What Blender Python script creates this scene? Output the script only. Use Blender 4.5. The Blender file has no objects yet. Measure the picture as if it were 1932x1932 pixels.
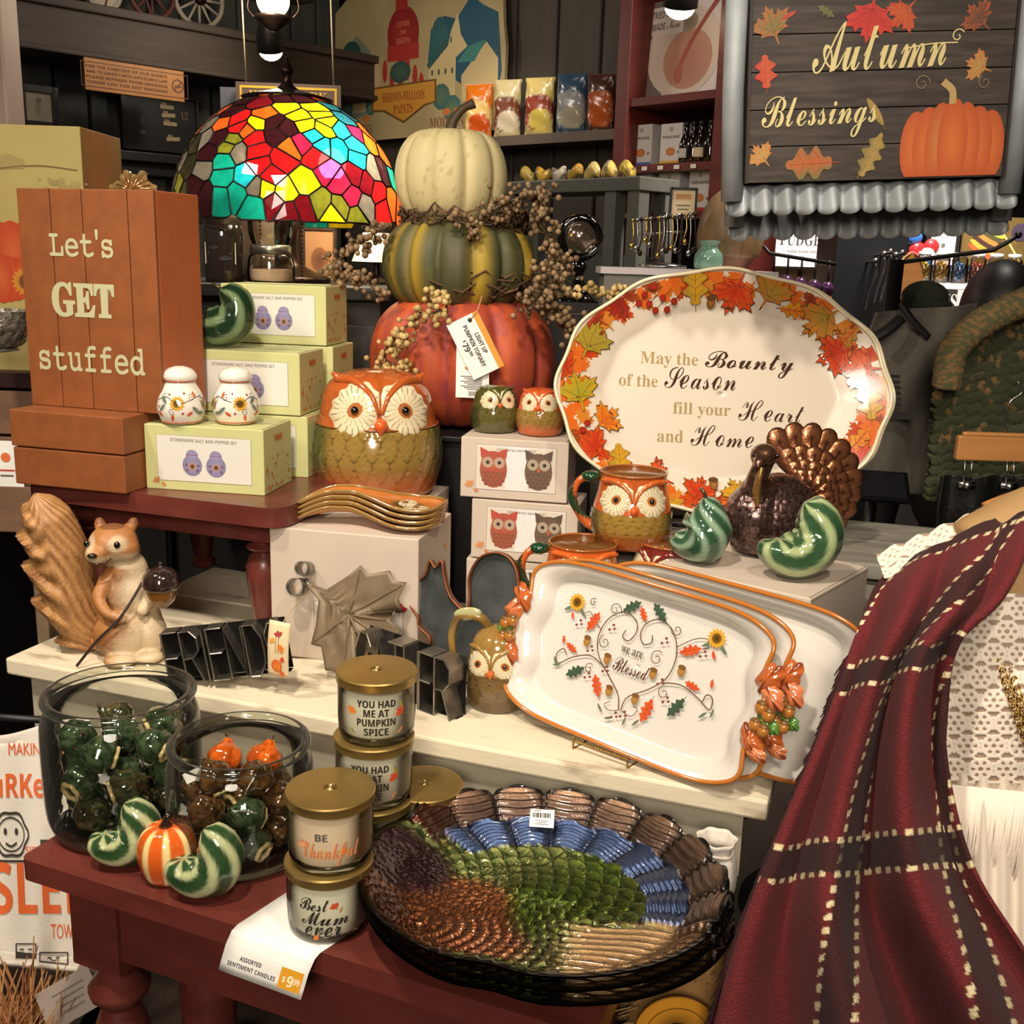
import bpy, math, random
import numpy as np
from math import sin, cos, pi, radians, atan2, sqrt, exp, hypot
from mathutils import Vector, Matrix, Euler
from mathutils.geometry import tessellate_polygon
random.seed(7)
S = bpy.context.scene
COL = S.collection
# ---------------------------------------------------------------- camera
FPX, PITCH, ROLL, CZ = 2000.0, radians(13.5), radians(1.8), 1.5
_rt0, _up0 = Vector((1, 0, 0)), Vector((0, sin(PITCH), cos(PITCH)))
FWD = Vector((0, cos(PITCH), -sin(PITCH)))
RT = _rt0 * cos(ROLL) + _up0 * sin(ROLL)
UP = _up0 * cos(ROLL) - _rt0 * sin(ROLL)
EYE = Vector((0, 0, CZ))
cam_d = bpy.data.cameras.new('camera')
cam = bpy.data.objects.new('camera', cam_d)
COL.objects.link(cam)
cam.matrix_world = Matrix(((RT.x, UP.x, -FWD.x, 0), (RT.y, UP.y, -FWD.y, 0), (RT.z, UP.z, -FWD.z, CZ), (0, 0, 0, 1)))
cam_d.sensor_width = 36
cam_d.lens = 36 * FPX / 1932
cam_d.clip_start = .05
cam_d.dof.use_dof = False
S.camera = cam
# ---------------------------------------------------------------- colour management and world
S.view_settings.view_transform = 'Standard'
S.view_settings.look = 'None'
S.view_settings.gamma = 1
S.view_settings.use_curve_mapping = False
S.view_settings.exposure = -0.17
W = bpy.data.worlds.new('store_ambience')
S.world = W
W.use_nodes = True
W.node_tree.nodes['Background'].inputs[0].default_value = (1.0, .84, .70, 1)
W.node_tree.nodes['Background'].inputs[1].default_value = .035
# ---------------------------------------------------------------- lamps of the shop ceiling (outside the frame) and added fill lights
def lamp(name, loc, target, power, size=.12, col=(1, .88, .74), kind='AREA', angle=None, blend=.5):
    d = bpy.data.lights.new(name, kind)
    d.energy = power
    d.color = col
    if kind == 'AREA':
        d.shape = 'DISK'; d.size = size
        if angle: d.spread = radians(angle)
    elif kind == 'SPOT':
        d.shadow_soft_size = size; d.spot_size = radians(angle or 60); d.spot_blend = blend
    else:
        d.shadow_soft_size = size
    o = bpy.data.objects.new(name, d)
    COL.objects.link(o)
    o.location = loc
    if target is not None:
        o.rotation_euler = (Vector(target) - Vector(loc)).to_track_quat('-Z', 'Y').to_euler()
    return o
lamp('track_light', (-.40, .45, 2.75), (-.1, 1.4, .9), 140, .06, kind='SPOT', angle=80, blend=.8)
lamp('track_light', (.50, .20, 2.75), (.3, 1.5, 1.0), 72, .06, kind='SPOT', angle=80, blend=.8)
lamp('track_light', (-1.3, 1.0, 2.75), (-.7, 2.0, 1.25), 95, .07, kind='SPOT', angle=80, blend=.7)
lamp('area_fill_light', (-.3, -1.7, 2.4), (0, 1.5, .9), 32, 1.0, angle=120)  # added broad fill from behind the viewer, brightens the front faces
lamp('area_fill_light', (1.15, 2.75, 2.8), (1.1, 3.8, 1.4), 42, .4, col=(1, .9, .78), angle=100)  # fluorescents over the sweets end of the shop
lamp('area_fill_light', (-.7, 2.7, 2.7), (-1.2, 4.4, 1.9), 9, .4)  # added fill that lifts the dim left wall
lamp('shelf_spot_light', (-.1, 3.6, 2.55), (-.12, 4.2, 1.9), 20, .03, kind='SPOT', angle=50, blend=.9)
# ---------------------------------------------------------------- small maths
def at(x, y, z):
    d = RT * ((x - 966) / FPX) - UP * ((y - 966) / FPX) + FWD
    return EYE + d * ((z - CZ) / d.z)
def aty(x, y, Y):
    d = RT * ((x - 966) / FPX) - UP * ((y - 966) / FPX) + FWD
    return EYE + d * (Y / d.y)
def atd(x, y, dist):
    return EYE + (RT * ((x - 966) / FPX) - UP * ((y - 966) / FPX) + FWD) * dist
def lin(h):
    if isinstance(h, str):
        h = h.lstrip('#'); h = [int(h[i:i + 2], 16) / 255 for i in (0, 2, 4)]
    else:
        h = [c / 255 for c in h]
    return tuple(c / 12.92 if c <= .04045 else ((c + .055) / 1.055) ** 2.4 for c in h)
def mix(a, b, t):
    t = min(1, max(0, t))
    return tuple(x + (y - x) * t for x, y in zip(a, b))
def smooth(a, b, x):
    if a == b: return float(x > a)
    t = min(1, max(0, (x - a) / (b - a)))
    return t * t * (3 - 2 * t)
def hsh(*a):
    v = sin(sum(k * m for k, m in zip(a, (12.9898, 78.233, 37.719, 4.581)))) * 43758.5453
    return v - math.floor(v)
def spline(pts, n):
    P = [np.array(p, float) for p in pts]
    P = [2 * P[0] - P[1]] + P + [2 * P[-1] - P[-2]]
    out = []
    m = len(P) - 3
    for k in range(n):
        t = k / (n - 1) * m
        i = min(int(t), m - 1); t -= i
        a, b, c, d = P[i:i + 4]
        out.append(.5 * (2 * b + (c - a) * t + (2 * a - 5 * b + 4 * c - d) * t * t + (3 * b - a - 3 * c + d) * t ** 3))
    return out
def interp(tab, t):
    if t <= tab[0][0]: return tab[0][1]
    for (a, x), (b, y) in zip(tab, tab[1:]):
        if t <= b:
            k = (t - a) / (b - a) if b > a else 0
            return x + (y - x) * k if not isinstance(x, tuple) else mix(x, y, k)
    return tab[-1][1]
# ---------------------------------------------------------------- materials
_M = {}
def M(name, col=(200, 200, 200), rough=.5, metal=0, var=.0, vs=30, col2=None, bump=0, bs=200, coat=0, emit=0, stretch=None, spec=.5, sheen=0, thr=(.35, .65), det=4):
    if name in _M: return _M[name]
    m = bpy.data.materials.new(name); m.use_nodes = True
    nt = m.node_tree; b = nt.nodes['Principled BSDF']
    c = lin(col)
    b.inputs['Base Color'].default_value = (*c, 1)
    b.inputs['Roughness'].default_value = rough
    b.inputs['Metallic'].default_value = metal
    b.inputs['Specular IOR Level'].default_value = spec
    if coat:
        b.inputs['Coat Weight'].default_value = coat; b.inputs['Coat Roughness'].default_value = .06
    if sheen: b.inputs['Sheen Weight'].default_value = sheen
    if emit:
        b.inputs['Emission Color'].default_value = (*c, 1); b.inputs['Emission Strength'].default_value = emit
    if var or col2 is not None or bump:
        tc = nt.nodes.new('ShaderNodeTexCoord'); mp = nt.nodes.new('ShaderNodeMapping')
        nt.links.new(tc.outputs['Object'], mp.inputs[0])
        if stretch: mp.inputs['Scale'].default_value = stretch
    if var or col2 is not None:
        n = nt.nodes.new('ShaderNodeTexNoise'); n.inputs['Scale'].default_value = vs; n.inputs['Detail'].default_value = det
        nt.links.new(mp.outputs[0], n.inputs['Vector'])
        r = nt.nodes.new('ShaderNodeValToRGB')
        d2 = lin(col2) if col2 is not None else tuple(x * (1 - var) for x in c)
        r.color_ramp.elements[0].position = thr[0]; r.color_ramp.elements[1].position = thr[1]
        r.color_ramp.elements[0].color = (*d2, 1); r.color_ramp.elements[1].color = (*c, 1)
        nt.links.new(n.outputs['Fac'], r.inputs[0]); nt.links.new(r.outputs[0], b.inputs['Base Color'])
    if bump:
        n2 = nt.nodes.new('ShaderNodeTexNoise'); n2.inputs['Scale'].default_value = bs; n2.inputs['Detail'].default_value = 3
        nt.links.new(mp.outputs[0], n2.inputs['Vector'])
        bp = nt.nodes.new('ShaderNodeBump'); bp.inputs['Strength'].default_value = bump; bp.inputs['Distance'].default_value = .002
        nt.links.new(n2.outputs['Fac'], bp.inputs['Height']); nt.links.new(bp.outputs[0], b.inputs['Normal'])
    _M[name] = m
    return m
def VC(name, rough=.4, coat=0, metal=0, bump=0, bs=150, spec=.5, trans=0, sheen=0):
    """material that takes its colour from the mesh's own 'Col' attribute (glaze, print, dye)"""
    if name in _M: return _M[name]
    m = M(name, (255, 255, 255), rough, metal, bump=bump, bs=bs, coat=coat, spec=spec, sheen=sheen)
    nt = m.node_tree
    a = nt.nodes.new('ShaderNodeAttribute'); a.attribute_name = 'Col'
    nt.links.new(a.outputs['Color'], nt.nodes['Principled BSDF'].inputs['Base Color'])
    return m
def GLASS(name, tint=(235, 240, 235), gloss=.06, base=.03, dark=.25, haze=0):
    """clear thin-walled glass: tinted see-through plus fresnel reflection"""
    if name in _M: return _M[name]
    m = bpy.data.materials.new(name); m.use_nodes = True
    nt = m.node_tree; nt.nodes.clear()
    out = nt.nodes.new('ShaderNodeOutputMaterial')
    tr = nt.nodes.new('ShaderNodeBsdfTransparent'); gl = nt.nodes.new('ShaderNodeBsdfGlossy')
    gl.inputs['Roughness'].default_value = gloss
    lw = nt.nodes.new('ShaderNodeLayerWeight'); lw.inputs['Blend'].default_value = .22
    t = lin(tint)
    mc = nt.nodes.new('ShaderNodeMixRGB')
    mc.inputs[1].default_value = (*t, 1); mc.inputs[2].default_value = (*[x * dark for x in t], 1)
    p = nt.nodes.new('ShaderNodeMath'); p.operation = 'POWER'; p.inputs[1].default_value = 2.2
    nt.links.new(lw.outputs['Facing'], p.inputs[0]); nt.links.new(p.outputs[0], mc.inputs[0])
    nt.links.new(mc.outputs[0], tr.inputs[0])
    mx = nt.nodes.new('ShaderNodeMixShader')
    ad = nt.nodes.new('ShaderNodeMath'); ad.operation = 'ADD'; ad.inputs[1].default_value = base; ad.use_clamp = True
    nt.links.new(lw.outputs['Fresnel'], ad.inputs[0])
    nt.links.new(ad.outputs[0], mx.inputs[0]); nt.links.new(tr.outputs[0], mx.inputs[1]); nt.links.new(gl.outputs[0], mx.inputs[2])
    last = mx
    if haze:
        df = nt.nodes.new('ShaderNodeBsdfDiffuse'); df.inputs[0].default_value = (.72, .68, .58, 1)  # pale diffuse haze painted in to lighten dark glass edges
        hz = nt.nodes.new('ShaderNodeMath'); hz.operation = 'MULTIPLY'; hz.inputs[1].default_value = haze
        last = nt.nodes.new('ShaderNodeMixShader')
        nt.links.new(p.outputs[0], hz.inputs[0]); nt.links.new(hz.outputs[0], last.inputs[0]); nt.links.new(mx.outputs[0], last.inputs[1]); nt.links.new(df.outputs[0], last.inputs[2])
    nt.links.new(last.outputs[0], out.inputs[0])
    _M[name] = m
    return m
def EMIT(name, col, k):
    if name in _M: return _M[name]
    m = bpy.data.materials.new(name); m.use_nodes = True
    nt = m.node_tree; nt.nodes.clear()
    out = nt.nodes.new('ShaderNodeOutputMaterial'); e = nt.nodes.new('ShaderNodeEmission')
    e.inputs[0].default_value = (*lin(col), 1); e.inputs[1].default_value = k
    nt.links.new(e.outputs[0], out.inputs[0]); _M[name] = m
    return m
# ---------------------------------------------------------------- mesh builder
class MB:
    def __init__(s, col=(.8, .8, .8)):
        s.V, s.F, s.C, s.I = [], [], [], []; s.col = col
    def add(s, V, F, col=None, mi=0):
        k = len(s.V); s.V.extend(tuple(v) for v in V)
        s.F.extend([tuple(i + k for i in f) for f in F]); s.I.extend([mi] * len(F))
        if col is None: col = s.col
        if len(col) == 3 and not hasattr(col[0], '__len__'): s.C.extend([tuple(col)] * len(V))
        else: s.C.extend(tuple(c) for c in col)
        return s
    def box(s, c, d, rz=0, col=None, mi=0, T=None, taper=1):
        x, y, z = d[0] / 2, d[1] / 2, d[2] / 2
        V = [Vector((a * x * (taper if e > 0 else 1), b * y * (taper if e > 0 else 1), e * z)) for e in (-1, 1) for a, b in ((-1, -1), (1, -1), (1, 1), (-1, 1))]
        if T is None: T = Matrix.Rotation(rz, 3, 'Z')
        V = [T @ v + Vector(c) for v in V]
        return s.add(V, [(3, 2, 1, 0), (4, 5, 6, 7), (0, 1, 5, 4), (1, 2, 6, 5), (2, 3, 7, 6), (3, 0, 4, 7)], col, mi)
    def lathe(s, prof, n=32, c=(0, 0, 0), col=None, rmod=None, colf=None, T=None, mi=0, close=False):
        V, C = [], []
        m = len(prof)
        for i, (r, z) in enumerate(prof):
            for j in range(n):
                a = 2 * pi * j / n
                k = r * (rmod(a, i / (m - 1)) if rmod else 1)
                v = Vector((k * cos(a), k * sin(a), z))
                if T is not None: v = T @ v
                V.append(v + Vector(c)); C.append(colf(a, i / (m - 1)) if colf else (col or s.col))
        F = [(i * n + j, i * n + (j + 1) % n, (i + 1) * n + (j + 1) % n, (i + 1) * n + j) for i in range(m - 1) for j in range(n)]
        if not close:
            if prof[0][0] > 1e-6: F.append(tuple(range(n - 1, -1, -1)))
            if prof[-1][0] > 1e-6: F.append(tuple((m - 1) * n + j for j in range(n)))
        else:
            F += [((m - 1) * n + j, (m - 1) * n + (j + 1) % n, (j + 1) % n, j) for j in range(n)]
        return s.add(V, F, C, mi)
    def tube(s, path, rad, n=8, col=None, rmod=None, colf=None, caps=True, closed=False, mi=0, flat=None):
        P = [Vector(p) for p in path]; m = len(P)
        R = rad if hasattr(rad, '__len__') else [rad] * m
        T = [((P[(i + 1) % m] if closed or i < m - 1 else P[i]) - (P[i - 1] if closed or i > 0 else P[i])) for i in range(m)]
        T = [t.normalized() if t.length > 1e-9 else Vector((0, 0, 1)) for t in T]
        u = T[0].orthogonal().normalized() if flat is None else (Vector(flat) - T[0] * T[0].dot(Vector(flat))).normalized()
        V, C = [], []
        for i in range(m):
            u = (u - T[i] * u.dot(T[i]))
            u = u.normalized() if u.length > 1e-6 else T[i].orthogonal().normalized()
            w = T[i].cross(u)
            for j in range(n):
                a = 2 * pi * j / n
                t = i / max(1, m - 1)
                r = R[i] * (rmod(a, t) if rmod else 1)
                V.append(P[i] + u * (r * cos(a)) + w * (r * sin(a)))
                C.append(colf(a, t) if colf else (col or s.col))
        F = [(i * n + j, i * n + (j + 1) % n, (i + 1) * n + (j + 1) % n, (i + 1) * n + j) for i in range(m - 1) for j in range(n)]
        if closed: F += [((m - 1) * n + j, (m - 1) * n + (j + 1) % n, (j + 1) % n, j) for j in range(n)]
        elif caps: F += [tuple(range(n - 1, -1, -1)), tuple((m - 1) * n + j for j in range(n))]
        return s.add(V, F, C, mi)
    def grid(s, fn, nu, nv, closeu=False, mi=0, flip=False):
        V, C = [], []
        for i in range(nu):
            for j in range(nv):
                p, c = fn(i / (nu if closeu else nu - 1), j / (nv - 1))
                V.append(p); C.append(c or s.col)
        F = []
        for i in range(nu if closeu else nu - 1):
            for j in range(nv - 1):
                a, b = i * nv + j, ((i + 1) % nu) * nv + j
                F.append((a, a + 1, b + 1, b) if flip else (a, b, b + 1, a + 1))
        return s.add(V, F, C, mi)
    def ball(s, c, r, n=12, m=8, col=None, T=None, mi=0):
        r = r if hasattr(r, '__len__') else (r, r, r)
        V = [Vector((0, 0, -r[2]))]
        for i in range(1, m):
            b = -pi / 2 + pi * i / m
            V += [Vector((r[0] * cos(b) * cos(2 * pi * j / n), r[1] * cos(b) * sin(2 * pi * j / n), r[2] * sin(b))) for j in range(n)]
        V.append(Vector((0, 0, r[2])))
        F = [(0, 1 + (j + 1) % n, 1 + j) for j in range(n)]
        for i in range(m - 2):
            F += [(1 + i * n + j, 1 + i * n + (j + 1) % n, 1 + (i + 1) * n + (j + 1) % n, 1 + (i + 1) * n + j) for j in range(n)]
        t = len(V) - 1; k = 1 + (m - 2) * n
        F += [(k + j, k + (j + 1) % n, t) for j in range(n)]
        if T is not None: V = [T @ v for v in V]
        return s.add([v + Vector(c) for v in V], F, col, mi)
    def prism(s, poly, y0, y1, col=None, mi=0, plane='xz'):
        """extrude a 2D polygon (counter-clockwise) along the third axis"""
        f = {'xz': lambda p, t: (p[0], t, p[1]), 'xy': lambda p, t: (p[0], p[1], t), 'yz': lambda p, t: (t, p[0], p[1])}[plane]
        n = len(poly)
        V = [f(p, y0) for p in poly] + [f(p, y1) for p in poly]
        tri = [tuple(t) for t in tessellate_polygon([[Vector((p[0], p[1], 0)) for p in poly]])]
        F = tri + [tuple(i + n for i in reversed(t)) for t in tri] + [(i, (i + 1) % n, n + (i + 1) % n, n + i) for i in range(n)]
        return s.add(V, F, col, mi)
    def xf(s, Mx):
        s.V = [tuple(Mx @ Vector(v)) for v in s.V]; return s
    def obj(s, name, mats, parent=None, sm=True, bevel=0, seg=2, solid=0, sub=0, ang=None, offs=-1):
        me = bpy.data.meshes.new(name)
        me.from_pydata(s.V, [], s.F)
        if not isinstance(mats, (list, tuple)): mats = [mats]
        for m in mats: me.materials.append(m)
        if len(mats) > 1: me.polygons.foreach_set('material_index', s.I)
        ca = me.color_attributes.new('Col', 'FLOAT_COLOR', 'POINT')
        buf = np.ones((len(s.V), 4), np.float32)
        if s.C: buf[:, :3] = np.array(s.C, np.float32)
        ca.data.foreach_set('color', buf.ravel())
        if sm: me.polygons.foreach_set('use_smooth', [True] * len(s.F))
        me.update()
        if ang is not None: me.set_sharp_from_angle(angle=radians(ang))
        o = bpy.data.objects.new(name, me); COL.objects.link(o)
        if parent is not None: o.parent = parent
        if solid:
            d = o.modifiers.new('s', 'SOLIDIFY'); d.thickness = solid; d.offset = offs
        if bevel:
            d = o.modifiers.new('b', 'BEVEL'); d.width = bevel; d.segments = seg; d.limit_method = 'ANGLE'
            d.harden_normals = False
        if sub:
            d = o.modifiers.new('u', 'SUBSURF'); d.levels = sub; d.render_levels = sub
        return o
# ---------------------------------------------------------------- scene objects
def tag(o, label, cat, group=None, kind=None):
    o['label'] = label; o['category'] = cat
    if group: o['group'] = group
    if kind: o['kind'] = kind
    return o
def thing(name, label, cat, loc=(0, 0, 0), rz=0, group=None, rot=None):
    o = bpy.data.objects.new(name, None); COL.objects.link(o)
    o.empty_display_size = .02
    o.location = loc; o.rotation_euler = rot if rot is not None else (0, 0, rz)
    return tag(o, label, cat, group)
def struct(o):
    o['kind'] = 'structure'; return o
_kids = {}
def dup(r, label=None, loc=None, rz=None, rot=None, scale=None, group=None):
    def cp(o, par):
        c = o.copy(); COL.objects.link(c)
        if par is not None: c.parent = par
        for ch in [x for x in o.children]: cp(ch, c)
        return c
    n = cp(r, None)
    if label: n['label'] = label
    if loc is not None: n.location = loc
    if rz is not None: n.rotation_euler = (0, 0, rz)
    if rot is not None: n.rotation_euler = rot
    if scale is not None: n.scale = (scale,) * 3 if not hasattr(scale, '__len__') else scale
    if group: n['group'] = group
    return n
# ---------------------------------------------------------------- flat print and lettering
_T = {}
_base = {'script': (0x1D4D0, 0x1D4EA), 'scriptl': (0x1D49C, 0x1D4B6), 'serif': (0x1D400, 0x1D41A), 'type': (0x1D670, 0x1D68A), 'ital': (0x1D468, 0x1D482), 'bold': (0x1D5D4, 0x1D5EE)}
_hole = {'e': 0x212F, 'g': 0x210A, 'o': 0x2134, 'B': 0x212C, 'E': 0x2130, 'F': 0x2131, 'H': 0x210B, 'I': 0x2110, 'L': 0x2112, 'M': 0x2133, 'R': 0x211B}
def text_mesh(t, font='sans', off=0):
    k = (t, font, off)
    if k not in _T:
        if font in _base:
            u, l = _base[font]
            o = ''
            for c in t:
                if font == 'scriptl' and c in _hole: o += chr(_hole[c])
                elif 'A' <= c <= 'Z': o += chr(u + ord(c) - 65)
                elif 'a' <= c <= 'z': o += chr(l + ord(c) - 97)
                elif '0' <= c <= '9' and font in ('serif', 'type', 'bold'): o += chr({'serif': 0x1D7CE, 'type': 0x1D7F6, 'bold': 0x1D7EC}[font] + ord(c) - 48)
                else: o += c
        else: o = t
        cu = bpy.data.curves.new('t', 'FONT'); cu.body = o; cu.size = 1; cu.offset = off; cu.resolution_u = 3
        ob = bpy.data.objects.new('t', cu); COL.objects.link(ob)
        bpy.context.view_layer.update()
        me = bpy.data.meshes.new_from_object(ob.evaluated_get(bpy.context.evaluated_depsgraph_get()))
        V = [(v.co.x, v.co.y) for v in me.vertices]; F = [tuple(p.vertices) for p in me.polygons]
        bpy.data.objects.remove(ob); bpy.data.meshes.remove(me); bpy.data.curves.remove(cu)
        _T[k] = (V, F)
    return _T[k]
_half_maple = [(0, 1), (.10, .74), (.24, .80), (.20, .50), (.36, .56), (.43, .68), (.54, .52), (.86, .55), (.72, .37), (.82, .24), (.50, .02), (.60, -.12), (.32, -.14), (.06, -.24), (.025, -.62)]
MAPLE = _half_maple + [(-x, y) for x, y in reversed(_half_maple[1:])]
class Print:
    """flat coloured shapes laid out in (u, v), wrapped on a surface by a function"""
    def __init__(s): s.V, s.F, s.C, s.L, s.k = [], [], [], [], 0
    def add(s, V, F, C):
        s.k += 1
        k = len(s.V); s.V += V; s.F += [tuple(i + k for i in f) for f in F]
        s.C += C if hasattr(C[0], '__len__') else [C] * len(V)
        s.L += [s.k] * len(V); return s
    def poly(s, P, c):
        return s.add(list(P), [tuple(t) for t in tessellate_polygon([[Vector((p[0], p[1], 0)) for p in P]])], c)
    def fan(s, ctr, P, c0, c1):
        n = len(P)
        return s.add([ctr] + list(P), [(0, 1 + i, 1 + (i + 1) % n) for i in range(n)], [c0] + [c1] * n if not hasattr(c1[0], '__len__') else [c0] + list(c1))
    def rect(s, u, v, w, h, c, rot=0):
        P = [(a * w / 2, b * h / 2) for a, b in ((-1, -1), (1, -1), (1, 1), (-1, 1))]
        return s.add([(u + x * cos(rot) - y * sin(rot), v + x * sin(rot) + y * cos(rot)) for x, y in P], [(0, 1, 2, 3)], c)
    def frame(s, u, v, w, h, t, c):
        for a, b, ww, hh in ((0, h / 2, w + t, t), (0, -h / 2, w + t, t), (w / 2, 0, t, h), (-w / 2, 0, t, h)): s.rect(u + a, v + b, ww, hh, c)
        return s
    def disc(s, u, v, r, c0, c1=None, n=14, rot=0):
        r = r if hasattr(r, '__len__') else (r, r)
        P = []
        for j in range(n):
            x, y = r[0] * cos(2 * pi * j / n), r[1] * sin(2 * pi * j / n)
            P.append((u + x * cos(rot) - y * sin(rot), v + x * sin(rot) + y * cos(rot)))
        return s.fan((u, v), P, c0, c1 or c0)
    def leaf(s, u, v, size, rot, c0, c1, kind='maple', vein=None, out=None):
        def tr(x, y): return (u + size * (x * cos(rot) - y * sin(rot)), v + size * (x * sin(rot) + y * cos(rot)))
        if kind == 'maple':
            if out: s.fan(tr(0, .12), [tr(x * 1.06, (y - .12) * 1.06 + .12) for x, y in MAPLE], out, out)
            s.fan(tr(0, .12), [tr(x, y) for x, y in MAPLE], c0, [mix(c1, c0, .5 - .5 * sin(3 * i)) for i in range(len(MAPLE))])
            if vein:
                for e in ((0, .8), (.62, .42), (-.62, .42), (.42, -.05), (-.42, -.05)):
                    s.stroke([tr(0, -.3), tr(0, -.1), tr(e[0] * .5, -.1 + (e[1] + .1) * .5), tr(*e)], .022 * size, vein)
        else:
            lob = {'oak': 4, 'yel': 3, 'slim': 0}[kind]; wid = {'oak': .34, 'yel': .5, 'slim': .2}[kind]
            for g, cc in ((1.07, out), (1, None)):
                if g > 1 and not out: continue
                n = 22; V, C = [], []
                for i in range(n):
                    t = i / (n - 1)
                    w = wid * g * sin(pi * min(1, t * .96 + .03)) ** .65 * ((1 + .38 * cos(2 * pi * lob * t * .97)) / 1.2 if lob else 1)
                    y = -.55 + 1.45 * t
                    V += [tr(-w, y + .09 * (lob > 0) * cos(2 * pi * lob * t) * 0), tr(.05 * sin(5 * t), y), tr(w, y)]
                    C += [cc or c1, cc or mix(c0, c1, .2), cc or mix(c1, c0, .4)]
                F = []
                for i in range(n - 1): F += [(3 * i, 3 * i + 1, 3 * i + 4, 3 * i + 3), (3 * i + 1, 3 * i + 2, 3 * i + 5, 3 * i + 4)]
                s.add(V, F, C)
            if vein:
                s.stroke([tr(0, -.8), tr(0, -.3), tr(0, .2), tr(0, .8)], .03 * size, vein)
                for t in (-.15, .15, .42):
                    for g in (-1, 1): s.stroke([tr(0, t - .1), tr(g * wid * .7, t + .14)], .018 * size, vein)
        return s
    def stroke(s, pts, w, c, n=0, taper=False):
        P = spline(pts, n) if n else [np.array(p, float) for p in pts]
        m = len(P); V = []
        for i in range(m):
            t = P[min(i + 1, m - 1)] - P[max(i - 1, 0)]
            l = hypot(*t) or 1
            k = w / 2 * (sin(pi * (i + .6) / (m + .2)) ** .5 if taper else 1)
            V += [(P[i][0] - t[1] / l * k, P[i][1] + t[0] / l * k), (P[i][0] + t[1] / l * k, P[i][1] - t[0] / l * k)]
        return s.add(V, [(2 * i, 2 * i + 1, 2 * i + 3, 2 * i + 2) for i in range(m - 1)], c)
    def spiral(s, u, v, r, a0, turns, w, c):
        P = [(u + r * (1 - .85 * t) * cos(a0 + 2 * pi * turns * t), v + r * (1 - .85 * t) * sin(a0 + 2 * pi * turns * t)) for t in [i / 17 for i in range(18)]]
        return s.stroke(P, w, c)
    def flower(s, u, v, r, c=None, c2=None, n=14):
        c = c or lin((214, 160, 50)); c2 = c2 or lin((60, 38, 22))
        P = []
        for i in range(2 * n):
            k = r if i % 2 == 0 else r * .74
            P.append((u + k * cos(pi * i / n), v + k * sin(pi * i / n)))
        s.fan((u, v), P, mix(c, c2, .4), c); s.disc(u, v, r * .5, c2, mix(c2, c, .25)); return s
    def text(s, t, u, v, size=None, col=(0, 0, 0), font='sans', w=None, h=None, al='c', rot=0, off=0, shear=0, fun=None):
        V, F = text_mesh(t, font, off)
        if not V: return s
        x0, x1 = min(p[0] for p in V), max(p[0] for p in V)
        kx = ky = size or 1
        if w: kx = w / (x1 - x0); ky = kx if not size else size
        if h:
            y0, y1 = min(p[1] for p in V), max(p[1] for p in V)
            ky = h / (y1 - y0)
            if not w: kx = ky
        ax = {'c': (x0 + x1) / 2, 'l': x0, 'r': x1}[al]
        out = []
        for x, y in V:
            x, y = (x - ax) * kx, y * ky
            x += shear * y
            if fun: x, y = fun(x, y)
            out.append((u + x * cos(rot) - y * sin(rot), v + x * sin(rot) + y * cos(rot)))
        return s.add(out, list(F), col)
    def obj(s, name, fn, parent=None, mat=None, lift=6e-6, base=.0006, fine=0):
        mb = MB()
        if fine:            # cut into small triangles so that the print hugs a curved surface
            V, C, L, F = list(s.V), list(s.C), list(s.L), []
            st = [t for f in s.F for t in ([f] if len(f) == 3 else [(f[0], f[i], f[i + 1]) for i in range(1, len(f) - 1)])]
            cut = {}
            while st:
                t = st.pop()
                d, k = max(((V[t[i]][0] - V[t[(i + 1) % 3]][0]) ** 2 + (V[t[i]][1] - V[t[(i + 1) % 3]][1]) ** 2, i) for i in range(3))
                if d < fine * fine: F.append(t); continue
                a, b, c = t[k], t[(k + 1) % 3], t[(k + 2) % 3]; key = (min(a, b), max(a, b))
                if key not in cut:
                    cut[key] = len(V); V.append(((V[a][0] + V[b][0]) / 2, (V[a][1] + V[b][1]) / 2)); C.append(mix(C[a], C[b], .5)); L.append(L[a])
                m = cut[key]; st += [(a, m, c), (m, b, c)]
            s.V, s.C, s.L, s.F = V, C, L, F
        mb.add([fn(u, v, base + lift * l) for (u, v), l in zip(s.V, s.L)], s.F, s.C)
        return mb.obj(name, mat or VC('ink_print', .55), parent, sm=False)
def fl_xz(y, sgn=-1):
    """front face of a box: u -> x, v -> z, print lifted towards -y"""
    return lambda u, v, l: (u, y + sgn * l, v)
# ================================================================ the room
m_plank = M('painted_plank', (70, 72, 68), .75, var=.25, vs=4, stretch=(6, 6, .6), bump=.25, bs=60)
m_plank2 = M('painted_plank_warm', (76, 68, 60), .75, var=.25, vs=4, stretch=(6, 6, .6), bump=.25, bs=60)
m_dark = M('dark_board', (40, 36, 33), .7, var=.3, vs=6)
m_black = M('black_paint', (22, 21, 21), .45, var=.2, vs=20)
m_redw = M('barn_red_wood', (104, 38, 32), .5, var=.3, vs=8, stretch=(1, 1, 6), bump=.1)
b = MB(); b.box((0, 3, -.02), (9, 9, .04))
struct(b.obj('floor', M('floor_boards', (58, 44, 34), .6, var=.3, vs=5, stretch=(8, 1, 1)), sm=False))
b = MB(); b.box((0, 3, 3.02), (9, 9, .04))
struct(b.obj('ceiling', M('ceiling_paint', (44, 38, 34), .9), sm=False))
KX, KY = -.80, 4.95
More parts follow.
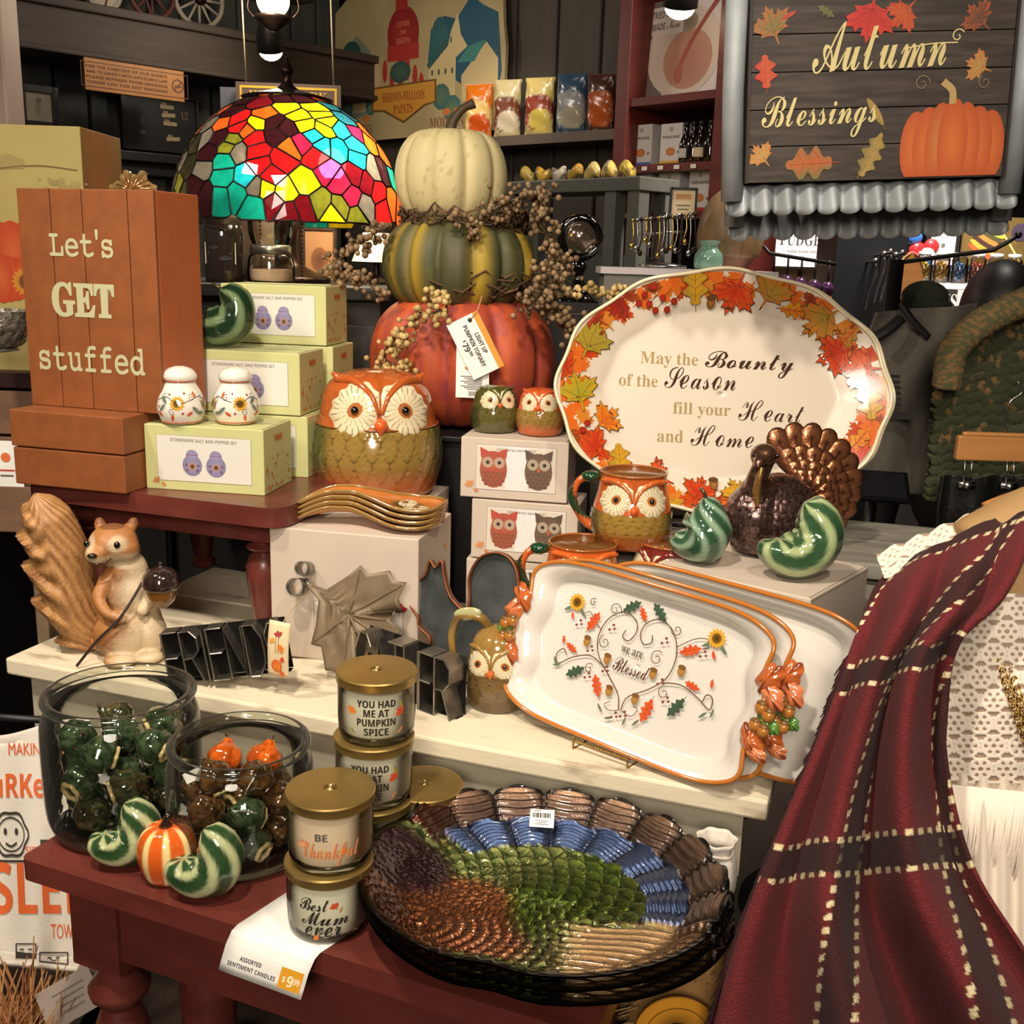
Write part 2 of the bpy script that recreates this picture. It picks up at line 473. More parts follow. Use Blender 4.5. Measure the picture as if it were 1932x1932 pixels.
def wall(name, dx, dy, length, pw, m, t0=0):
    o = bpy.data.objects.new(name, None); COL.objects.link(o); struct(o)
    o.location = (KX, KY, 0); o.rotation_euler = (0, 0, atan2(dy, dx))
    n = int(length / pw); sg = 1 if name == 'wall_right' else -1
    bk = MB(); bk.box((length / 2, sg * .05, 1.5), (length, .03, 3)); bk.obj('backing', m_black, o, sm=False)
    p = MB(); p.box((0, 0, 1.5), (pw - .012, .025, 3)); src = p.obj('plank', m, o, sm=False, bevel=.004, seg=1)
    for i in range(n):
        q = src if i == 0 else src.copy()
        if i: COL.objects.link(q)
        q.location = ((i + .5) * pw, sg * (.02 + .004 * hsh(i, length)), 0)
    return o
wall('wall_left', -.72, -.69, 3.2, .125, m_plank)
wall('wall_right', .755, -.656, 1.75, .2, m_plank2)
b = MB(); b.box((1.5, 7.0, 1.5), (9, .06, 3)); struct(b.obj('wall_back', m_dark, sm=False))
b = MB(); b.box((4.2, 3.5, 1.5), (.06, 7, 3)); struct(b.obj('wall_side', m_dark, sm=False))
# beam carrying the old wheels, along the left wall
wl = atan2(-.69, -.72)
b = MB(); b.box((1.45, .16, 2.20), (2.9, .24, .16)); b.box((1.45, .29, 2.28), (2.9, .03, .03)); b.box((1.45, .29, 2.13), (2.9, .02, .02))
o = b.obj('trim_1', M('beam_wood', (66, 55, 46), .7, var=.3, vs=4, stretch=(1, 8, 8), bump=.2), sm=False, bevel=.006)
o.location = (KX, KY, 0); o.rotation_euler = (0, 0, wl); struct(o)
# pale painted post at the left edge of the view
b = MB(); p = aty(-12, 120, 2.9); b.box((p.x, 2.9, 1.5), (.10, .10, 3)); b.box((p.x, 2.9, .12), (.13, .13, .24))
struct(b.obj('trim_2', M('post_paint', (190, 168, 152), .6, var=.12, vs=9), sm=False, bevel=.006))

# ================================================================ the three tiers of furniture
m_tab = M('oxblood_paint', (108, 50, 42), .34, var=.28, vs=9, stretch=(1, 3, 3), bump=.12, bs=60, coat=.15)
m_bench = M('worn_white_paint', (226, 213, 184), .55, col2=(150, 132, 106), vs=9, stretch=(1, 3, 3), bump=.25, bs=40, thr=(.30, .43), det=8)
m_benchd = M('bench_apron_grey', (186, 176, 152), .65, var=.2, vs=6, bump=.2, bs=40)  # greyer tone than the top boards, for apron, legs and stretcher
def turned(h, r):
    return [(r * k, h * z) for k, z in ((.55, 0), (.75, .02), (.8, .06), (.5, .1), (.62, .16), (.78, .3), (.95, .5), (1, .6), (.8, .68), (.55, .72), (.9, .745), (.95, .76), (.6, .79), (.7, .82))]
def leg(parent, x, y, h, r, blk, m, name='leg'):
    q = MB(); q.lathe(turned(h, r), 20); q.box((0, 0, h * .91), (blk, blk, h * .18))
    o = q.obj(name, m, parent, ang=50); o.location = (x, y, 0); return o
# --- lower table
TZ = .76
tl = at(36, 1619, TZ); TYAW = radians(-22)
t = thing('display_table', 'long dark red painted wooden table in front holding jars, candles and glass plates', 'table', (tl.x, tl.y, 0), TYAW)
TL, TD = .745, .31
def rrect(x0, y0, x1, y1, r, n=5):
    P = []
    for cx, cy, a in ((x1 - r, y0 + r, -pi / 2), (x1 - r, y1 - r, 0), (x0 + r, y1 - r, pi / 2), (x0 + r, y0 + r, pi)):
        P += [(cx + r * cos(a + pi / 2 * i / n), cy + r * sin(a + pi / 2 * i / n)) for i in range(n + 1)]
    return P
b = MB(); b.prism(rrect(0, 0, TL, TD, .012), TZ - .028, TZ, plane='xy'); b.obj('table_top', m_tab, t, sm=False, bevel=.006, seg=3)
b = MB(); b.box((TL / 2, .055, TZ - .085), (TL - .10, .022, .115)); b.box((TL / 2, TD - .05, TZ - .085), (TL - .10, .022, .115))
b.box((.05, TD / 2, TZ - .085), (.022, TD - .1, .115)); b.box((TL - .05, TD / 2, TZ - .085), (.022, TD - .1, .115))
b.obj('apron', m_tab, t, sm=False, bevel=.002)
for x in (.075, TL - .075):
    for y in (.075, TD - .06): leg(t, x, y, TZ - .03, .042, .075, m_tab)
b = MB(); b.box((TL / 2, TD / 2, .2), (TL - .1, TD - .1, .02)); b.obj('lower_shelf', m_tab, t, sm=False)
def on_table(x, y): return at(x, y, TZ)
# --- white bench behind it
BZ = .86
bl, br = at(9, 1241, BZ), at(1450, 1513, BZ); BV = br - bl; BYAW = atan2(BV.y, BV.x); BL = BV.length
t = thing('white_bench', 'distressed white painted wooden bench running behind the jars', 'bench', (bl.x, bl.y, 0), BYAW)
for i, (y0, y1) in enumerate(((0, .185), (.188, .375), (.378, .56))):
    q = MB(); q.box((BL / 2, (y0 + y1) / 2, BZ - .014), (BL, y1 - y0, .028)); q.obj('plank', m_bench, t, sm=False, bevel=.004)
b = MB(); b.box((BL / 2, .03, BZ - .075), (BL - .06, .02, .092)); b.box((BL / 2, .53, BZ - .075), (BL - .06, .02, .092)); b.obj('apron', m_benchd, t, sm=False)
for x in (.10, BL - .10):
    for y in (.06, .5):
        q = MB(); q.box((x, y, (BZ - .03) / 2), (.05, .05, BZ - .03)); q.obj('leg', m_benchd, t, sm=False, bevel=.003)
b = MB(); b.box((BL / 2, .28, .3), (BL - .2, .03, .05)); b.obj('stretcher', m_benchd, t, sm=False)
def on_bench(x, y): return at(x, y, BZ)
# --- oxblood riser table on the bench, upper left
RZ = 1.11
rl, rr = at(38, 905, RZ), at(528, 962, RZ); RV = rr - rl; RYAW = atan2(RV.y, RV.x); RL = RV.length
t = thing('riser_table', 'small dark red side table with turned legs carrying the orange boxes', 'table', (rl.x, rl.y, BZ), RYAW)
RD = .50
b = MB(); b.prism(rrect(0, 0, RL, RD, .035), RZ - BZ - .032, RZ - BZ, plane='xy'); b.obj('table_top', m_tab, t, sm=False, bevel=.007, seg=3)
b = MB()
for c, d in (((RL / 2, .06, 0), (RL - .12, .02, .04)), ((RL / 2, RD - .06, 0), (RL - .12, .02, .04)), ((.06, RD / 2, 0), (.02, RD - .12, .04)), ((RL - .06, RD / 2, 0), (.02, RD - .12, .04))):
    b.box((c[0], c[1], RZ - BZ - .052), d)
b.obj('apron', m_tab, t, sm=False)
for x, y in ((.075, .075), (RL - .075, .075), (.075, RD - .1), (RL - .075, RD - .1)): leg(t, x, y, RZ - BZ - .032, .032, .055, m_tab)
# --- grey ledge behind the oval platter
GZ = 1.06
g0 = at(1130, 1012, GZ); GYAW = radians(-16)
t = thing('grey_ledge', 'grey weathered wooden ledge behind the turkey figurine', 'shelf', (g0.x, g0.y, 0), GYAW)
m_gry = M('weathered_grey', (142, 138, 124), .7, var=.3, vs=7, stretch=(1, 6, 6), bump=.2)
for y0 in (0, .15):
    q = MB(); q.box((.30, y0 + .073, GZ - .0125), (.62, .144, .025)); q.obj('plank', m_gry, t, sm=False, bevel=.003)
q = MB(); q.box((.30, .02, GZ - .06), (.6, .018, .06)); q.obj('apron', m_gry, t, sm=False)
for x in (.05, .55):
    for y in (.05, .25):
        q = MB(); zb = BZ if x < .3 else 0; q.box((x, y, (GZ - .025 + zb) / 2), (.04, .04, GZ - .025 - zb)); q.obj('leg', m_black, t, sm=False)
# --- black crate that lifts the topiary
p = aty(872, 800, 2.16); CRZ = p.z
t = thing('black_riser', 'black painted riser box under the pumpkin topiary', 'crate', (p.x, 2.2, 0), radians(-12))
q = MB(); q.box((0, 0, CRZ / 2), (.27, .36, CRZ - .02)); q.obj('body', m_black, t, sm=False, bevel=.004)
q = MB(); q.box((0, 0, CRZ - .006), (.29, .39, .012)); q.obj('lid', m_black, t, sm=False, bevel=.003)
# beige upright behind the squirrel tail
p = at(48, 1212, BZ)
t = thing('beige_upright', 'narrow beige wooden upright standing behind the squirrel tail', 'post', (p.x + .012, p.y + .05, 0))
q = MB(); q.box((0, 0, .54), (.02, .02, 1.08)); q.obj('shaft', M('beige_wood', (150, 126, 96), .6, var=.2, vs=10), t, sm=False, bevel=.002)
q = MB(); q.box((0, 0, .01), (.08, .08, .02)); q.obj('foot', M('beige_wood'), t, sm=False, bevel=.002)
# ================================================================ things on the red front table
def fuse(mb, vox=.003, sm=6, fac=.5):
    """melt overlapping solids into one continuous skin, returns its vertices and faces"""
    me = bpy.data.meshes.new('f'); me.from_pydata(mb.V, [], mb.F); me.update()
    o = bpy.data.objects.new('f', me); COL.objects.link(o)
    d = o.modifiers.new('r', 'REMESH'); d.mode = 'VOXEL'; d.voxel_size = vox
    d = o.modifiers.new('s', 'SMOOTH'); d.factor = fac; d.iterations = sm
    bpy.context.view_layer.update()
    r = bpy.data.meshes.new_from_object(o.evaluated_get(bpy.context.evaluated_depsgraph_get()))
    V = [v.co.copy() for v in r.vertices]; F = [tuple(p.vertices) for p in r.polygons]; N = [v.normal.copy() for v in r.vertices]
    bpy.data.objects.remove(o); bpy.data.meshes.remove(me); bpy.data.meshes.remove(r)
    return V, F, N
def scallop(x, y, n, w, bow=.55):
    """overlapping feather rows: x wraps once per unit, y counts rows of width w; returns (relief 0..1, edge 0..1, row, shaft)"""
    r0 = y / w
    k = math.floor(r0)
    for kk in (k, k - 1, k - 2):
        s = x * n + .5 * (kk % 2)
        s = s - math.floor(s) - .5
        t = r0 - kk - bow * (2 * s) ** 2      # 0 at a feather's tip line, growing towards its root
        if t >= 0: break
    return max(t, 0), s, kk
glaze = VC('glaze', .12, coat=.6)
D_GRN, L_GRN, CRM = lin((44, 70, 40)), lin((142, 160, 110)), lin((184, 188, 140))
def squash(label, loc, rz, sc=1, var=0, dark=D_GRN, light=CRM, group='ceramic squashes', twist=.5, ridge=9):
    t = thing('ceramic_squash', label, 'squash', loc, rz, group)
    t.scale = (sc, sc, sc)
    if var == 0:
        P = spline([(-.022, 0, .034), (-.020, 0, .024), (-.004, .0, .0175), (.014, 0, .024), (.021, 0, .043), (.014, 0, .062), (.003, .0, .073)], 60)
        R = [(0, .004), (.04, .011), (.12, .0155), (.35, .0185), (.6, .0185), (.8, .0155), (.93, .011), (1, .003)]
    elif var == 1:
        P = spline([(-.031, 0, .034), (-.022, 0, .026), (-.004, .0, .027), (.008, 0, .036), (.012, 0, .055), (.010, 0, .074), (.006, .0, .086)], 60)
        R = [(0, .003), (.05, .010), (.15, .014), (.38, .0265), (.6, .0235), (.8, .014), (.93, .008), (1, .003)]
    else:
        P = spline([(-.034, 0, .030), (-.026, 0, .024), (-.006, 0, .021), (.014, 0, .027), (.022, 0, .046), (.018, 0, .064), (.0, .0, .076)], 60)
        R = [(0, .005), (.04, .013), (.12, .017), (.35, .0215), (.6, .021), (.8, .018), (.93, .012), (1, .003)]
    def cf(a, u):
        k = .5 + .5 * cos(6 * (a + twist * u * 2 * pi))
        k = smooth(.42, .9, k)
        return mix(dark, light, k * (.75 + .25 * hsh(round(u * 9), 1)))
    b = MB(); b.tube(P, [interp(R, i / 59) for i in range(60)], 54, colf=cf, rmod=lambda a, u: 1.42 + .10 * abs(cos(3 * (a + twist * u * 2 * pi))) - .05, flat=(0, 1, 0))
    zmin = min(v[2] for v in b.V)
    b.xf(Matrix.Translation((0, 0, -zmin)))
    b.obj('body', glaze, t)
    e, d = Vector(P[-1]) - Vector((0, 0, zmin)), (Vector(P[-1]) - Vector(P[-4])).normalized()
    if var:
        b = MB(lin((60, 58, 34))); b.tube([e - d * .003, e + d * .004 + Vector((-.001, 0, .002)), e + d * .010 + Vector((-.004, 0, .003))], [.0035, .0026, .003], 8); b.obj('stem', glaze, t)
    return t
p = on_table(385, 1690); squash('green and cream striped ceramic squash in front, right of the orange ceramic pumpkin', p, radians(-6), 1.06, 0, twist=.25)
p = on_table(236, 1632); squash('green and cream striped ceramic squash left of the orange ceramic pumpkin', p, radians(8), 1.0, 0, twist=.3)
# orange ceramic pumpkin shaker
p = on_table(318, 1655)
t = thing('ceramic_pumpkin', 'small glazed orange ceramic pumpkin with cream stripes between two green squashes', 'pumpkin', p, .3)
prof = [(.004, .0), (.018, .0), (.026, .006), (.031, .018), (.034, .034), (.0325, .050), (.027, .062), (.017, .069), (.006, .069)]
def pr(n, pts): return [tuple(q) for q in spline([(a, b) for a, b in pts], n)]
b = MB(); b.lathe(pr(40, prof), 72, rmod=lambda a, u: 1 + .05 * abs(cos(4 * a)) - .02, colf=lambda a, u: mix(lin((212, 92, 30)), lin((232, 208, 140)), smooth(.55, .95, .5 + .5 * cos(8 * a)) * smooth(.98, .8, u)))
b.obj('body', glaze, t)
b = MB(lin((40, 26, 18))); b.tube([(0, 0, .066), (0, 0, .074), (.002, 0, .08), (.005, 0, .084)], [.011, .005, .0045, .005], 10); b.obj('stem', glaze, t)

# ---------------------------------------------------------------- scented candles in lidded tumblers
m_gold = M('brushed_gold', (164, 136, 76), .36, .72, var=.12, vs=40)
m_gold2 = M('stamped_gold', (205, 180, 120), .2, 1)
m_wax = M('candle_wax', (244, 236, 214), .5, spec=.3, coat=.1)
m_waxp = M('candle_wax_peach', (246, 220, 190), .5, spec=.3, coat=.1)
m_tumb = GLASS('tumbler_glass', (250, 252, 248), .05, .02, .75)
ink = VC('ink_print', .55)
BLK, GRY = lin((38, 33, 28)), lin((92, 90, 84))
ORG = lin((222, 104, 40)); RED = lin((196, 60, 36)); YEL = lin((226, 160, 48))
CR, CH = .0475, .0835
def candle(label, loc, kind, face, wax=None, group='sentiment candles'):
    t = thing('jar_candle', label, 'candle', loc, face, group)
    g = MB(); g.lathe([(.001, 0.0), (.040, 0), (.0445, .003), (CR - .001, .010), (CR, .03), (CR, .070)], 48, close=False)
    g.F.pop(); g.obj('tumbler', m_tumb, t)
    q = MB(); q.lathe([(.001, .009), (.041, .009), (.0445, .013), (.0455, .03), (.0455, .058), (.043, .0605), (.001, .059)], 48); q.obj('wax', wax or m_wax, t)
    q = MB(); q.lathe([(.001, .003), (.038, .003), (.0415, .0065), (.0395, .0085), (.001, .0078)], 40); q.obj('glass_base', GLASS('base_glass', (214, 214, 200), .05, .06, .3), t)
    q = MB(); r = CR + .0015
    q.lathe([(r - .001, .0700), (r, .0705), (r, .079), (r + .0008, .0805), (r - .0005, .0822), (r - .003, .0826), (.001, .0826)], 56)
    ld = q.obj('lid', m_gold, t, ang=35)
    q = MB()
    for rr in (.0062, .0045, .0028): q.tube([(rr * cos(a) * 1.2, rr * sin(a), .0828) for a in [2 * pi * i / 24 for i in range(24)]], .0006, 5, closed=True)
    q.obj('stamped_emblem', m_gold2, ld)
    P = Print()
    if kind == 'spice':
        for i, (s, w) in enumerate((('YOU HAD', .046), ('ME AT', .030), ('PUMPKIN', .046), ('SPICE', .029))):
            P.text(s, 0, .0525 - .0118 * i, w=w, h=.0092, col=BLK, font='bold')
        P.leaf(.0315, .052, .0075, .2, lin((120, 140, 50)), lin((190, 160, 50)), 'slim'); P.leaf(.0315, .0435, .009, .9, RED, ORG); P.leaf(-.0315, .045, .008, -.5, ORG, YEL)
        P.leaf(.029, .02, .008, -.7, lin((196, 150, 110)), lin((206, 130, 80)), 'slim'); P.leaf(-.029, .02, .006, .7, lin((120, 140, 70)), lin((150, 150, 80)), 'slim')
    elif kind == 'be':
        P.text('BE', -.005, .044, h=.0085, col=GRY, font='bold')
        P.text('thankful', .006, .0235, w=.062, h=.027, col=lin((226, 140, 84)), font='script', off=.004)
        P.leaf(.02, .03, .006, 1, ORG, YEL); P.leaf(-.026, .036, .008, .4, lin((232, 176, 130)), ORG)
    else:
        P.text('Best', -.010, .0445, h=.0155, w=.033, col=BLK, font='script')
        P.text('Mum', .002, .0275, h=.0165, w=.052, col=BLK, font='script')
        P.text('ever', .0, .0140, h=.0125, w=.040, col=BLK, font='script')
        P.leaf(.0135, .049, .0065, .6, RED, ORG); P.leaf(.019, .044, .005, -.4, lin((120, 130, 60)), YEL, 'slim'); P.leaf(-.006, .012, .005, 1, ORG, YEL)
    def cyl(u, v, l):
        a = -pi / 2 + u / CR
        r = CR + .0003 + l
        return (r * cos(a), r * sin(a), v)
    P.obj('printed_motto', cyl, t, ink)
    return t
def face(p, off=0): return atan2(-p.y, -p.x) + pi / 2 + off
p = on_table(622, 1738)
candle('Best Mum ever candle at the bottom of the front pair, on the white price sheet', p, 'mum', face(p, -.16))
candle('peach candle printed BE in grey on top of the front pair', p + Vector((.002, .002, CH)), 'be', face(p, -.12), m_waxp)
p = on_table(704, 1612)
candle('plain side candle at the bottom of the tall stack of three', p, 'mum', face(p, -.9))
candle('half hidden pumpkin spice candle in the middle of the stack of three', p + Vector((.001, .001, CH)), 'spice', face(p, -.12))
candle('pumpkin spice motto candle on top of the stack of three', p + Vector((.004, .003, 2 * CH)), 'spice', face(p, -.02))
p = on_table(800, 1586)
candle('lone candle behind the glass turkey plate, right of the stack of three', p, 'mum', face(p, .05))
# ---------------------------------------------------------------- price sheet under the front candles
f0, f1, k0, k1 = on_table(444, 1748), on_table(600, 1802), on_table(545, 1682), on_table(690, 1742)
t = thing('price_sheet', 'white paper price sheet for sentiment candles folded over the table edge', 'sign', f0 + Vector((0, 0, .0006)))
ed = (f1 - f0); out = Vector((ed.y, -ed.x, 0)).normalized()
hang = Vector((0, 0, -.046)) + out * .010 - ed.normalized() * .009
b = MB()
rows = [k0 - f0, (k0 - f0) * .35, Vector((0, 0, 0)) + (k0 - f0) * .04, out * .006 + Vector((0, 0, -.002)), out * .010 + hang * .35, out * .010 + hang]
rws1 = [k1 - f1, (k1 - f1) * .35, (k1 - f1) * .04, out * .006 + Vector((0, 0, -.002)), out * .010 + hang * .35, out * .010 + hang]
def sheet(u, v):
    i = min(int(v * 5), 4); k = v * 5 - i
    a = rows[i].lerp(rows[i + 1], k); c = ed + rws1[i].lerp(rws1[i + 1], k)
    return a.lerp(c, u), None
b.grid(sheet, 6, 16)
b.obj('paper', M('white_paper', (238, 236, 228), .6), t, solid=.0003)
P = Print()
o0, o1 = rows[4], rows[5]; W_ = ed.length; H_ = (o1 - o0).length
nrm = (ed.cross(o0 - o1)).normalized() * -1
if nrm.y > 0: nrm = -nrm
def onflap(u, v, l): return o0 + ed * u + (o1 - o0) * v + nrm * l
A = H_ / W_
P.text('ASSORTED', .36, .32, w=.30, col=lin((60, 60, 60)), font='bold', h=.2); P.text('SENTIMENT CANDLES', .36, .62, w=.56, h=.2, col=lin((60, 60, 60)), font='bold')
P.V = [(u, .0 + (1.0 - (v - 0)) if False else v) for u, v in P.V]
# letters run upright: mirror v inside each line
Q = Print()
Q.rect(.83, .56, .26, .78, lin((224, 158, 36)))
Q.text('9', .83, .30, h=.42, w=.07, col=lin((250, 240, 215)), font='bold'); Q.text('$', .755, .42, h=.25, w=.035, col=lin((250, 240, 215)), font='bold'); Q.text('99', .905, .44, h=.24, w=.065, col=lin((250, 240, 215)), font='bold')
Q.text('ASSORTED', .34, .62, w=.26, h=.17, col=lin((60, 60, 60)), font='bold'); Q.text('SENTIMENT CANDLES', .37, .32, w=.58, h=.17, col=lin((60, 60, 60)), font='bold')
Q.obj('lettering', lambda u, v, l: onflap(u, 1 - v, l), t, ink)

# ---------------------------------------------------------------- glass jars filled with ornaments
m_jar = GLASS('jar_glass', (248, 250, 246), .04, .02, .92, .3)
def jar(label, loc, R, H):
    t = thing('glass_jar', label, 'jar', loc, 0, 'open glass jars')
    b = MB(); b.lathe(pr(36, [(R * .3, .004), (R * .82, .003), (R * .93, .012), (R * .985, H * .2), (R, H * .55), (R * .99, H * .78), (R * .93, H * .88), (R * .885, H * .92), (R * .885, H * .95)]), 72)
    b.F = b.F[:-2]; b.obj('glass_wall', m_jar, t)
    b = MB(); b.lathe([(.001, 0), (R * .82, 0), (R * .86, .006), (R * .8, .011), (.001, .010)], 56); b.obj('glass_foot', GLASS('foot_glass', (205, 205, 192), .05, .06, .4), t)
    q = MB(); q.tube([(R * .905 * cos(a), R * .905 * sin(a), H * .972) for a in [2 * pi * i / 72 for i in range(72)]], .0062, 12, closed=True); q.obj('rim', GLASS('rim_glass', (244, 246, 240), .06, .05, .92, .3), t)
    return t
orn_n = VC('blown_glass', .1, coat=.8)
def ornament(label, loc, rot, r, c0, c1, ringc, group, tagit=False):
    t = thing('glass_ornament', label, 'ornament', loc, 0, group, rot=rot)
    b = MB(); b.lathe(pr(22, [(r * .35, -r * .8), (r * .8, -r * .62), (r, -.1 * r), (r * .86, r * .45), (r * .45, r * .78), (r * .28, r * 1.0), (r * .2, r * 1.12)]), 30,
                      rmod=lambda a, u: 1 + .05 * cos(7 * a) + .05 * (hsh(int(a * 5), int(u * 16)) - .5), colf=lambda a, u: mix(c0, c1, hsh(int(a * 4), int(u * 12), r)))
    b.obj('globe', orn_n, t)
    b = MB(ringc); b.tube([(r * (.5 + .05 * cos(6 * a)) * cos(a), r * (.5 + .05 * cos(6 * a)) * sin(a), -r * .8) for a in [2 * pi * i / 30 for i in range(30)]], r * .13, 8, closed=True)
    b.lathe([(.0001, -r * .74), (r * .4, -r * .78)], 16, col=mix(ringc, (0, 0, 0), .55)); b.obj('base_ring', glaze, t)
    b = MB(lin((60, 44, 26))); b.tube([(0, 0, r * 1.08), (r * .1, 0, r * 1.25), (r * .3, 0, r * 1.36)], r * .09, 6); b.obj('stem', glaze, t)
    if tagit:
        b = MB(); b.box((r * .9, 0, r * .6), (r * 1.1, .0005, r * .62)); b.obj('paper_tag', M('white_paper'), t, sm=False)
    return t
jb = on_table(240, 1548); js = on_table(458, 1602)
jar('large open glass jar of dark green ornaments at the left of the red table', jb, .099, .186)
jar('smaller open glass jar of brown and orange ornaments beside the candles', js, .090, .150)
G0, G1, TAN = lin((24, 36, 24)), lin((70, 88, 58)), lin((206, 180, 124))
B0, B1 = lin((34, 20, 12)), lin((96, 66, 34))
rnd = random.Random(5)
def fill(c, R, r, zs, fn):
    n = 0
    for li, (z, rings) in enumerate(zs):
        for ri, (rad, cnt) in enumerate(rings):
            for i in range(cnt):
                a = 2 * pi * (i + .5 * (li % 2)) / cnt + .4 * li
                fn(n, Vector((c.x + rad * cos(a), c.y + rad * sin(a), c.z + z)), a); n += 1
def green_orn(n, p, a):
    front = sin(a) < -.35
    fr = front and n % 2 == 0
    if fr: rot = (radians(-72), 0, a + pi / 2 + .2)
    else: rot = (rnd.uniform(-1.2, 1.2), rnd.uniform(-1.2, 1.2), rnd.uniform(0, 6))
    ornament('dark green glass gourd ornament in the large jar, ' + ('tan base ring to the front' if fr else ('white tag tied on' if n % 4 == 0 else 'lying plain')), p, rot, .0235, G0, mix(G1, B1, .5 * (n % 4 == 1)), TAN, 'dark green glass gourds in the large jar', n % 4 == 0)
fill(jb, .08, .0235, ((.036, ((.0, 1), (.053, 6))), (.080, ((.026, 2), (.060, 6))), (.122, ((.0, 1), (.055, 5)))), green_orn)
def brown_orn(n, p, a):
    rot = (rnd.uniform(-1.2, 1.2), rnd.uniform(-1.2, 1.2), rnd.uniform(0, 6))
    if n >= 14: c0, c1 = lin((150, 62, 16)), lin((214, 100, 26))
    else: c0, c1 = (B0, B1) if n % 3 else (G0, G1)
    if n < 14: ornament(('brown' if n % 3 else 'dark green') + ' blown glass gourd ornament low in the smaller jar' + (' with a white tag' if n % 4 == 0 else ''), p, rot, .0225, c0, c1, TAN, 'brown glass gourds in the smaller jar', n % 4 == 0)
    else: ornament('bright orange blown glass ornament on top in the smaller jar' if n in (14, 15) else 'amber brown blown glass ornament on top with a white tag', p, (rnd.uniform(-.5, .5), .4, n), .022, c0 if n < 16 else B0, c1 if n < 16 else B1, TAN, 'orange glass gourds on top of the jar' if n < 16 else 'amber glass gourds on top of the jar', n > 15)
fill(js, .075, .0225, ((.034, ((.0, 1), (.049, 6))), (.076, ((.0, 1), (.052, 6))), (.113, ((.036, 4),))), brown_orn)

# ---------------------------------------------------------------- stack of glass turkey plates
lustre = VC('lustre_glass', .24, metal=.9, coat=.6, bump=.4, bs=800)
pc = Vector((.045, 1.062, TZ + .004))
t = thing('turkey_plate', 'top glass turkey platter with copper, green and blue feathers and a barcode sticker', 'plate', pc + Vector((0, 0, .028)), radians(-8), 'glass turkey platters')
PA, PB = .206, .178
COP, COPD, GRN, OLV, BLU, BRZ, PUR = lin((156, 94, 52)), lin((84, 44, 26)), lin((104, 122, 40)), lin((122, 124, 70)), lin((74, 92, 130)), lin((92, 72, 60)), lin((74, 44, 50))
def outline(th):
    a = th % (2 * pi)
    k = 1.0
    fan = smooth(-.35, .0, ((a + pi) % (2 * pi)) - pi) * smooth(2.75, 2.5, a if a < 4.5 else a - 2 * pi) if True else 0
    k += .030 * fan * (abs(sin(a * 9.5)) - .5)
    k -= .045 * exp(-((a - 4.55) / .16) ** 2)
    k += .03 * exp(-((a - 2.95) / .22) ** 2)
    k -= .035 * exp(-((a - 2.62) / .10) ** 2)
    return k
def plate_pt(th, r):
    k = outline(th) if r > .55 else 1 + (outline(th) - 1) * r / .55
    u, v = r * k * cos(th), r * k * sin(th)
    z = .012 * smooth(.35, .75, r) + .028 * smooth(.74, 1.0, r)
    return u, v, z
def plate_top(tu, tv):
    th = 2 * pi * tu; r = .002 + .998 * tv
    u, v, z = plate_pt(th, r)
    h = 0; c = BRZ
    dh = hypot(u + .80, (v - .10) * 1.0)           # head and neck at the left rim
    dbx, dby = u + .62, v + .42                    # feathers sweep round the breast
    d = hypot(dbx, dby); ang = atan2(dby, dbx)
    fr = d
    if r > .80 and -.45 < ((th + pi) % (2 * pi)) - pi < 2.62:        # outer fan of long feathers
        s = abs(sin(th * 9.5)); h = .0095 * s ** .6 + .0018 * sin(r * 150 + 8 * s); c = mix(BRZ, lin((150, 118, 92)), smooth(.86, .99, r) * s); c = mix(lin((30, 24, 22)), c, .25 + .75 * smooth(.1, .5, s))
    elif r > .58 and -.30 < ((th + pi) % (2 * pi)) - pi < 2.45:      # blue ring
        s = abs(sin(th * 9.5 + .8)); h = .0080 * s ** .6 + .0016 * sin(r * 190); c = mix(lin((26, 34, 56)), BLU, .2 + .8 * s)
    else:
        tt, s, kk = scallop(ang / (2 * pi), 3 - d, 46, .062)
        h = .0058 * (1 - tt * .8) * (1 - 2.2 * s * s) + .0006 * sin(70 * tt + 20 * s)
        g = smooth(.50, .66, d + .06 * sin(ang * 5))
        c = mix(mix(COPD, COP, smooth(1.1, .1, tt + abs(s) * .8)), mix(lin((44, 58, 20)), mix(OLV, GRN, smooth(.9, .62, abs(ang - .45) + .35)), smooth(1.1, .1, tt + abs(s) * .8)), g)
        ks = smooth(.02, .30, u) * smooth(-.10, -.26, v); st = sin(90 * (v + .18 * u * u))      # long tail streaks, lower right
        h = h * (1 - ks) + ks * .0034 * st; c = mix(c, mix(lin((50, 36, 30)), lin((150, 118, 80)), .5 + .5 * st), ks)
    if dh < .34:
        k = smooth(.34, .22, dh); tt, s, kk = scallop(atan2(v - .1, u + .8) / (2 * pi), 3 - dh, 16, .06)
        c = mix(c, mix(lin((36, 20, 26)), PUR, .5 + .5 * (1 - tt)), k); h = h * (1 - k) + k * (.010 * (1 - (dh / .34) ** 2) + .001 * sin(40 * tt))
    elif u < -.55 and r > .6:
        c = mix(c, COPD, smooth(-.5, -.8, u))
    c = mix(c, lin((30, 25, 22)), smooth(.955, .985, r))
    if not -.45 < ((th + pi) % (2 * pi)) - pi < 2.62: h *= smooth(1.0, .93, r)
    return (u * PA, v * PB, z + h), c
b = MB(); b.grid(plate_top, 460, 120, closeu=True); b.obj('feather_relief', lustre, t)
b = MB(); b.grid(lambda a, r: ((lambda u, v, z: (u * PA * 1.004, v * PB * 1.004, z - .0045 * (1 - .55 * smooth(.9, 1, r))))(*plate_pt(2 * pi * a, .02 + .98 * r)), None), 200, 24, closeu=True, flip=True)
b.obj('underside', M('black_glass', (18, 15, 14), .12, spec=.6, coat=.3), t)
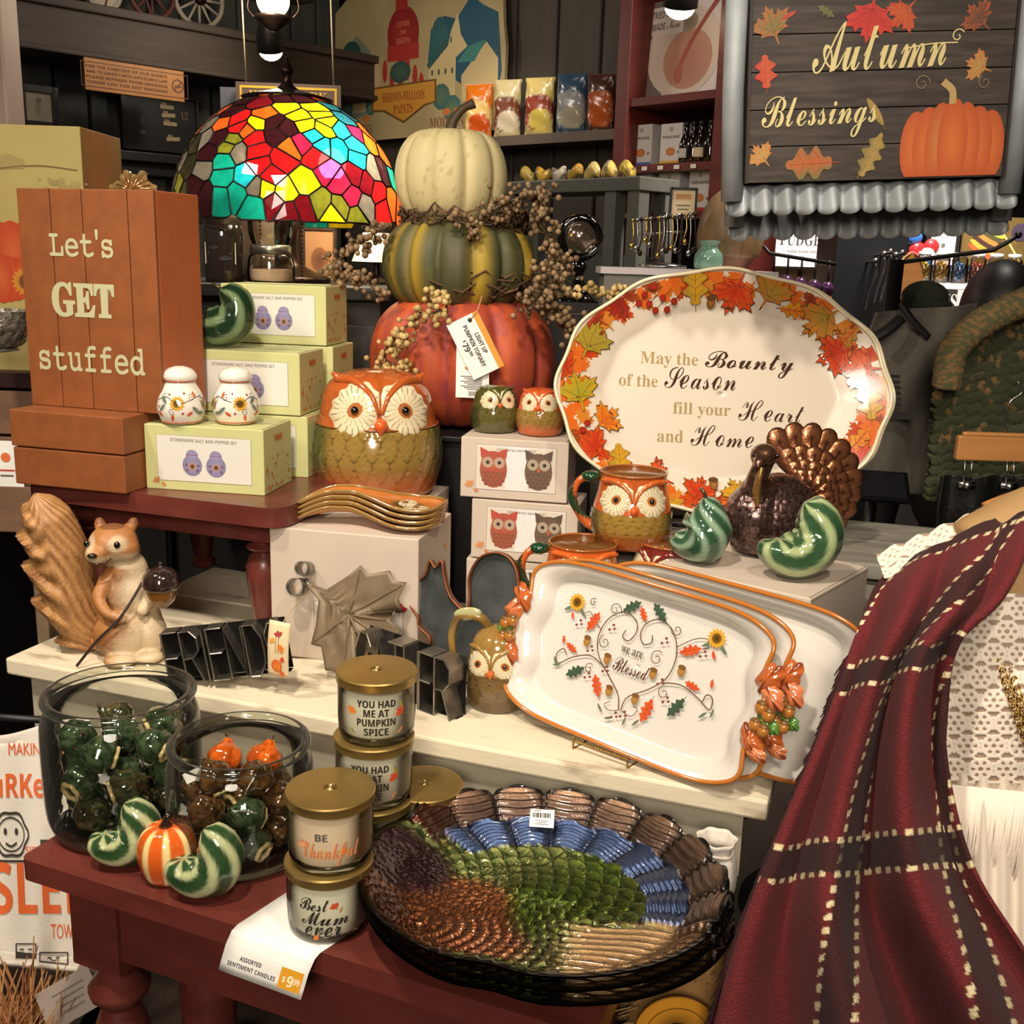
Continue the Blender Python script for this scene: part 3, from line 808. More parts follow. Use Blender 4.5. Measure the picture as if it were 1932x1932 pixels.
dup(t, 'second glass turkey platter, black rim showing under the top one', pc + Vector((.003, -.002, .0145)), radians(-7))
for ch in t.children: pass
dup(t, 'lowest glass turkey platter, its black rim resting on the red table', pc + Vector((.008, -.003, 0)), radians(-9))
b = MB(); st = thing('barcode_sticker', 'small white barcode sticker on the upper rim of the turkey plate', 'sticker', pc + Vector((.004, .126, .062)), 0, rot=(radians(25), 0, radians(-4)))
b.box((0, 0, 0), (.030, .026, .0006)); b.obj('paper', M('white_paper'), st, sm=False)
P = Print(); x = -.011
while x < .010:
    w = .0006 + .0012 * hsh(x * 999); P.rect(x, .004, w, .007, BLK); x += w + .0007 + .0006 * hsh(x * 333)
for i, w in enumerate((.016, .012, .018)): P.rect(0, -.004 - .0025 * i, w, .0006, GRY)
P.rect(-.006, .0105, .008, .0008, GRY)
P.obj('barcode', lambda u, v, l: (u, v, .0003 + l), st, ink)
# ================================================================ cardboard gift boxes
m_carton = M('white_carton', (204, 188, 170), .55, var=.06, vs=12)
m_green = M('sage_carton', (196, 196, 134), .55, var=.05, vs=12)
fab = VC('matte_paint', .6)
def flap_box(t, w, d, h, m):
    b = MB(); b.box((w / 2, d / 2, h / 2), (w, d, h)); b.obj('carton', m, t, sm=False, bevel=.0016)
    b = MB(); b.box((w / 2, d * .5, h + .0003), (w - .002, .001, .0006)); b.box((w - .004, d / 2, h + .0003), (.0008, d - .004, .0006)); b.obj('lid_seam', M('carton_seam', (120, 112, 96), .7), t, sm=False)
LIL, LILD = lin((150, 142, 176)), lin((92, 84, 112))
def shaker_print(P, u, v, s):
    P.disc(u, v, (.021 * s, .022 * s), LIL, mix(LIL, LILD, .5)); P.disc(u, v + .020 * s, (.013 * s, .012 * s), LIL, mix(LIL, LILD, .3)); P.rect(u, v + .021 * s, .026 * s, .0016 * s, lin((130, 90, 120)))
    P.flower(u, v - .002 * s, .0085 * s, lin((176, 130, 90)), lin((60, 34, 30)))
    for a in (.4, 2.7, 3.8, 5.6): P.disc(u + .014 * s * cos(a), v - .004 * s + .010 * s * sin(a), .003 * s, lin((110, 84, 96)))
def green_box(label, loc, rz):
    t = thing('gift_box', label, 'box', loc, rz, 'pale green salt and pepper boxes')
    w, d, h = .205, .125, .108
    flap_box(t, w, d, h, m_green)
    P = Print(); P.rect(w / 2, h * .50, w * .79, h * .70, lin((216, 212, 200))); P.frame(w / 2, h * .50, w * .79, h * .70, .0006, lin((140, 140, 100)))
    P.text('STONEWARE SALT AND PEPPER SET', w * .5, h * .755, w=w * .56, h=.0055, col=lin((110, 108, 104)), font='bold')
    for k in (-1, 1): shaker_print(P, w / 2 + k * .0205, h * .40, .82)
    P.leaf(.020, .014, .009, .6, lin((176, 110, 60)), lin((190, 150, 80))); P.leaf(.030, .008, .006, -.6, lin((196, 130, 70)), lin((190, 150, 80)))
    P.obj('printed_label', fl_xz(0), t, fab)
    P = Print(); rr = random.Random(3)
    for i in range(46):
        z = h * .06 + h * .5 * rr.random() ** 2.2; P.leaf(rr.uniform(.008, d - .008), z, rr.uniform(.003, .0055), rr.uniform(0, 6), lin((190, 110, 50)), lin((206, 160, 80)), rr.choice(['maple', 'slim']))
    for k in (-.012, 0, .012): P.leaf(d * .5 + k, h * .8, .009, k * 60, lin((186, 84, 30)), lin((206, 140, 50)))
    P.obj('printed_leaves', lambda u, v, l: (w + l, u, v), t, fab)
    return t
def bx(x, y, z): return at(x, y, z)
gy = radians(-8.6); H = .1095
p1 = bx(277, 921, RZ)
green_box('pale green shaker gift box in front, white shakers on its lid', p1, gy)
V2 = Vector((cos(gy), sin(gy), 0)); N2 = Vector((-sin(gy), cos(gy), 0))
p2 = p1 + V2 * .006 + N2 * .155
green_box('pale green gift box at the back under the squash box', p2 + Vector((.012, .0, 0)), gy)
green_box('pale green gift box of middle height carrying the dark green squash', p2 + Vector((0, 0, H)), gy)
p3 = p2 + V2 * -.004 + N2 * .155
for k, lab in enumerate(('lowest pale green gift box of the tallest stack', 'second pale green gift box of the tallest stack', 'topmost pale green gift box, beside the stained glass lamp')):
    green_box(lab, p3 + Vector((.012 * (k < 2), 0, H * k)), gy)
# white shakers painted with sunflowers
ceram = M('white_ceramic', (228, 220, 206), .1, coat=.6)
def shaker(label, loc, rz, flip):
    t = thing('salt_shaker', label, 'shaker', loc, rz, 'white sunflower shakers')
    prof = pr(40, [(.001, 0), (.026, .0), (.033, .006), (.0385, .024), (.035, .045), (.026, .062), (.0235, .068), (.0262, .072), (.0265, .079), (.020, .088), (.008, .0925), (.0005, .093)])
    rr = lambda z: interp([(b_, a_) for a_, b_ in prof], z)
    b = MB(); b.lathe(prof, 56); b.obj('body', ceram, t)
    b = MB(lin((176, 84, 40)))
    for z, k in ((.0695, .0014), (.004, .0012)): b.tube([((rr(z)) * cos(a), (rr(z)) * sin(a), z) for a in [2 * pi * i / 48 for i in range(48)]], k, 6, closed=True)
    b.obj('painted_rings', glaze, t)
    P = Print(); f = -1 if flip else 1
    VN = lin((70, 62, 48)); GN = lin((74, 92, 66))
    P.stroke([(-.045 * f, .040), (-.025 * f, .046), (-.005 * f, .036), (.012 * f, .040), (.034 * f, .046), (.05 * f, .036)], .0010, VN, 40)
    for u, v in ((-.03, .046), (.018, .045), (.036, .042), (-.014, .022)): P.spiral(u * f, v, .006, 1, 1.3, .0007, VN)
    P.flower(-.006 * f, .036, .0125); P.flower(.050 * f, .034, .0115)
    for u, v, r_ in ((-.030, .030, 2.4), (.022, .026, -2.3), (.030, .020, -1.7), (-.028, .040, .8), (.040, .030, .4)): P.leaf(u * f, v, .011, r_ * f, GN, mix(GN, (1, 1, 1), .2), 'oak')
    for u, v, r_ in ((-.014, .014, 2.9), (.014, .020, 2.2), (.024, .048, .2), (-.036, .018, 1)): P.leaf(u * f, v, .008, r_ * f, RED, ORG, 'oak')
    for u, v in ((-.020, .050), (.006, .052), (.002, .020), (-.040, .030)): P.disc(u * f, v, .0018, lin((150, 60, 40)))
    def cy(u, v, l): a = -pi / 2 + u / .037; r = rr(v) + l; return (r * cos(a), r * sin(a), v)
    P.obj('painted_pattern', cy, t, glaze)
    return t
q = p1 + N2 * .052 + Vector((0, 0, .109))
s1 = bx(343, 797, q.z); s2 = bx(443, 797, q.z)
shaker('white sunflower painted shaker on the left of its pair', s1, face(s1), False)
shaker('white leaf painted shaker on the right of its pair', s2 + Vector((0.003, 0, 0)), face(s2), True)
p = bx(420, 655, RZ + 2 * H + .0005)
squash('dark green glossy ceramic squash curled on the middle green box', p, radians(4), 1.17, 2, lin((30, 52, 32)), lin((118, 140, 98)), twist=.15)

# ================================================================ orange wooden box sign
m_or = M('orange_paint', (140, 78, 36), .6, var=.18, vs=30, bump=.15, bs=90)
m_or_lit = M('orange_paint_lamplit', (176, 92, 48), .55, var=.1, vs=25)  # lighter orange: stained lamp's light on the side put into the colour
o1 = at(30, 912, RZ); oy = radians(-15)
t = thing('wooden_box', 'flat orange wooden base box with a lid line under the lettered sign', 'box', o1, oy)
b = MB(); b.box((.105, .14, .031), (.210, .28, .062)); b.obj('lower_tray', m_or, t, sm=False, bevel=.002)
b = MB(); b.box((.105, .14, .094), (.213, .283, .060)); b.obj('lid', m_or, t, sm=False, bevel=.002)
OV = Vector((cos(oy), sin(oy), 0)); ON = Vector((-sin(oy), cos(oy), 0))
so = at(60, 763, RZ + .1245)
SW, SD, SH = .252, .13, .35
t = thing('lettered_block', 'orange plank box sign with cream lettering about getting stuffed', 'sign', so, oy)
b = MB(); b.box((SW / 2, SD / 2 + .004, SH / 2), (SW - .002, SD - .008, SH)); b.obj('side_case', m_or_lit, t, sm=False, bevel=.002)
xs = [0, .062, .121, .204, SW]
for i in range(4):
    b = MB(); b.box(((xs[i] + xs[i + 1]) / 2, .004, SH / 2), (xs[i + 1] - xs[i] - .0016, .008, SH)); b.obj('plank', m_or, t, sm=False, bevel=.0014)
SG = lin((184, 182, 142))
P = Print(); P.text("Let's", SW * .46, .246, w=.118, h=.044, col=SG, font='type', off=.012); P.obj('lettering', fl_xz(0), t, fab)
P = Print(); P.text('GET', SW * .45, .152, w=.118, h=.056, col=SG, font='serif', off=.03); P.obj('lettering', fl_xz(0), t, fab)
P = Print(); P.text('stuffed', SW * .485, .062, w=.200, h=.044, col=SG, font='type', off=.012); P.obj('lettering', fl_xz(0), t, fab)

# ================================================================ squirrel
fur = VC('painted_resin', .5, bump=.5, bs=260)
sb = at(205, 1250, BZ)
t = thing('squirrel_figurine', 'brown resin squirrel figurine with bushy tail and acorn on white bench', 'figurine', sb + Vector((0, .035, 0)), face(sb) * .6)
b = MB()
for c, r in (((.022, 0, .052), (.052, .046, .054)), ((.028, -.004, .098), (.043, .036, .055)), ((.022, -.002, .140), (.034, .030, .036)), ((.010, -.004, .165), (.026, .026, .024)),
             ((.006, -.008, .187), (.038, .038, .032)), ((-.010, -.036, .178), (.019, .024, .016)), ((.002, -.022, .190), (.022, .026, .022)), ((.026, -.014, .180), (.022, .024, .021)), ((-.018, -.012, .180), (.016, .022, .019)),
             ((.012, -.030, .044), (.043, .026, .040)), ((.055, -.015, .04), (.026, .03, .036)), ((.012, -.052, .010), (.026, .022, .010)), ((.055, -.042, .010), (.022, .022, .010)), ((-.004, .012, .02), (.04, .03, .02))):
    b.ball(c, r, 16, 10)
b.tube(spline([(-.004, -.016, .132), (-.016, -.034, .108), (-.004, -.052, .088), (.016, -.056, .080)], 12), [.014, .013, .012, .012, .011, .010, .010, .0095, .009, .009, .009, .007], 10)
b.tube(spline([(.052, -.010, .130), (.060, -.024, .105), (.050, -.042, .088)], 8), [.013, .012, .011, .010, .009, .009, .008, .006], 10)
b.ball((.018, -.057, .079), (.010, .008, .008)); b.ball((.048, -.044, .086), (.009, .008, .008))
for x, y in ((-.020, .012), (.030, .016)): b.tube([(x * .9, y, .206), (x * 1.02, y + .002, .215), (x * 1.06, y + .004, .223)], [.010, .009, .005], 10)
V, F, N = fuse(b, .0032, 5)
def turn(v):
    a = radians(-9) * smooth(.150, .178, v[2]); x, y = v[0] - .006, v[1] + .008
    return Vector((.006 + x * cos(a) - y * sin(a), -.008 + x * sin(a) + y * cos(a), v[2]))
OR, ORD, CW = lin((176, 118, 64)), lin((124, 78, 44)), lin((206, 184, 148))
C = []
for v, n in zip(V, N):
    x, y, z = v
    k = smooth(.004, .046, x + .012 * sin(70 * z) + .012 * hsh(round(x * 400), round(z * 400)) - .1 * (z - .1) * (z < .12) + (.012 if z > .15 else 0)) * smooth(.3, -.2, n.y) if z < .155 else 0
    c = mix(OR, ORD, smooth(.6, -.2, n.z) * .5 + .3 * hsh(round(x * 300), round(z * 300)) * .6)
    if z < .155: c = mix(c, CW, k)
    else:
        c = mix(c, CW, smooth(.182, .170, z) * smooth(.01, -.01, y)); 
        for ex in (-.024, .021): c = mix(c, CW, .85 * smooth(.017, .009, hypot(x - ex, z - .193)) * (y < -.02))
        if z > .214: c = ORD
    C.append(c)
b = MB(); b.add([turn(v) for v in V], F, C); b.obj('body', fur, t)
for ex, ey in ((.021, -.0405), (-.026, -.0345)):
    b = MB(lin((16, 10, 8))); b.ball(turn((ex, ey, .1935)), (.0050, .0045, .0058), 14, 10); b.obj('eye', M('glossy_black', (10, 9, 8), .05, coat=1), t)
b = MB(lin((40, 24, 16))); b.ball(turn((-.0105, -.0605, .1815)), (.0075, .004, .0042), 12, 8); b.obj('nose', glaze, t)
b = MB(lin((60, 34, 22))); b.tube([turn(q) for q in spline([(-.018, -.056, .170), (-.008, -.0595, .1685), (.006, -.054, .170), (.013, -.047, .174)], 14)], .0012, 5); b.obj('mouth', glaze, t)
# tail: combed tufts curling outwards
b = MB(); TPT = spline([(-.035, .030, .006), (-.062, .034, .05), (-.076, .036, .11), (-.086, .034, .17), (-.098, .028, .225), (-.108, .02, .262)], 70)
TR = [(0, .020), (.12, .036), (.35, .046), (.6, .046), (.8, .038), (.93, .022), (1, .004)]
def tf(a, u):
    j = u * 5.2 - .9 * max(0, cos(a - pi)) ; tier = j - math.floor(j)
    out = max(0, -cos(a))
    return 1 + .42 * out ** .8 * (tier ** 1.5 - .45) + .03 * sin(a * 20 + 40 * u * (1 + out)) + .02 * sin(a * 37 + 60 * u)
def tcol(a, u):
    s = .5 + .5 * sin(a * 20 + 40 * u * (1 + max(0, -cos(a))) + 2 * sin(9 * u))
    return mix(lin((128, 84, 46)), lin((206, 154, 96)), s * .6 + .3 * hsh(round(a * 12), round(u * 20)))
b.tube(TPT, [interp(TR, i / 69) for i in range(70)], 84, rmod=tf, colf=tcol, flat=(1, 0, 0))
b.obj('tail', fur, t)
b = MB(lin((46, 30, 20))); b.tube(spline([(-.052, -.052, .004), (-.020, -.060, .045), (.018, -.066, .085), (.048, -.046, .130), (.058, -.030, .150)], 24), .0022, 6); b.obj('strap', fab, t)
b = MB(); b.lathe(pr(16, [(.0005, .088), (.008, .091), (.020, .103), (.024, .120), (.023, .126)]), 24, c=(.078, -.045, .002), col=lin((122, 78, 32)))
ac = b.obj('acorn', glaze, t, sm=True)
b = MB(); b.lathe(pr(16, [(.024, .120), (.028, .124), (.029, .134), (.022, .148), (.010, .154), (.003, .156), (.003, .163)]), 30, c=(.078, -.045, .002), rmod=lambda a, u: 1 + .05 * cos(9 * a + 22 * u) * cos(9 * a - 22 * u), colf=lambda a, u: mix(lin((26, 18, 18)), lin((62, 44, 40)), .5 + .5 * cos(9 * a + 22 * u) * cos(9 * a - 22 * u))); b.obj('acorn_cap', glaze, ac)

# ================================================================ strip metal words
m_strip = M('blackened_tin', (168, 162, 150), .3, .9, var=.4, vs=40)
STK = {'F': ((.55, [(0, 0), (0, 1), (1, 1)]), [(0, .5), (.8, .5)]), 'R': ((.62, [(0, 0), (0, 1), (.6, 1), (.95, .86), (.95, .62), (.6, .48), (0, .46)]), [(.5, .47), (1, 0)]), 'I': ((.16, [(.5, 0), (.5, 1)]),),
       'E': ((.55, [(1, 1), (0, 1), (0, 0), (1, 0)]), [(0, .52), (.8, .52)]), 'N': ((.6, [(0, 0), (0, 1), (1, 0), (1, 1)]),), 'D': ((.62, [(0, 0), (0, 1), (.55, 1), (.95, .75), (1, .5), (.95, .25), (.55, 0), (0, 0)]),),
       'S': ((.55, [(1, .85), (.7, 1), (.3, 1), (0, .8), (.1, .58), (.9, .42), (1, .2), (.7, 0), (.3, 0), (0, .15)]),), 'G': ((.68, [(1, .8), (.75, 1), (.3, 1), (0, .7), (0, .3), (.3, 0), (.75, 0), (1, .2), (1, .48), (.6, .48)]),),
       'A': ((.66, [(0, 0), (.5, 1), (1, 0)]), [(.22, .4), (.78, .4)]), 'T': ((.6, [(0, 1), (1, 1)]), [(.5, 1), (.5, 0)]), 'H': ((.58, [(0, 0), (0, 1)]), [(1, 0), (1, 1)], [(0, .5), (1, .5)])}
def tin_word(name, label, word, loc, rz, h, depth, adv, group, lean=0):
    t = thing(name, label, 'word sign', loc, rz, group, rot=(0, -lean, rz))
    x = 0
    for ch in word:
        st = STK[ch]; w = st[0][0] * h * .54
        b = MB()
        for k, L in enumerate([st[0][1]] + list(st[1:])):
            A = [(x + p[0] * w, p[1] * h) for p in L]; n = len(A)
            b.add([(a, 0, c) for a, c in A] + [(a, depth, c) for a, c in A], [(j, j + 1, n + j + 1, n + j) for j in range(n - 1)])
            b.tube([(a, -.0003, c) for a, c in A], .0010, 6)
        b.obj('letter', m_strip, t, sm=False, solid=.0011, offs=0)
        x += w + adv
    b = MB(); b.box((x / 2, depth * .6, -.0004), (x, depth * .5, .0012)); b.box((x / 2, depth * .96, h * .5), (x, .001, h)); b.obj('base_and_shadow_sheet', M('tin_shadow_black', (30, 28, 26), .45, .6), t, sm=False)  # base strip, plus a black sheet imitating the shade behind open letters
    return t
f = at(322, 1292, BZ + .004)
tin_word('metal_word', 'dark metal strip letter word FRIENDS standing beside the squirrel', 'FRIENDS', f, radians(-3), .080, .026, .0035, 'tin strip words', radians(9))
g0_, g1_ = at(664, 1292, BZ + .001), at(872, 1396, BZ + .001)
gv = g1_ - g0_
tin_word('metal_word', 'dark metal strip letter word running towards the front behind the tall candles', 'GATHER', g0_ + Vector((.006, .0, 0)), atan2(gv.y, gv.x) + .12, .088, .032, .003, 'tin strip words')
# big tin leaf leaning on the white carton
lf = at(640, 1266, BZ)
t = thing('tin_leaf', 'large tan metal leaf with curled stem leaning against the white carton', 'leaf', Vector((-.262, 1.512, BZ + .001)), 0, rot=(radians(-16), 0, radians(-14)))
def lz(x, z): return .05 * (x * x * 2 + (z - .07) ** 2) + .004 * abs(sin(atan2(z - .085, x + .02) * 6))
LS, LA = .124, radians(-118)
pts_ = [((x * cos(LA) - y * sin(LA)) * LS, (x * sin(LA) + y * cos(LA)) * LS + .085) for x, y in [(q[0] * .62 + .38 * .62 * q[0] / (hypot(q[0], q[1] - .12) + 1e-6), .12 + (q[1] - .12) * .62 + .38 * .62 * (q[1] - .12) / (hypot(q[0], q[1] - .12) + 1e-6)) for q in MAPLE]]
R_ = 12; n = len(pts_); ctr = (.012 * cos(LA + pi / 2), .085 + .012 * sin(LA + pi / 2))
V, F = [(ctr[0], lz(*ctr), ctr[1])], []
for i in range(1, R_ + 1):
    for q_ in pts_:
        x, z = ctr[0] + (q_[0] - ctr[0]) * i / R_, ctr[1] + (q_[1] - ctr[1]) * i / R_
        V.append((x, lz(x, z), z))
F += [(0, 1 + (j + 1) % n, 1 + j) for j in range(n)]
for i in range(R_ - 1): F += [(1 + i * n + j, 1 + i * n + (j + 1) % n, 1 + (i + 1) * n + (j + 1) % n, 1 + (i + 1) * n + j) for j in range(n)]
b = MB(); b.add(V, F); zm = min(v[2] for v in b.V); b.xf(Matrix.Translation((0, 0, -zm)))
b.obj('blade', M('tan_tin', (128, 110, 84), .5, .25, var=.25, vs=25), t, solid=.0012)
b = MB()
for e in (0, 3, 7, 11, -3, -7, -11):
    e = pts_[e]
    b.tube([(ctr[0] + (e[0] - ctr[0]) * k, lz(ctr[0] + (e[0] - ctr[0]) * k, ctr[1] + (e[1] - ctr[1]) * k) - .0012, ctr[1] + (e[1] - ctr[1]) * k) for k in (0, .25, .5, .75, .92)], [.0022, .002, .0016, .0012, .0006], 6)
b.xf(Matrix.Translation((0, 0, -zm))); b.obj('vein', M('tan_tin'), t)
b = MB(); sp = pts_[14]
for (dx, dz, r0) in ((-.018, -.004, .014), (-.010, .026, .011)):
    b.lathe([(r0, -.013), (r0, .013)], 22, c=(sp[0] + dx, .01, sp[1] - zm + dz), T=Matrix.Rotation(pi / 2, 3, 'X')); b.F = b.F[:-2]
b.tube([(sp[0] + .03, .012, sp[1] - zm - .012), (sp[0], .010, sp[1] - zm), (sp[0] - .006, .010, sp[1] - zm + .01)], .0035, 8)
b.obj('curled_stem', m_strip, t, solid=.001, offs=0)
tg = aty(518, 1276, 1.445)
t = thing('paper_tag', 'small cream paper tag with orange pumpkin print hanging from the tin leaf', 'tag', tg, 0, rot=(radians(-8), radians(6), radians(-10)))
b = MB(lin((190, 160, 110))); b.tube([(.002, -.009, .078), (.006, .02, .10), (.012, .066, .118)], .0008, 5); b.obj('string', fab, t)
b = MB(); b.grid(lambda u, v: ((-.016 + .032 * u + .006 * (1 - v), -.010 * sin(v * 2.2), .001 + .083 * v), None), 6, 14); b.obj('card', M('cream_card', (226, 204, 160), .6), t, solid=.0004)
P = Print(); P.leaf(.0, .064, .008, .3, lin((150, 50, 40)), RED); P.leaf(.006, .046, .009, 2, ORG, YEL); P.leaf(-.008, .054, .006, 1, YEL, ORG); P.disc(-.002, .018, (.008, .0095), ORG, mix(ORG, RED, .4))
for k in (-.004, 0, .004): P.disc(-.002 + k, .018, (.0012, .009), mix(ORG, YEL, .6))
P.leaf(.008, .028, .006, 1.3, RED, ORG); P.leaf(.004, .006, .007, -1, ORG, RED)
for i in range(2): P.rect(-.004 + .004 * i, .052, .0012, .03, lin((150, 130, 110)))
P.obj('print', lambda u, v, l: (u + .006 * (1 - v / .083), -.010 * sin(v / .083 * 2.2) - l - .0002, v), t, fab)

# zinc squirrel-shaped tray
zq = at(866, 1318, BZ)
t = thing('zinc_tray', 'grey zinc squirrel shaped tray with copper edge standing behind the metal word', 'tray', zq + Vector((0, .055, .001)), 0, rot=(radians(-10), 0, radians(-20)))
sil = [tuple(q) for q in spline([(-.02, 0), (-.055, .004), (-.066, .03), (-.058, .060), (-.078, .076), (-.082, .092), (-.098, .112), (-.094, .140), (-.076, .158), (-.070, .182), (-.060, .172), (-.050, .184), (-.044, .160), (-.030, .130), (-.004, .112), (.002, .13), (-.002, .165), (.012, .196), (.040, .208), (.066, .196), (.078, .160), (.070, .110), (.060, .05), (.050, .012), (.02, 0)], 96)]
b = MB(); b.prism(sil, .010, .014); b.obj('zinc_face', M('zinc', (112, 118, 116), .42, .75, var=.4, vs=22, bump=.2, bs=30), t, sm=False)
b = MB(); n = len(sil); b.add([(x, 0, z) for x, z in sil] + [(x, .013, z) for x, z in sil], [(j, (j + 1) % n, n + (j + 1) % n, n + j) for j in range(n)]); b.tube([(x, 0, z) for x, z in sil], .0016, 6, closed=True)
b.obj('copper_rim', M('dull_copper', (150, 92, 62), .4, .7, var=.2), t, solid=.0012, offs=0)
# ================================================================ glazed owls
OLV1, OLV2 = lin((146, 118, 58)), lin((92, 74, 36))
def owl(name, label, cat, loc, rz, prof, eye, cols, group=None, seam=None, mug=False, n=120, sc=1, feather=(15, .021), horn=1, scale=1):
    """glazed owl: profile (r, z) list, eye = (x, z, radius); cols = crown, breast, foot, wing"""
    crown, breast, foot, wing = cols
    t = thing(name, label, cat, loc, rz, group); t.scale = (scale,) * 3
    pf = [tuple(q) for q in spline(prof, 64)]
    zr = [(z, r) for r, z in pf if True]
    zr2 = []
    for z, r in zr:
        if not zr2 or z > zr2[-1][0] + 1e-6: zr2.append((z, r))
    rad = lambda z: interp(zr2, z)
    H = pf[-1][1]; sz = seam or eye[1] - eye[2] * .9
    def surf(z0, z1, nz, feathers):
        def fn(u, v):
            a = 2 * pi * u; z = z0 + (z1 - z0) * v; r = max(rad(z), .0002)
            if feathers:
                tt, s, kk = scallop(u + .25, (z), feather[0], feather[1], .75)
                e = smooth(.0, .13, tt) * smooth(.5, .42, abs(s)); r += .0026 * (1 - .5 * min(1.6, tt) + .3 * (1 - 4 * s * s)) * smooth(0, .1, v) * (H / .2)
                side = abs(((a + pi / 2 + pi) % (2 * pi)) - pi)
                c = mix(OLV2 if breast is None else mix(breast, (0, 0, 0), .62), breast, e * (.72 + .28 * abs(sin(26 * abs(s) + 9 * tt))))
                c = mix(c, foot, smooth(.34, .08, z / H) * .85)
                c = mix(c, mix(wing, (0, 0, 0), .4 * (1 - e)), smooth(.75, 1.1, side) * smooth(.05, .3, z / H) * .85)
            else:
                c = mix(crown, mix(crown, (0, 0, 0), .5), .5 * smooth(.55, 1, abs(sin(7 * a)) * .5 + .5 * hsh(int(a * 9), int(v * 9))))
            return (r * cos(a), r * sin(a), z), c
        return fn
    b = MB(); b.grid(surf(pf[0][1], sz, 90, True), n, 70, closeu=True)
    b.F.append(tuple(j * 70 for j in range(n - 1, -1, -1)))
    b.obj('base' if seam else 'body', glaze, t)
    if mug:
        b = MB(); b.grid(surf(sz, H, 16, False), n, 14, closeu=True)
        hd = b.obj('band', glaze, t)
        b = MB(lin((150, 84, 34))); R_ = rad(H)
        b.tube([(R_ * cos(a), R_ * sin(a), H) for a in [2 * pi * i / 48 for i in range(48)]], .0022, 8, closed=True)
        b.lathe([(R_ - .001, H), (R_ - .004, H * .5), (R_ - .01, .012), (.001, .010)], 40, col=lin((104, 66, 34))); b.obj('rim', glaze, t)
    else:
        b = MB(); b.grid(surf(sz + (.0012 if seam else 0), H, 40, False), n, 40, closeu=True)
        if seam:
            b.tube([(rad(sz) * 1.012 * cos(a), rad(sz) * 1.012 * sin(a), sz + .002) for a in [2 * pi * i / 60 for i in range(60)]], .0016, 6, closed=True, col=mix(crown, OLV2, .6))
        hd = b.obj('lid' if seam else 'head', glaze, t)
    ex, ez, er = eye
    CRM_ = lin((226, 210, 172)); DK = lin((70, 56, 34))
    def onskin(x, z, l):
        r = rad(min(max(z, pf[0][1]), H)); y = -sqrt(max(r * r - x * x, (r * .25) ** 2)); m = hypot(x, y)
        return (x + l * x / m, y + l * y / m, z)
    for sgn in (-1, 1):
        b = MB()
        def disc(u, v):
            a = 2 * pi * u; k = v * (1 + .045 * cos(11 * a)) * (1.0 + .14 * cos(2 * (a + sgn * .9)))
            x = sgn * ex + er * k * cos(a); z = ez + er * k * sin(a)
            x = sgn * max(.0015, sgn * x)
            lift = (.0046 * (1 - v ** 5) + .0004) * er / .037
            c = CRM_
            if .62 < v < .9 and abs(sin(11 * a)) < .22: c = mix(CRM_, DK, .8)
            if .34 < v < .60 and abs(sin(9 * a + 1)) < .25: c = mix(CRM_, DK, .55)
            if v < .30: c = lin((176, 104, 52))
            if v > .97: c = mix(CRM_, DK, .5)
            return onskin(x, z, lift), c
        b.grid(disc, 132, 34, closeu=True, flip=True); ed_ = b.obj('eye_disc', glaze, t)
        q = Vector(onskin(sgn * ex, ez, .0042 * er / .037)); d = Vector((q.x, q.y, 0)).normalized()
        b = MB(lin((20, 12, 8))); b.ball(q + d * (.001 * er / .037), (er * .17, er * .17, er * .17), 16, 10); b.obj('pupil', M('glossy_black'), ed_)
    # brow ridge sweeping up into the two horns
    for sgn in (-1, 1):
        pts = [(sgn * ex * .08, ez - er * .15), (sgn * ex * .35, ez + er * .55), (sgn * ex * 1.0, ez + er * 1.06), (sgn * ex * 1.55, ez + er * 1.08), (sgn * (ex * 1.85), ez + er * (1.16 + .12 * horn))]
        P3 = [Vector(onskin(x, z, .002 * er / .037 + (.3 * er * max(0, i - 3)))) for i, (x, z) in enumerate(pts)]
        P3[-1] = Vector((sgn * ex * 1.90, P3[-2].y * .9, ez + er * (1.16 + .12 * horn)))
        P3 = spline(P3, 22)
        b = MB(crown); b.tube(P3, [er * interp([(0, .07), (.3, .13), (.6, .2), (.85, .2), (1, .09)], i / 21) for i in range(22)], 12); b.ball(P3[-1], er * .10, 10, 6)
        b.obj('horn', glaze, t)
    q = Vector(onskin(0, ez - er * .62, .004 * er / .037))
    b = MB(lin((214, 92, 34))); b.lathe(pr(12, [(.0003, -.42 * er), (.13 * er, -.25 * er), (.26 * er, .0), (.2 * er, .22 * er), (.0003, .34 * er)]), 16, c=q); b.obj('beak', glaze, t)
    return t
JP = [(.078, 0), (.094, .006), (.107, .05), (.109, .075), (.104, .11), (.098, .130), (.095, .150), (.089, .175), (.072, .195), (.042, .207), (.0004, .210)]
WARM = (lin((180, 88, 38)), OLV1, lin((176, 86, 44)), lin((58, 68, 34)))
wz = BZ + .238
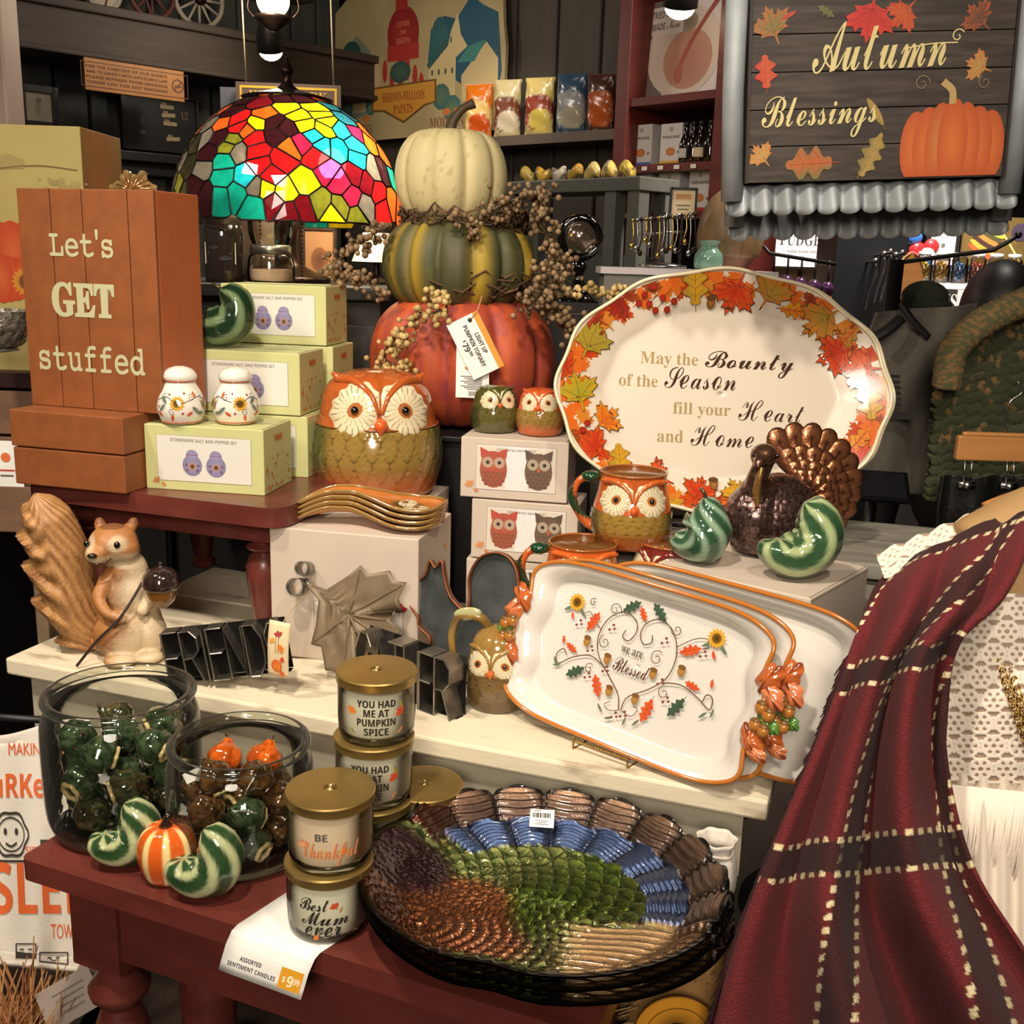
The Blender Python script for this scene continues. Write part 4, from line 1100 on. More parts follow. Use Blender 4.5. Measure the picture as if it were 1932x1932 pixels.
# white carton for the spoon rests, and a second one behind it that carries the cookie jar
c0 = aty(508, 993, 1.62); CH_ = c0.z - BZ; wz = c0.z; c0b = at(790, 1018, wz); cy_ = atan2(c0b.y - c0.y, c0b.x - c0.x); CW_ = (c0b - c0).length; c0.z = BZ
t = thing('white_carton', 'large white carton with a maple leaf print behind the tin leaf, under the spoon rests', 'box', c0, cy_, 'white cartons')
CD_ = .185
b = MB(); b.box((CW_ / 2, CD_ / 2, CH_ / 2), (CW_, CD_, CH_)); b.obj('carton', m_carton, t, sm=False, bevel=.002)
P = Print(); P.rect(CW_ * .60, .062, CW_ * .60, .075, lin((214, 206, 196))); P.frame(CW_ * .60, .062, CW_ * .60, .075, .0007, lin((130, 110, 90)))
P.leaf(CW_ * .15, .118, .016, .1, lin((226, 140, 90)), lin((230, 170, 130)), 'oak', vein=lin((214, 120, 70))); P.leaf(CW_ * .88, .098, .014, -.2, lin((150, 22, 34)), lin((176, 40, 44)))
P.text('METALWARE', CW_ * .56, .072, w=.055, h=.006, col=GRY, font='bold'); P.text('LEAF', CW_ * .60, .055, w=.026, h=.006, col=GRY, font='bold')
P.obj('printed_label', fl_xz(0), t, fab)
P = Print(); P.leaf(CD_ * .82, .165, .014, 1, lin((220, 150, 90)), lin((226, 170, 120)), 'oak'); P.obj('printed_leaf', lambda u, v, l: (CW_ + l, u, v), t, fab)
owlp = aty(712, 925, 1.90); CH2 = owlp.z - BZ - .001
t = thing('white_carton', 'white carton hidden behind the first, the owl cookie jar stands on it', 'box', Vector((owlp.x - .075, 1.825, BZ)), cy_, 'white cartons')
b = MB(); b.box((.085, .09, CH2 / 2), (.17, .17, CH2)); b.obj('carton', m_carton, t, sm=False, bevel=.002)
b = MB(); b.box((.085, .09, CH2 + .0004), (.168, .001, .0008)); b.obj('tape_seam', M('carton_seam'), t, sm=False)
oj = owlp
owl('owl_cookie_jar', 'large glazed owl cookie jar with orange lid and olive feathers', 'cookie jar', oj, face(oj, .05) , JP, (.0385, .152, .041), WARM, seam=.118, n=200, feather=(24, .034), scale=1.06)
# owl salt and pepper boxes
def owl_print(P, u, v, s, cb, ce):
    P.disc(u, v, (.026 * s, .034 * s), mix(cb, OLV1, .3), cb, 20); P.disc(u, v + .014 * s, (.024 * s, .022 * s), cb, mix(cb, ce, .4))
    for g in (-1, 1):
        P.poly([(u + g * .006 * s, v + .033 * s), (u + g * .026 * s, v + .042 * s), (u + g * .024 * s, v + .022 * s)][::g], mix(cb, ce, .7))
        P.disc(u + g * .011 * s, v + .014 * s, .0105 * s, mix(lin((190, 176, 150)), cb, .35)); P.disc(u + g * .011 * s, v + .014 * s, .0035 * s, DKB)
    for i in range(4):
        for j in range(-2 + i % 2, 3): P.disc(u + j * .009 * s - .0045 * s * (i % 2), v - .006 * s - i * .007 * s, (.004 * s, .0034 * s), mix(cb, (0, 0, 0), .25))
    P.disc(u, v + .004 * s, (.0028 * s, .004 * s), lin((190, 90, 50)))
DKB = lin((50, 40, 34))
def owl_box(label, loc, rz):
    t = thing('gift_box', label, 'box', loc, rz, 'white owl salt and pepper boxes')
    w, d, h = .192, .118, .108
    flap_box(t, w, d, h, m_carton)
    P = Print(); P.rect(w * .52, h * .52, w * .74, h * .74, lin((226, 222, 218))); P.frame(w * .52, h * .52, w * .74, h * .74, .0007, lin((140, 116, 90)))
    P.rect(w * .52 - w * .23, h * .52, w * .26, h * .70, lin((216, 204, 186))); P.rect(w * .52 + w * .24, h * .52, w * .25, h * .70, lin((214, 202, 184)))
    P.text('STONEWARE SALT AND PEPPER SET', w * .52, h * .80, w=w * .36, h=.0042, col=GRY, font='bold')
    owl_print(P, w * .31, h * .48, .95, lin((158, 84, 62)), lin((190, 70, 54))); owl_print(P, w * .73, h * .48, .95, lin((110, 84, 66)), lin((78, 68, 58)))
    P.leaf(.018, .022, .011, .5, lin((200, 130, 80)), lin((214, 160, 110))); P.leaf(.028, .012, .006, -.5, lin((190, 110, 60)), lin((214, 160, 110)))
    P.obj('printed_label', fl_xz(0), t, fab)
    P = Print(); P.leaf(d * .75, h * .62, .012, 1, lin((180, 80, 50)), lin((200, 110, 60)), 'oak'); P.leaf(d * .4, h * .2, .008, .3, ORG, YEL, 'oak'); P.obj('printed_leaves', lambda u, v, l: (w + l, u, v), t, fab)
    return t
ob = at(868, 936, BZ + .222); oyw = radians(-10); OV2 = Vector((cos(oyw), sin(oyw), 0)); ON2 = Vector((-sin(oyw), cos(oyw), 0))
owl_box('white owl shaker gift box at the top of its stack', ob, oyw)
owl_box('white owl shaker gift box in the middle of its stack', ob + OV2 * .022 + Vector((0, 0, -.111)), oyw - .02)
owl_box('white owl shaker gift box at the bottom of its stack, mostly hidden', ob + OV2 * .014 + ON2 * .0 + Vector((0, 0, -.222)), oyw)
zt = ob.z + .109
sA, sB = at(932, 812, zt), at(1018, 818, zt)
COOL = (lin((78, 78, 36)), lin((96, 88, 44)), lin((84, 78, 40)), lin((52, 56, 30)))
owl('owl_shaker', 'small dark green glazed owl shaker on the top owl box', 'shaker', sA, face(sA, .25), JP, (.040, .152, .040), COOL, 'owl shakers', n=100, feather=(22, .034), scale=.40)
owl('owl_shaker', 'small orange glazed owl shaker on the top owl box', 'shaker', sB, face(sB, -.1), JP, (.040, .152, .040), (lin((200, 84, 38)), OLV1, lin((190, 88, 44)), lin((150, 92, 44))), 'owl shakers', n=100, feather=(22, .034), scale=.40)
# owl mugs
MP = [(.040, 0), (.050, .004), (.062, .03), (.062, .055), (.055, .085), (.052, .105), (.051, .118)]
def owl_mug(label, loc, rz, cols, side=-1):
    t = owl('owl_mug', label, 'mug', loc, rz, MP, (.0255, .083, .0245), cols, 'owl mugs', mug=True, n=130, feather=(22, .021), horn=-.8)
    b = MB(); hp = spline([(side * .052, 0, .022), (side * .080, 0, .045), (side * .094, 0, .075), (side * .084, 0, .100), (side * .066, 0, .108)], 40)
    b.tube(hp, [.0075 - .002 * i / 39 for i in range(40)], 14, colf=lambda a, u: lin((196, 92, 40)) if sin(a + 9 * u) > -.1 else lin((34, 56, 34)), rmod=lambda a, u: 1 + .15 * sin(2 * a + 18 * u))
    b.ball(hp[-1], (.016, .013, .009), 12, 8, col=lin((30, 62, 38))); b.obj('handle', glaze, t)
    return t
mz = 1.064
mp = at(1188, 1028, mz)
owl_mug('glazed owl mug with twisted leaf handle, uppermost and whole', mp, face(mp, .05), (lin((190, 92, 40)), lin((150, 118, 52)), lin((180, 86, 40)), lin((62, 66, 36))))
m2 = at(1100, 1042, mz - .012) ; m2 = Vector((mp.x - .078, mp.y - .062, mz - .100))
owl_mug('orange owl mug half hidden behind the white platters, left of the whole one', m2, face(m2, .1), (lin((210, 96, 36)), lin((150, 118, 52)), lin((180, 86, 40)), lin((62, 66, 36))))
m3 = Vector((mp.x + .060, mp.y - .03, mz - .102))
owl_mug('red browed owl mug peeping out beside the white turkey box', m3, face(m3, -.55), (lin((120, 40, 34)), lin((120, 100, 60)), lin((110, 60, 40)), lin((62, 66, 36))), side=1)
t = thing('white_carton', 'low white carton under the owl mugs, hidden by the platters', 'box', Vector((mp.x - .16, mp.y - .14, BZ)), radians(-14), 'white cartons')
b = MB(); b.box((.16, .11, .0495), (.32, .22, .099)); b.obj('carton', m_carton, t, sm=False, bevel=.002)
b = MB(); b.box((.16, .11, .0995), (.318, .001, .0008)); b.obj('tape_seam', M('carton_seam'), t, sm=False)
t = thing('mug_riser', 'clear acrylic riser carrying the uppermost owl mug', 'stand', Vector((mp.x, mp.y, BZ + .10)))
ac_m = GLASS('acrylic', (240, 240, 240), .04, .03, .7)
b = MB(); b.box((0, 0, mz - BZ - .1025), (.075, .085, .004)); b.obj('top_panel', ac_m, t, sm=False)
for k in (-1, 1):
    b = MB(); b.box((k * .0355, 0, (mz - BZ - .1045) / 2), (.004, .085, mz - BZ - .1045)); b.obj('side_panel', ac_m, t, sm=False)
# small owl figure with leaf arch
fp = at(932, 1342, BZ)
t = owl('owl_figurine', 'small tan owl figurine with a leaf arch beside the front platter handle', 'figurine', fp + Vector((0.004, .03, 0)), face(fp, -.25), [(.036, 0), (.042, .004), (.046, .03), (.045, .055), (.041, .085), (.034, .105), (.018, .118), (.0003, .121)], (.019, .074, .0195), (lin((150, 116, 60)), lin((112, 88, 52)), lin((92, 70, 44)), lin((96, 60, 40))), n=80, feather=(14, .016), horn=-.6)
b = MB(); ap = spline([(-.012, 0, .112), (-.030, -.004, .132), (-.058, -.006, .130), (-.070, -.006, .100), (-.066, -.006, .062)], 30)
b.tube(ap, [.008 - .003 * i / 29 for i in range(30)], 10, colf=lambda a, u: mix(lin((160, 126, 60)), lin((110, 84, 44)), .5 + .5 * sin(14 * u)))
b.obj('leaf_arch', glaze, t)
b = MB(lin((176, 172, 122))); b.ball((-.046, -.008, .136), (.022, .004, .010), 14, 8, T=Matrix.Rotation(-.2, 3, 'Y')); b.obj('leaf', glaze, t)
# stacked spoon rests
def spoon(label, loc, rz):
    t = thing('spoon_rest', label, 'spoon rest', loc, rz, 'owl spoon rests')
    L = .236
    def half(u): return interp([(0, .010), (.06, .019), (.2, .021), (.42, .020), (.56, .036), (.72, .054), (.88, .052), (.96, .032), (1, .004)], u)
    def mid(u): return interp([(0, .006), (.08, .014), (.25, .024), (.38, .0245), (.52, .017), (.66, .008), (.8, .004), (.93, .005), (1, .010)], u)
    def fn(u, v):
        s = 2 * v - 1; y = half(u) * s; edge = abs(s) ** 3
        z = mid(u) + .007 * edge * smooth(0, .2, u)
        c = mix(lin((196, 104, 44)), lin((186, 132, 66)), .5 * hsh(int(u * 30), int(v * 8)))
        if .52 < u < .70: c = mix(c, lin((160, 58, 40)), smooth(.015, .0, hypot((u - .62) * .2, y + .012)))
        if u > .60: c = mix(c, lin((46, 46, 26)), smooth(.030, .018, hypot((u - .74) * .22, y - .006)))
        if abs(s) > .93: c = lin((140, 108, 60))
        return (u * L - L / 2, y, z), c
    b = MB(); b.grid(fn, 60, 18); b.obj('bowl', glaze, t, solid=.0035)
    b = MB()
    for q in ((.072, -.014), (.050, .016)):
        b.grid(lambda u, v: ((q[0] + .020 * v * cos(2 * pi * u) * (1 + .06 * cos(20 * pi * u)), q[1] + .020 * v * sin(2 * pi * u), mid(.8) + .0028 + .0015 * (1 - v * v) + .004 * max(0, abs(q[1] + .020 * v * sin(2 * pi * u)) / .046) ** 3), lin((226, 212, 176)) if not (.45 < v < .95 and abs(sin(2 * pi * u * 7)) < .2) else lin((90, 70, 44))), 60, 14, closeu=True)
        b.ball((q[0], q[1], mid(.8) + .004), (.006, .006, .0025), 12, 6, col=lin((120, 66, 34)))
    b.obj('owl_face', glaze, t)
    b = MB(lin((150, 116, 64)))
    edge = [(u * L - L / 2, -half(u), mid(u) + .007 * smooth(0, .2, u)) for u in [i / 40 for i in range(41)]] + [(u * L - L / 2, half(u), mid(u) + .007 * smooth(0, .2, u)) for u in [1 - i / 40 for i in range(41)]]
    b.tube(edge, .0026, 8, closed=True); b.obj('rolled_edge', glaze, t)
    return t
sp = at(688, 1004, BZ + CH_)
for k, lab in enumerate(('lowest owl spoon rest, lying on the white carton', 'owl spoon rest second from the bottom of the stack', 'owl spoon rest third from the bottom of the stack', 'topmost owl spoon rest with the painted owl face showing')):
    if k == 0: sr = spoon(lab, sp + Vector((0, .045, .0005)), radians(-5))
    else: dup(sr, lab, sp + Vector((.002 * k, .045 + .001 * k,   .0005 + .0088 * k)), radians(-5 + .8 * k))
# ================================================================ white serving platters "we are Blessed"
rim_or = lin((186, 112, 46))
LFO, LFD, LFG = lin((190, 98, 48)), lin((120, 56, 32)), lin((90, 120, 50))
def blob_leaf(b, c, size, rot, tilt, col, col2):
    """a thick lobed leaf in relief, veined"""
    M3 = Matrix.Rotation(tilt, 3, 'X') @ Matrix.Rotation(rot, 3, 'Y')
    def fn(u, v):
        a = 2 * pi * u
        k = v * (.90 + .07 * cos(5 * a) + .05 * cos(8 * a)) * size
        x, z = k * cos(a) * .66, k * sin(a)
        y = -.34 * size * (1 - v * v) + .05 * size * cos(6 * a) * v
        cc = mix(col, col2, .9 * (abs(cos(a)) < .16) + .5 * v * v * hsh(int(a * 3)))
        return M3 @ Vector((x, y, z)) + Vector(c), cc
    b.grid(fn, 40, 9, closeu=True)
A_, B_ = .187, .111
def plat_rim(th):
    p = 5.5
    c, s = cos(th), sin(th)
    r = 1 / ((abs(c) / A_) ** p + (abs(s) / B_) ** p) ** (1 / p)
    x, y = r * c, r * s
    if abs(x) > A_ * .8:
        x += (1 if x > 0 else -1) * .0055 * cos(y / B_ * pi * 2.4) * smooth(A_ * .8, A_, abs(x))
    return x, y
def we_are_blessed(label, loc, yaw, tilt, printed=True):
    t = thing('serving_platter', label, 'platter', loc, 0, 'white serving platters')
    t.rotation_euler = (Matrix.Rotation(yaw, 3, 'Z') @ Matrix.Rotation(-tilt, 3, 'X') @ Matrix.Rotation(radians(2.8), 3, 'Y')).to_euler()
    def fn(u, v):
        x, z = plat_rim(2 * pi * u)
        k = interp([(0, .001), (.55, .80), (.70, .845), (.8, .88), (.9, .94), (1, 1.0)], v)
        d = interp([(0, 0), (.55, 0), (.65, .002), (.75, .010), (.88, .020), (1, .024)], v)
        return (x * k, -d, z * k + B_), None
    b = MB(); b.grid(fn, 160, 40, closeu=True, flip=True); b.obj('dish', M('platter_glaze', (214, 208, 198), .14, coat=.5), t, solid=.004)
    b = MB(rim_or); b.tube([(plat_rim(2 * pi * i / 200)[0] * 1.002, -.0245, plat_rim(2 * pi * i / 200)[1] * 1.002 + B_) for i in range(200)], .0031, 8, closed=True)
    b.obj('orange_rim', glaze, t)
    for s in (-1, 1):
        b = MB(); X = s * (A_ + .004)
        for (dx, dz, sz, ro, c1, c2) in ((.000, .042, .024, .5 * s, LFO, LFD), (.010 * s, .022, .021, -.7 * s, lin((216, 124, 80)), LFD), (-.002 * s, -.036, .024, 2.6, LFO, LFD), (.008 * s, -.050, .017, 1.9, lin((214, 128, 84)), LFD)):
            blob_leaf(b, (X + dx, -.027, B_ + dz), sz, ro, .1, c1, c2)
        h = b.obj('leaf_handle', glaze, t)
        b = MB()
        for (dx, dz, sz) in ((.002, .006, .0082), (.013, .000, .0082), (.000, -.016, .008), (.012, -.020, .0076)): b.ball((X + dx * s, -.034, B_ + dz), (sz, sz * .9, sz * 1.15), 14, 9, col=lin((170, 110, 46))); b.ball((X + dx * s, -.034, B_ + dz + sz * .6), (sz * .95, sz * .9, sz * .55), 12, 6, col=lin((116, 82, 44)))
        b.obj('acorns', glaze, h)
        b = MB()
        for (dx, dz, sz) in ((.010, -.010, .016), (.020, -.012, .012)): blob_leaf(b, (X + dx * s, -.028, B_ + dz), sz, dz * 60, 0, lin((88, 134, 56)), lin((52, 88, 36)))
        b.obj('green_leaves', glaze, h)
    if printed:
        P = Print()
        def L(x, y): dx, dy = x - 1205, y - 1270; v = -(dy - .328 * dx) / 1370; return ((dx + v * -150) / 1215, v + B_)
        VN = lin((110, 82, 62)); GR = lin((74, 96, 74)); GR2 = lin((116, 130, 100)); BE = lin((128, 66, 62)); AC = lin((176, 130, 60)); ACD = lin((120, 84, 48))
        def S(pts, w=.0016): P.stroke([L(*p) for p in pts], w, VN, 40)
        S([(1186, 1352), (1180, 1322), (1155, 1285), (1132, 1250), (1126, 1215), (1140, 1182), (1168, 1170), (1192, 1186), (1196, 1208), (1184, 1224), (1172, 1216), (1176, 1204)])
        S([(1190, 1352), (1198, 1328), (1235, 1312), (1264, 1290), (1274, 1250), (1262, 1208), (1236, 1186), (1212, 1192), (1204, 1212), (1212, 1230), (1226, 1228), (1226, 1214)])
        S([(1150, 1275), (1118, 1252), (1084, 1254), (1056, 1266), (1050, 1248), (1062, 1238), (1070, 1250)]); S([(1258, 1300), (1290, 1304), (1322, 1326), (1344, 1346), (1346, 1326), (1336, 1320), (1330, 1332)])
        S([(1130, 1204), (1112, 1180), (1102, 1168), (1092, 1172), (1096, 1182)], .0011); S([(1272, 1236), (1300, 1222), (1322, 1222), (1326, 1236), (1316, 1240)], .0011)
        S([(1186, 1352), (1168, 1352), (1158, 1342), (1168, 1336)], .001); S([(1190, 1352), (1210, 1362), (1220, 1350), (1212, 1344)], .001)
        for x, y, r, a, tn in ((1150, 1165, .010, 0, 1.2), (1140, 1226, .010, 2, 1.3), (1240, 1256, .011, 1, 1.3), (1268, 1205, .009, 3, 1.2), (1118, 1276, .008, 1, 1.2), (1262, 1318, .009, 2, 1.2), (1106, 1150, .006, 1, 1.2)): P.spiral(*L(x, y), r, a, tn, .0011, VN)
        for x, y in ((1074, 1149), (1338, 1221)):
            for k in (-1.0, .9): P.leaf(L(x, y)[0] + .014 * (1 if k > 0 else 0) - (.012 if k < 0 else 0), L(x, y)[1] - .012, .011, k, GR2, GR, 'slim')
            P.flower(*L(x, y), .0135)
        OA, OB = lin((222, 104, 48)), lin((206, 62, 38))
        for x, y, s_, r in ((1110, 1190, .021, -.4), (1205, 1178, .014, .6), (1293, 1243, .021, -1.1), (1140, 1312, .021, .5), (1238, 1346, .023, 2.9), (1080, 1238, .014, 1.2), (1312, 1306, .015, 1.4), (1070, 1176, .007, .4), (1338, 1252, .008, .5), (1060, 1222, .008, .2), (1342, 1302, .008, .1)): P.leaf(*L(x, y), s_, r, OA, OB, 'oak', vein=lin((120, 50, 30)))
        for x, y, s_, r in ((1178, 1162, .020, -.9), (1236, 1176, .020, .9), (1096, 1280, .021, 2.2), (1290, 1340, .022, 2.6)): P.leaf(*L(x, y), s_, r, GR, mix(GR, (0, 0, 0), .4), 'oak', vein=lin((50, 64, 50)))
        for x, y, s_, r in ((1056, 1268, .009, 2), (1050, 1262, .008, .5), (1336, 1354, .009, 2.4), (1350, 1350, .008, 3), (1152, 1350, .009, .8), (1172, 1366, .009, 2), (1222, 1372, .009, 2.5), (1200, 1370, .008, 3)): P.leaf(*L(x, y), s_, r, GR2, GR, 'slim')
        for x, y in ((1150, 1258), (1238, 1284), (1106, 1224), (1287, 1279), (1163, 1317), (1213, 1331)):
            u, v = L(x, y); P.disc(u, v, (.0052, .0072), AC, mix(AC, ACD, .5)); P.disc(u, v + .005, (.0058, .0034), ACD)
        for x, y in ((1085, 1190), (1150, 1200), (1250, 1226), (1320, 1250), (1115, 1240), (1254, 1300), (1150, 1278), (1268, 1332), (1118, 1290), (1180, 1362), (1196, 1360)):
            u, v = L(x, y)
            for k in range(5): P.disc(u + .004 * cos(k * 1.3), v + .005 * sin(k * 1.9), .0018, BE, None, 8)
        P.text('we are', *L(1194, 1250), w=.034, h=.0085, col=lin((100, 84, 70)), font='serif'); P.text('Blessed', *L(1196, 1287), w=.055, h=.0195, col=lin((84, 50, 44)), font='script')
        P.obj('printed_wreath', lambda u, v, l: (u, -.0042 - l, v), t, VC('glazed_print', .16, coat=.5))
    return t
pl, pr_ = at(962, 1346, BZ), at(1392, 1497, BZ)
pv = pr_ - pl; pyaw = atan2(pv.y, pv.x); pcn = (pl + pr_) / 2 + Vector((0, 0, .007)); pn = Vector((-sin(pyaw), cos(pyaw), 0)); px_ = Vector((cos(pyaw), sin(pyaw), 0)); ptl = radians(19)
we_are_blessed('front white platter with orange rim, we are Blessed wreath facing the viewer', pcn, pyaw, ptl)
we_are_blessed('second white orange rimmed platter, tucked directly behind the front one', pcn + pn * .027 + px_ * .014, pyaw, ptl, False)
we_are_blessed('rearmost white orange rimmed platter, leaning to the right against the white box', pcn + pn * .062 + px_ * .090 + Vector((0, 0, .004)), pyaw + .03, ptl, False)
# brass easel
t = thing('plate_easel', 'small twisted brass easel holding the white platters', 'easel', pcn + px_ * -.0 - Vector((0, 0, .006)), pyaw)
m_br = M('brass_wire', (170, 140, 76), .3, 1)
def twist(b, P, r):
    n = 60; Q = spline(P, n)
    for k in (0, pi):
        b.tube([Vector(q) + Vector((0, r * cos(k + i * 1.1), r * sin(k + i * 1.1))) for i, q in enumerate(Q)], r * .8, 5)
b = MB(); twist(b, [(-.045, -.034, .012), (.0, -.034, .012), (.040, -.034, .012)], .0012); b.obj('front_bar', m_br, t)
for x in (-.045, .040):
    b = MB(); twist(b, [(x, -.034, .017), (x, -.035, .004), (x, -.030, .0), (x, .0, .0), (x, .050, .002)], .0012); b.obj('leg', m_br, t)
b = MB(); twist(b, [(-.045, .05, .002), (0, .09, .03), (0, .07, .09)], .0012); b.obj('back_prop', m_br, t)

# ================================================================ white turkey box with figurines
wb = aty(1242, 1064, 1.50); wc = at(1530, 1130, wb.z); wv = wc - wb; wyaw = atan2(wv.y, wv.x); WBW = wv.length
wd_ = at(1642, 1052, wb.z); WBD = (wd_ - wc).length * .8
t = thing('white_carton', 'white carton behind the platters on the right, turkey and two squashes on its lid', 'box', (wb.x, wb.y, BZ), wyaw, 'white cartons')
WH = wb.z - BZ
b = MB(); b.box((WBW / 2, WBD / 2, WH / 2), (WBW, WBD, WH)); b.obj('carton', m_carton, t, sm=False, bevel=.002)
b = MB(); b.box((WBW - .003, WBD / 2, WH + .0003), (.0008, WBD - .004, .0008)); b.box((WBW + .0003, WBD / 2, WH - .004), (.0006, WBD - .002, .0008)); b.obj('lid_seam', M('carton_seam'), t, sm=False)
wz2 = wb.z + .0005
p = at(1500, 1092, wz2); squash('green and cream ceramic squash in front of the turkey figurine', p, radians(4), 1.34, 0, lin((52, 84, 54)), lin((176, 190, 138)), twist=.2)
p = at(1314, 1062, wz2); squash('swirled green ceramic squash left of the turkey figurine', p, radians(-8), 1.08, 1, lin((48, 80, 56)), lin((140, 166, 138)), twist=.7)
# copper turkey
copper = VC('antique_copper', .26, metal=.75, coat=.4, bump=.25, bs=300)
tp = at(1456, 1052, wz2)
t = thing('turkey_figurine', 'antique copper turkey figurine with fanned tail on the white carton', 'figurine', tp + Vector((0, .03, 0)), radians(4))
b = MB()
for c, r in (((0, 0, .058), (.072, .062, .058)), ((.012, .012, .068), (.062, .055, .054)), ((-.030, -.018, .060), (.046, .044, .052)), ((-.030, -.022, .092), (.030, .028, .036)), ((-.004, 0, .012), (.055, .05, .012))): b.ball(c, r, 22, 14)
b.tube(spline([(-.032, -.030, .090), (-.038, -.034, .118), (-.030, -.034, .142), (-.030, -.036, .156)], 14), [.022, .020, .018, .017, .016, .0155, .015, .015, .015, .015, .016, .017, .018, .018], 14)
b.ball((-.030, -.037, .158), (.0205, .022, .0185), 18, 12)
b.tube([(-.038, -.050, .156), (-.044, -.060, .150), (-.048, -.066, .144)], [.011, .008, .004], 10)
V, F, N = fuse(b, .0025, 5)
BR, BRD, BRL = lin((92, 62, 56)), lin((40, 26, 24)), lin((160, 138, 130))
V2_, C = [], []
for v, n_ in zip(V, N):
    x, y, z = v
    if z < .122 and not (x < -.012 and z > .108):
        a = atan2(y, x); tt, s, kk = scallop(a / (2 * pi), z, 26, .0125, .6)
        e = smooth(0, .16, tt) * smooth(.5, .42, abs(s)); st = .5 + .5 * cos(s * 44)
        v = v + n_ * (.0018 * (1 - .5 * tt) * e - .0006)
        C.append(mix(BRD, mix(BR, BRL, .35 * st), e * (.55 + .45 * st)))
    else: C.append(mix(lin((86, 58, 46)), lin((130, 96, 70)), .5 * hsh(round(x * 200), round(z * 200)) + .3 * smooth(.15, .18, z)))
    V2_.append(v)
b = MB(); b.add(V2_, F, C); b.obj('body', copper, t)
b = MB(lin((170, 128, 70))); b.tube(spline([(-.040, -.064, .146), (-.043, -.064, .128), (-.044, -.062, .108), (-.042, -.066, .086)], 16), [.003, .0035, .004, .0045, .005, .005, .0055, .006, .006, .0065, .0065, .006, .0055, .005, .004, .001], 10); b.obj('wattle', copper, t)
for s in ((-.0135, -.0485), (-.047, -.0455)):
    b = MB(lin((30, 18, 14))); b.ball((s[0], s[1], .160), .0035, 10, 6); b.obj('eye', copper, t)
TF0, TF1 = lin((168, 108, 72)), lin((84, 46, 32))
fc = Vector((.060, .048, .078))
def feather(ang, r0, r1, w, yoff):
    b = MB(); L = r1 - r0
    def fn(u, v):
        a = 2 * pi * u; k = v
        lx, lz_ = w * k * cos(a) * (.82 + .30 * sin(a)), L / 2 * k * sin(a)
        y = -.0075 * (1 - k * k) - .0012 * cos(16 * lz_ / L + 5 * abs(lx) / w) * (1 - k)
        R0 = (r0 + r1) / 2 + lz_
        return (fc.x + R0 * cos(ang) - lx * sin(ang), fc.y + yoff + y + .10 * R0 * R0, fc.z + R0 * sin(ang) + lx * cos(ang)), mix(TF0, TF1, .75 * (abs(lx) < w * .07) + .55 * smooth(.75, 1, k) + .45 * smooth(.2, -.6, lz_ / L) + .25 * (.5 + .5 * sin(30 * lz_ / L + 12 * abs(lx) / w)))
    b.grid(fn, 22, 8, closeu=True); return b.obj('tail_feather', copper, t, solid=.004)
for i in range(10): a = radians(114 - 16 * i); feather(a, .036, .106 + .012 * sin(a), .0225, .012 + .002 * (i % 2))
for i in range(9): a = radians(110 - 17 * i); feather(a, .032, .084, .0185, .001 + .002 * (i % 2))
for i in range(8): a = radians(108 - 18.5 * i); feather(a, .024, .063, .0150, -.008 + .002 * (i % 2))
for i in range(6): a = radians(98 - 23 * i); feather(a, .016, .050, .0125, -.016 + .002 * (i % 2))

# ================================================================ large oval platter on an easel
oc = aty(1360, 743, 1.80)
OA_, OB_ = .280, .205; otilt = radians(14)
t = thing('oval_platter', 'large oval cream platter with autumn leaf border and blessing about Bounty', 'platter', oc, 0, 'oval blessing platters', rot=(-otilt, radians(1.0), radians(2)))
def oval(th):
    k = 1 + .014 * cos(th * 12) ; return OA_ * k * cos(th), OB_ * k * sin(th)
def ofn(u, v):
    x, z = oval(2 * pi * u); k = interp([(0, .002), (.5, .70), (.62, .755), (.8, .88), (1, 1)], v)
    d = interp([(0, 0), (.5, 0), (.62, .006), (.8, .017), (1, .026)], v)
    return (x * k, -d, z * k), None
def odep(x, z):
    k = hypot(x / OA_, z / OB_); return interp([(0, 0), (.70, 0), (.755, .006), (.88, .017), (1, .026), (1.2, .028)], k)
b = MB(); b.grid(ofn, 180, 40, closeu=True, flip=True); b.obj('dish', M('cream_glaze', (212, 198, 178), .34, coat=.12), t, solid=.005)
b = MB(lin((226, 212, 176))); b.tube([(oval(2 * pi * i / 240)[0], -.0265, oval(2 * pi * i / 240)[1]) for i in range(240)], .0032, 8, closed=True); b.obj('cream_rim', glaze, t)
P = Print()
def LO(x, y): dx, dy = x - 1360, y - 745; return (dx / 1108, -dy / 1085)
ORr, RDd, YLw, GRn, DRd, OLv = lin((206, 92, 34)), lin((178, 44, 26)), lin((206, 150, 30)), lin((150, 144, 42)), lin((128, 40, 30)), lin((160, 132, 50))
dk = lin((84, 48, 26))
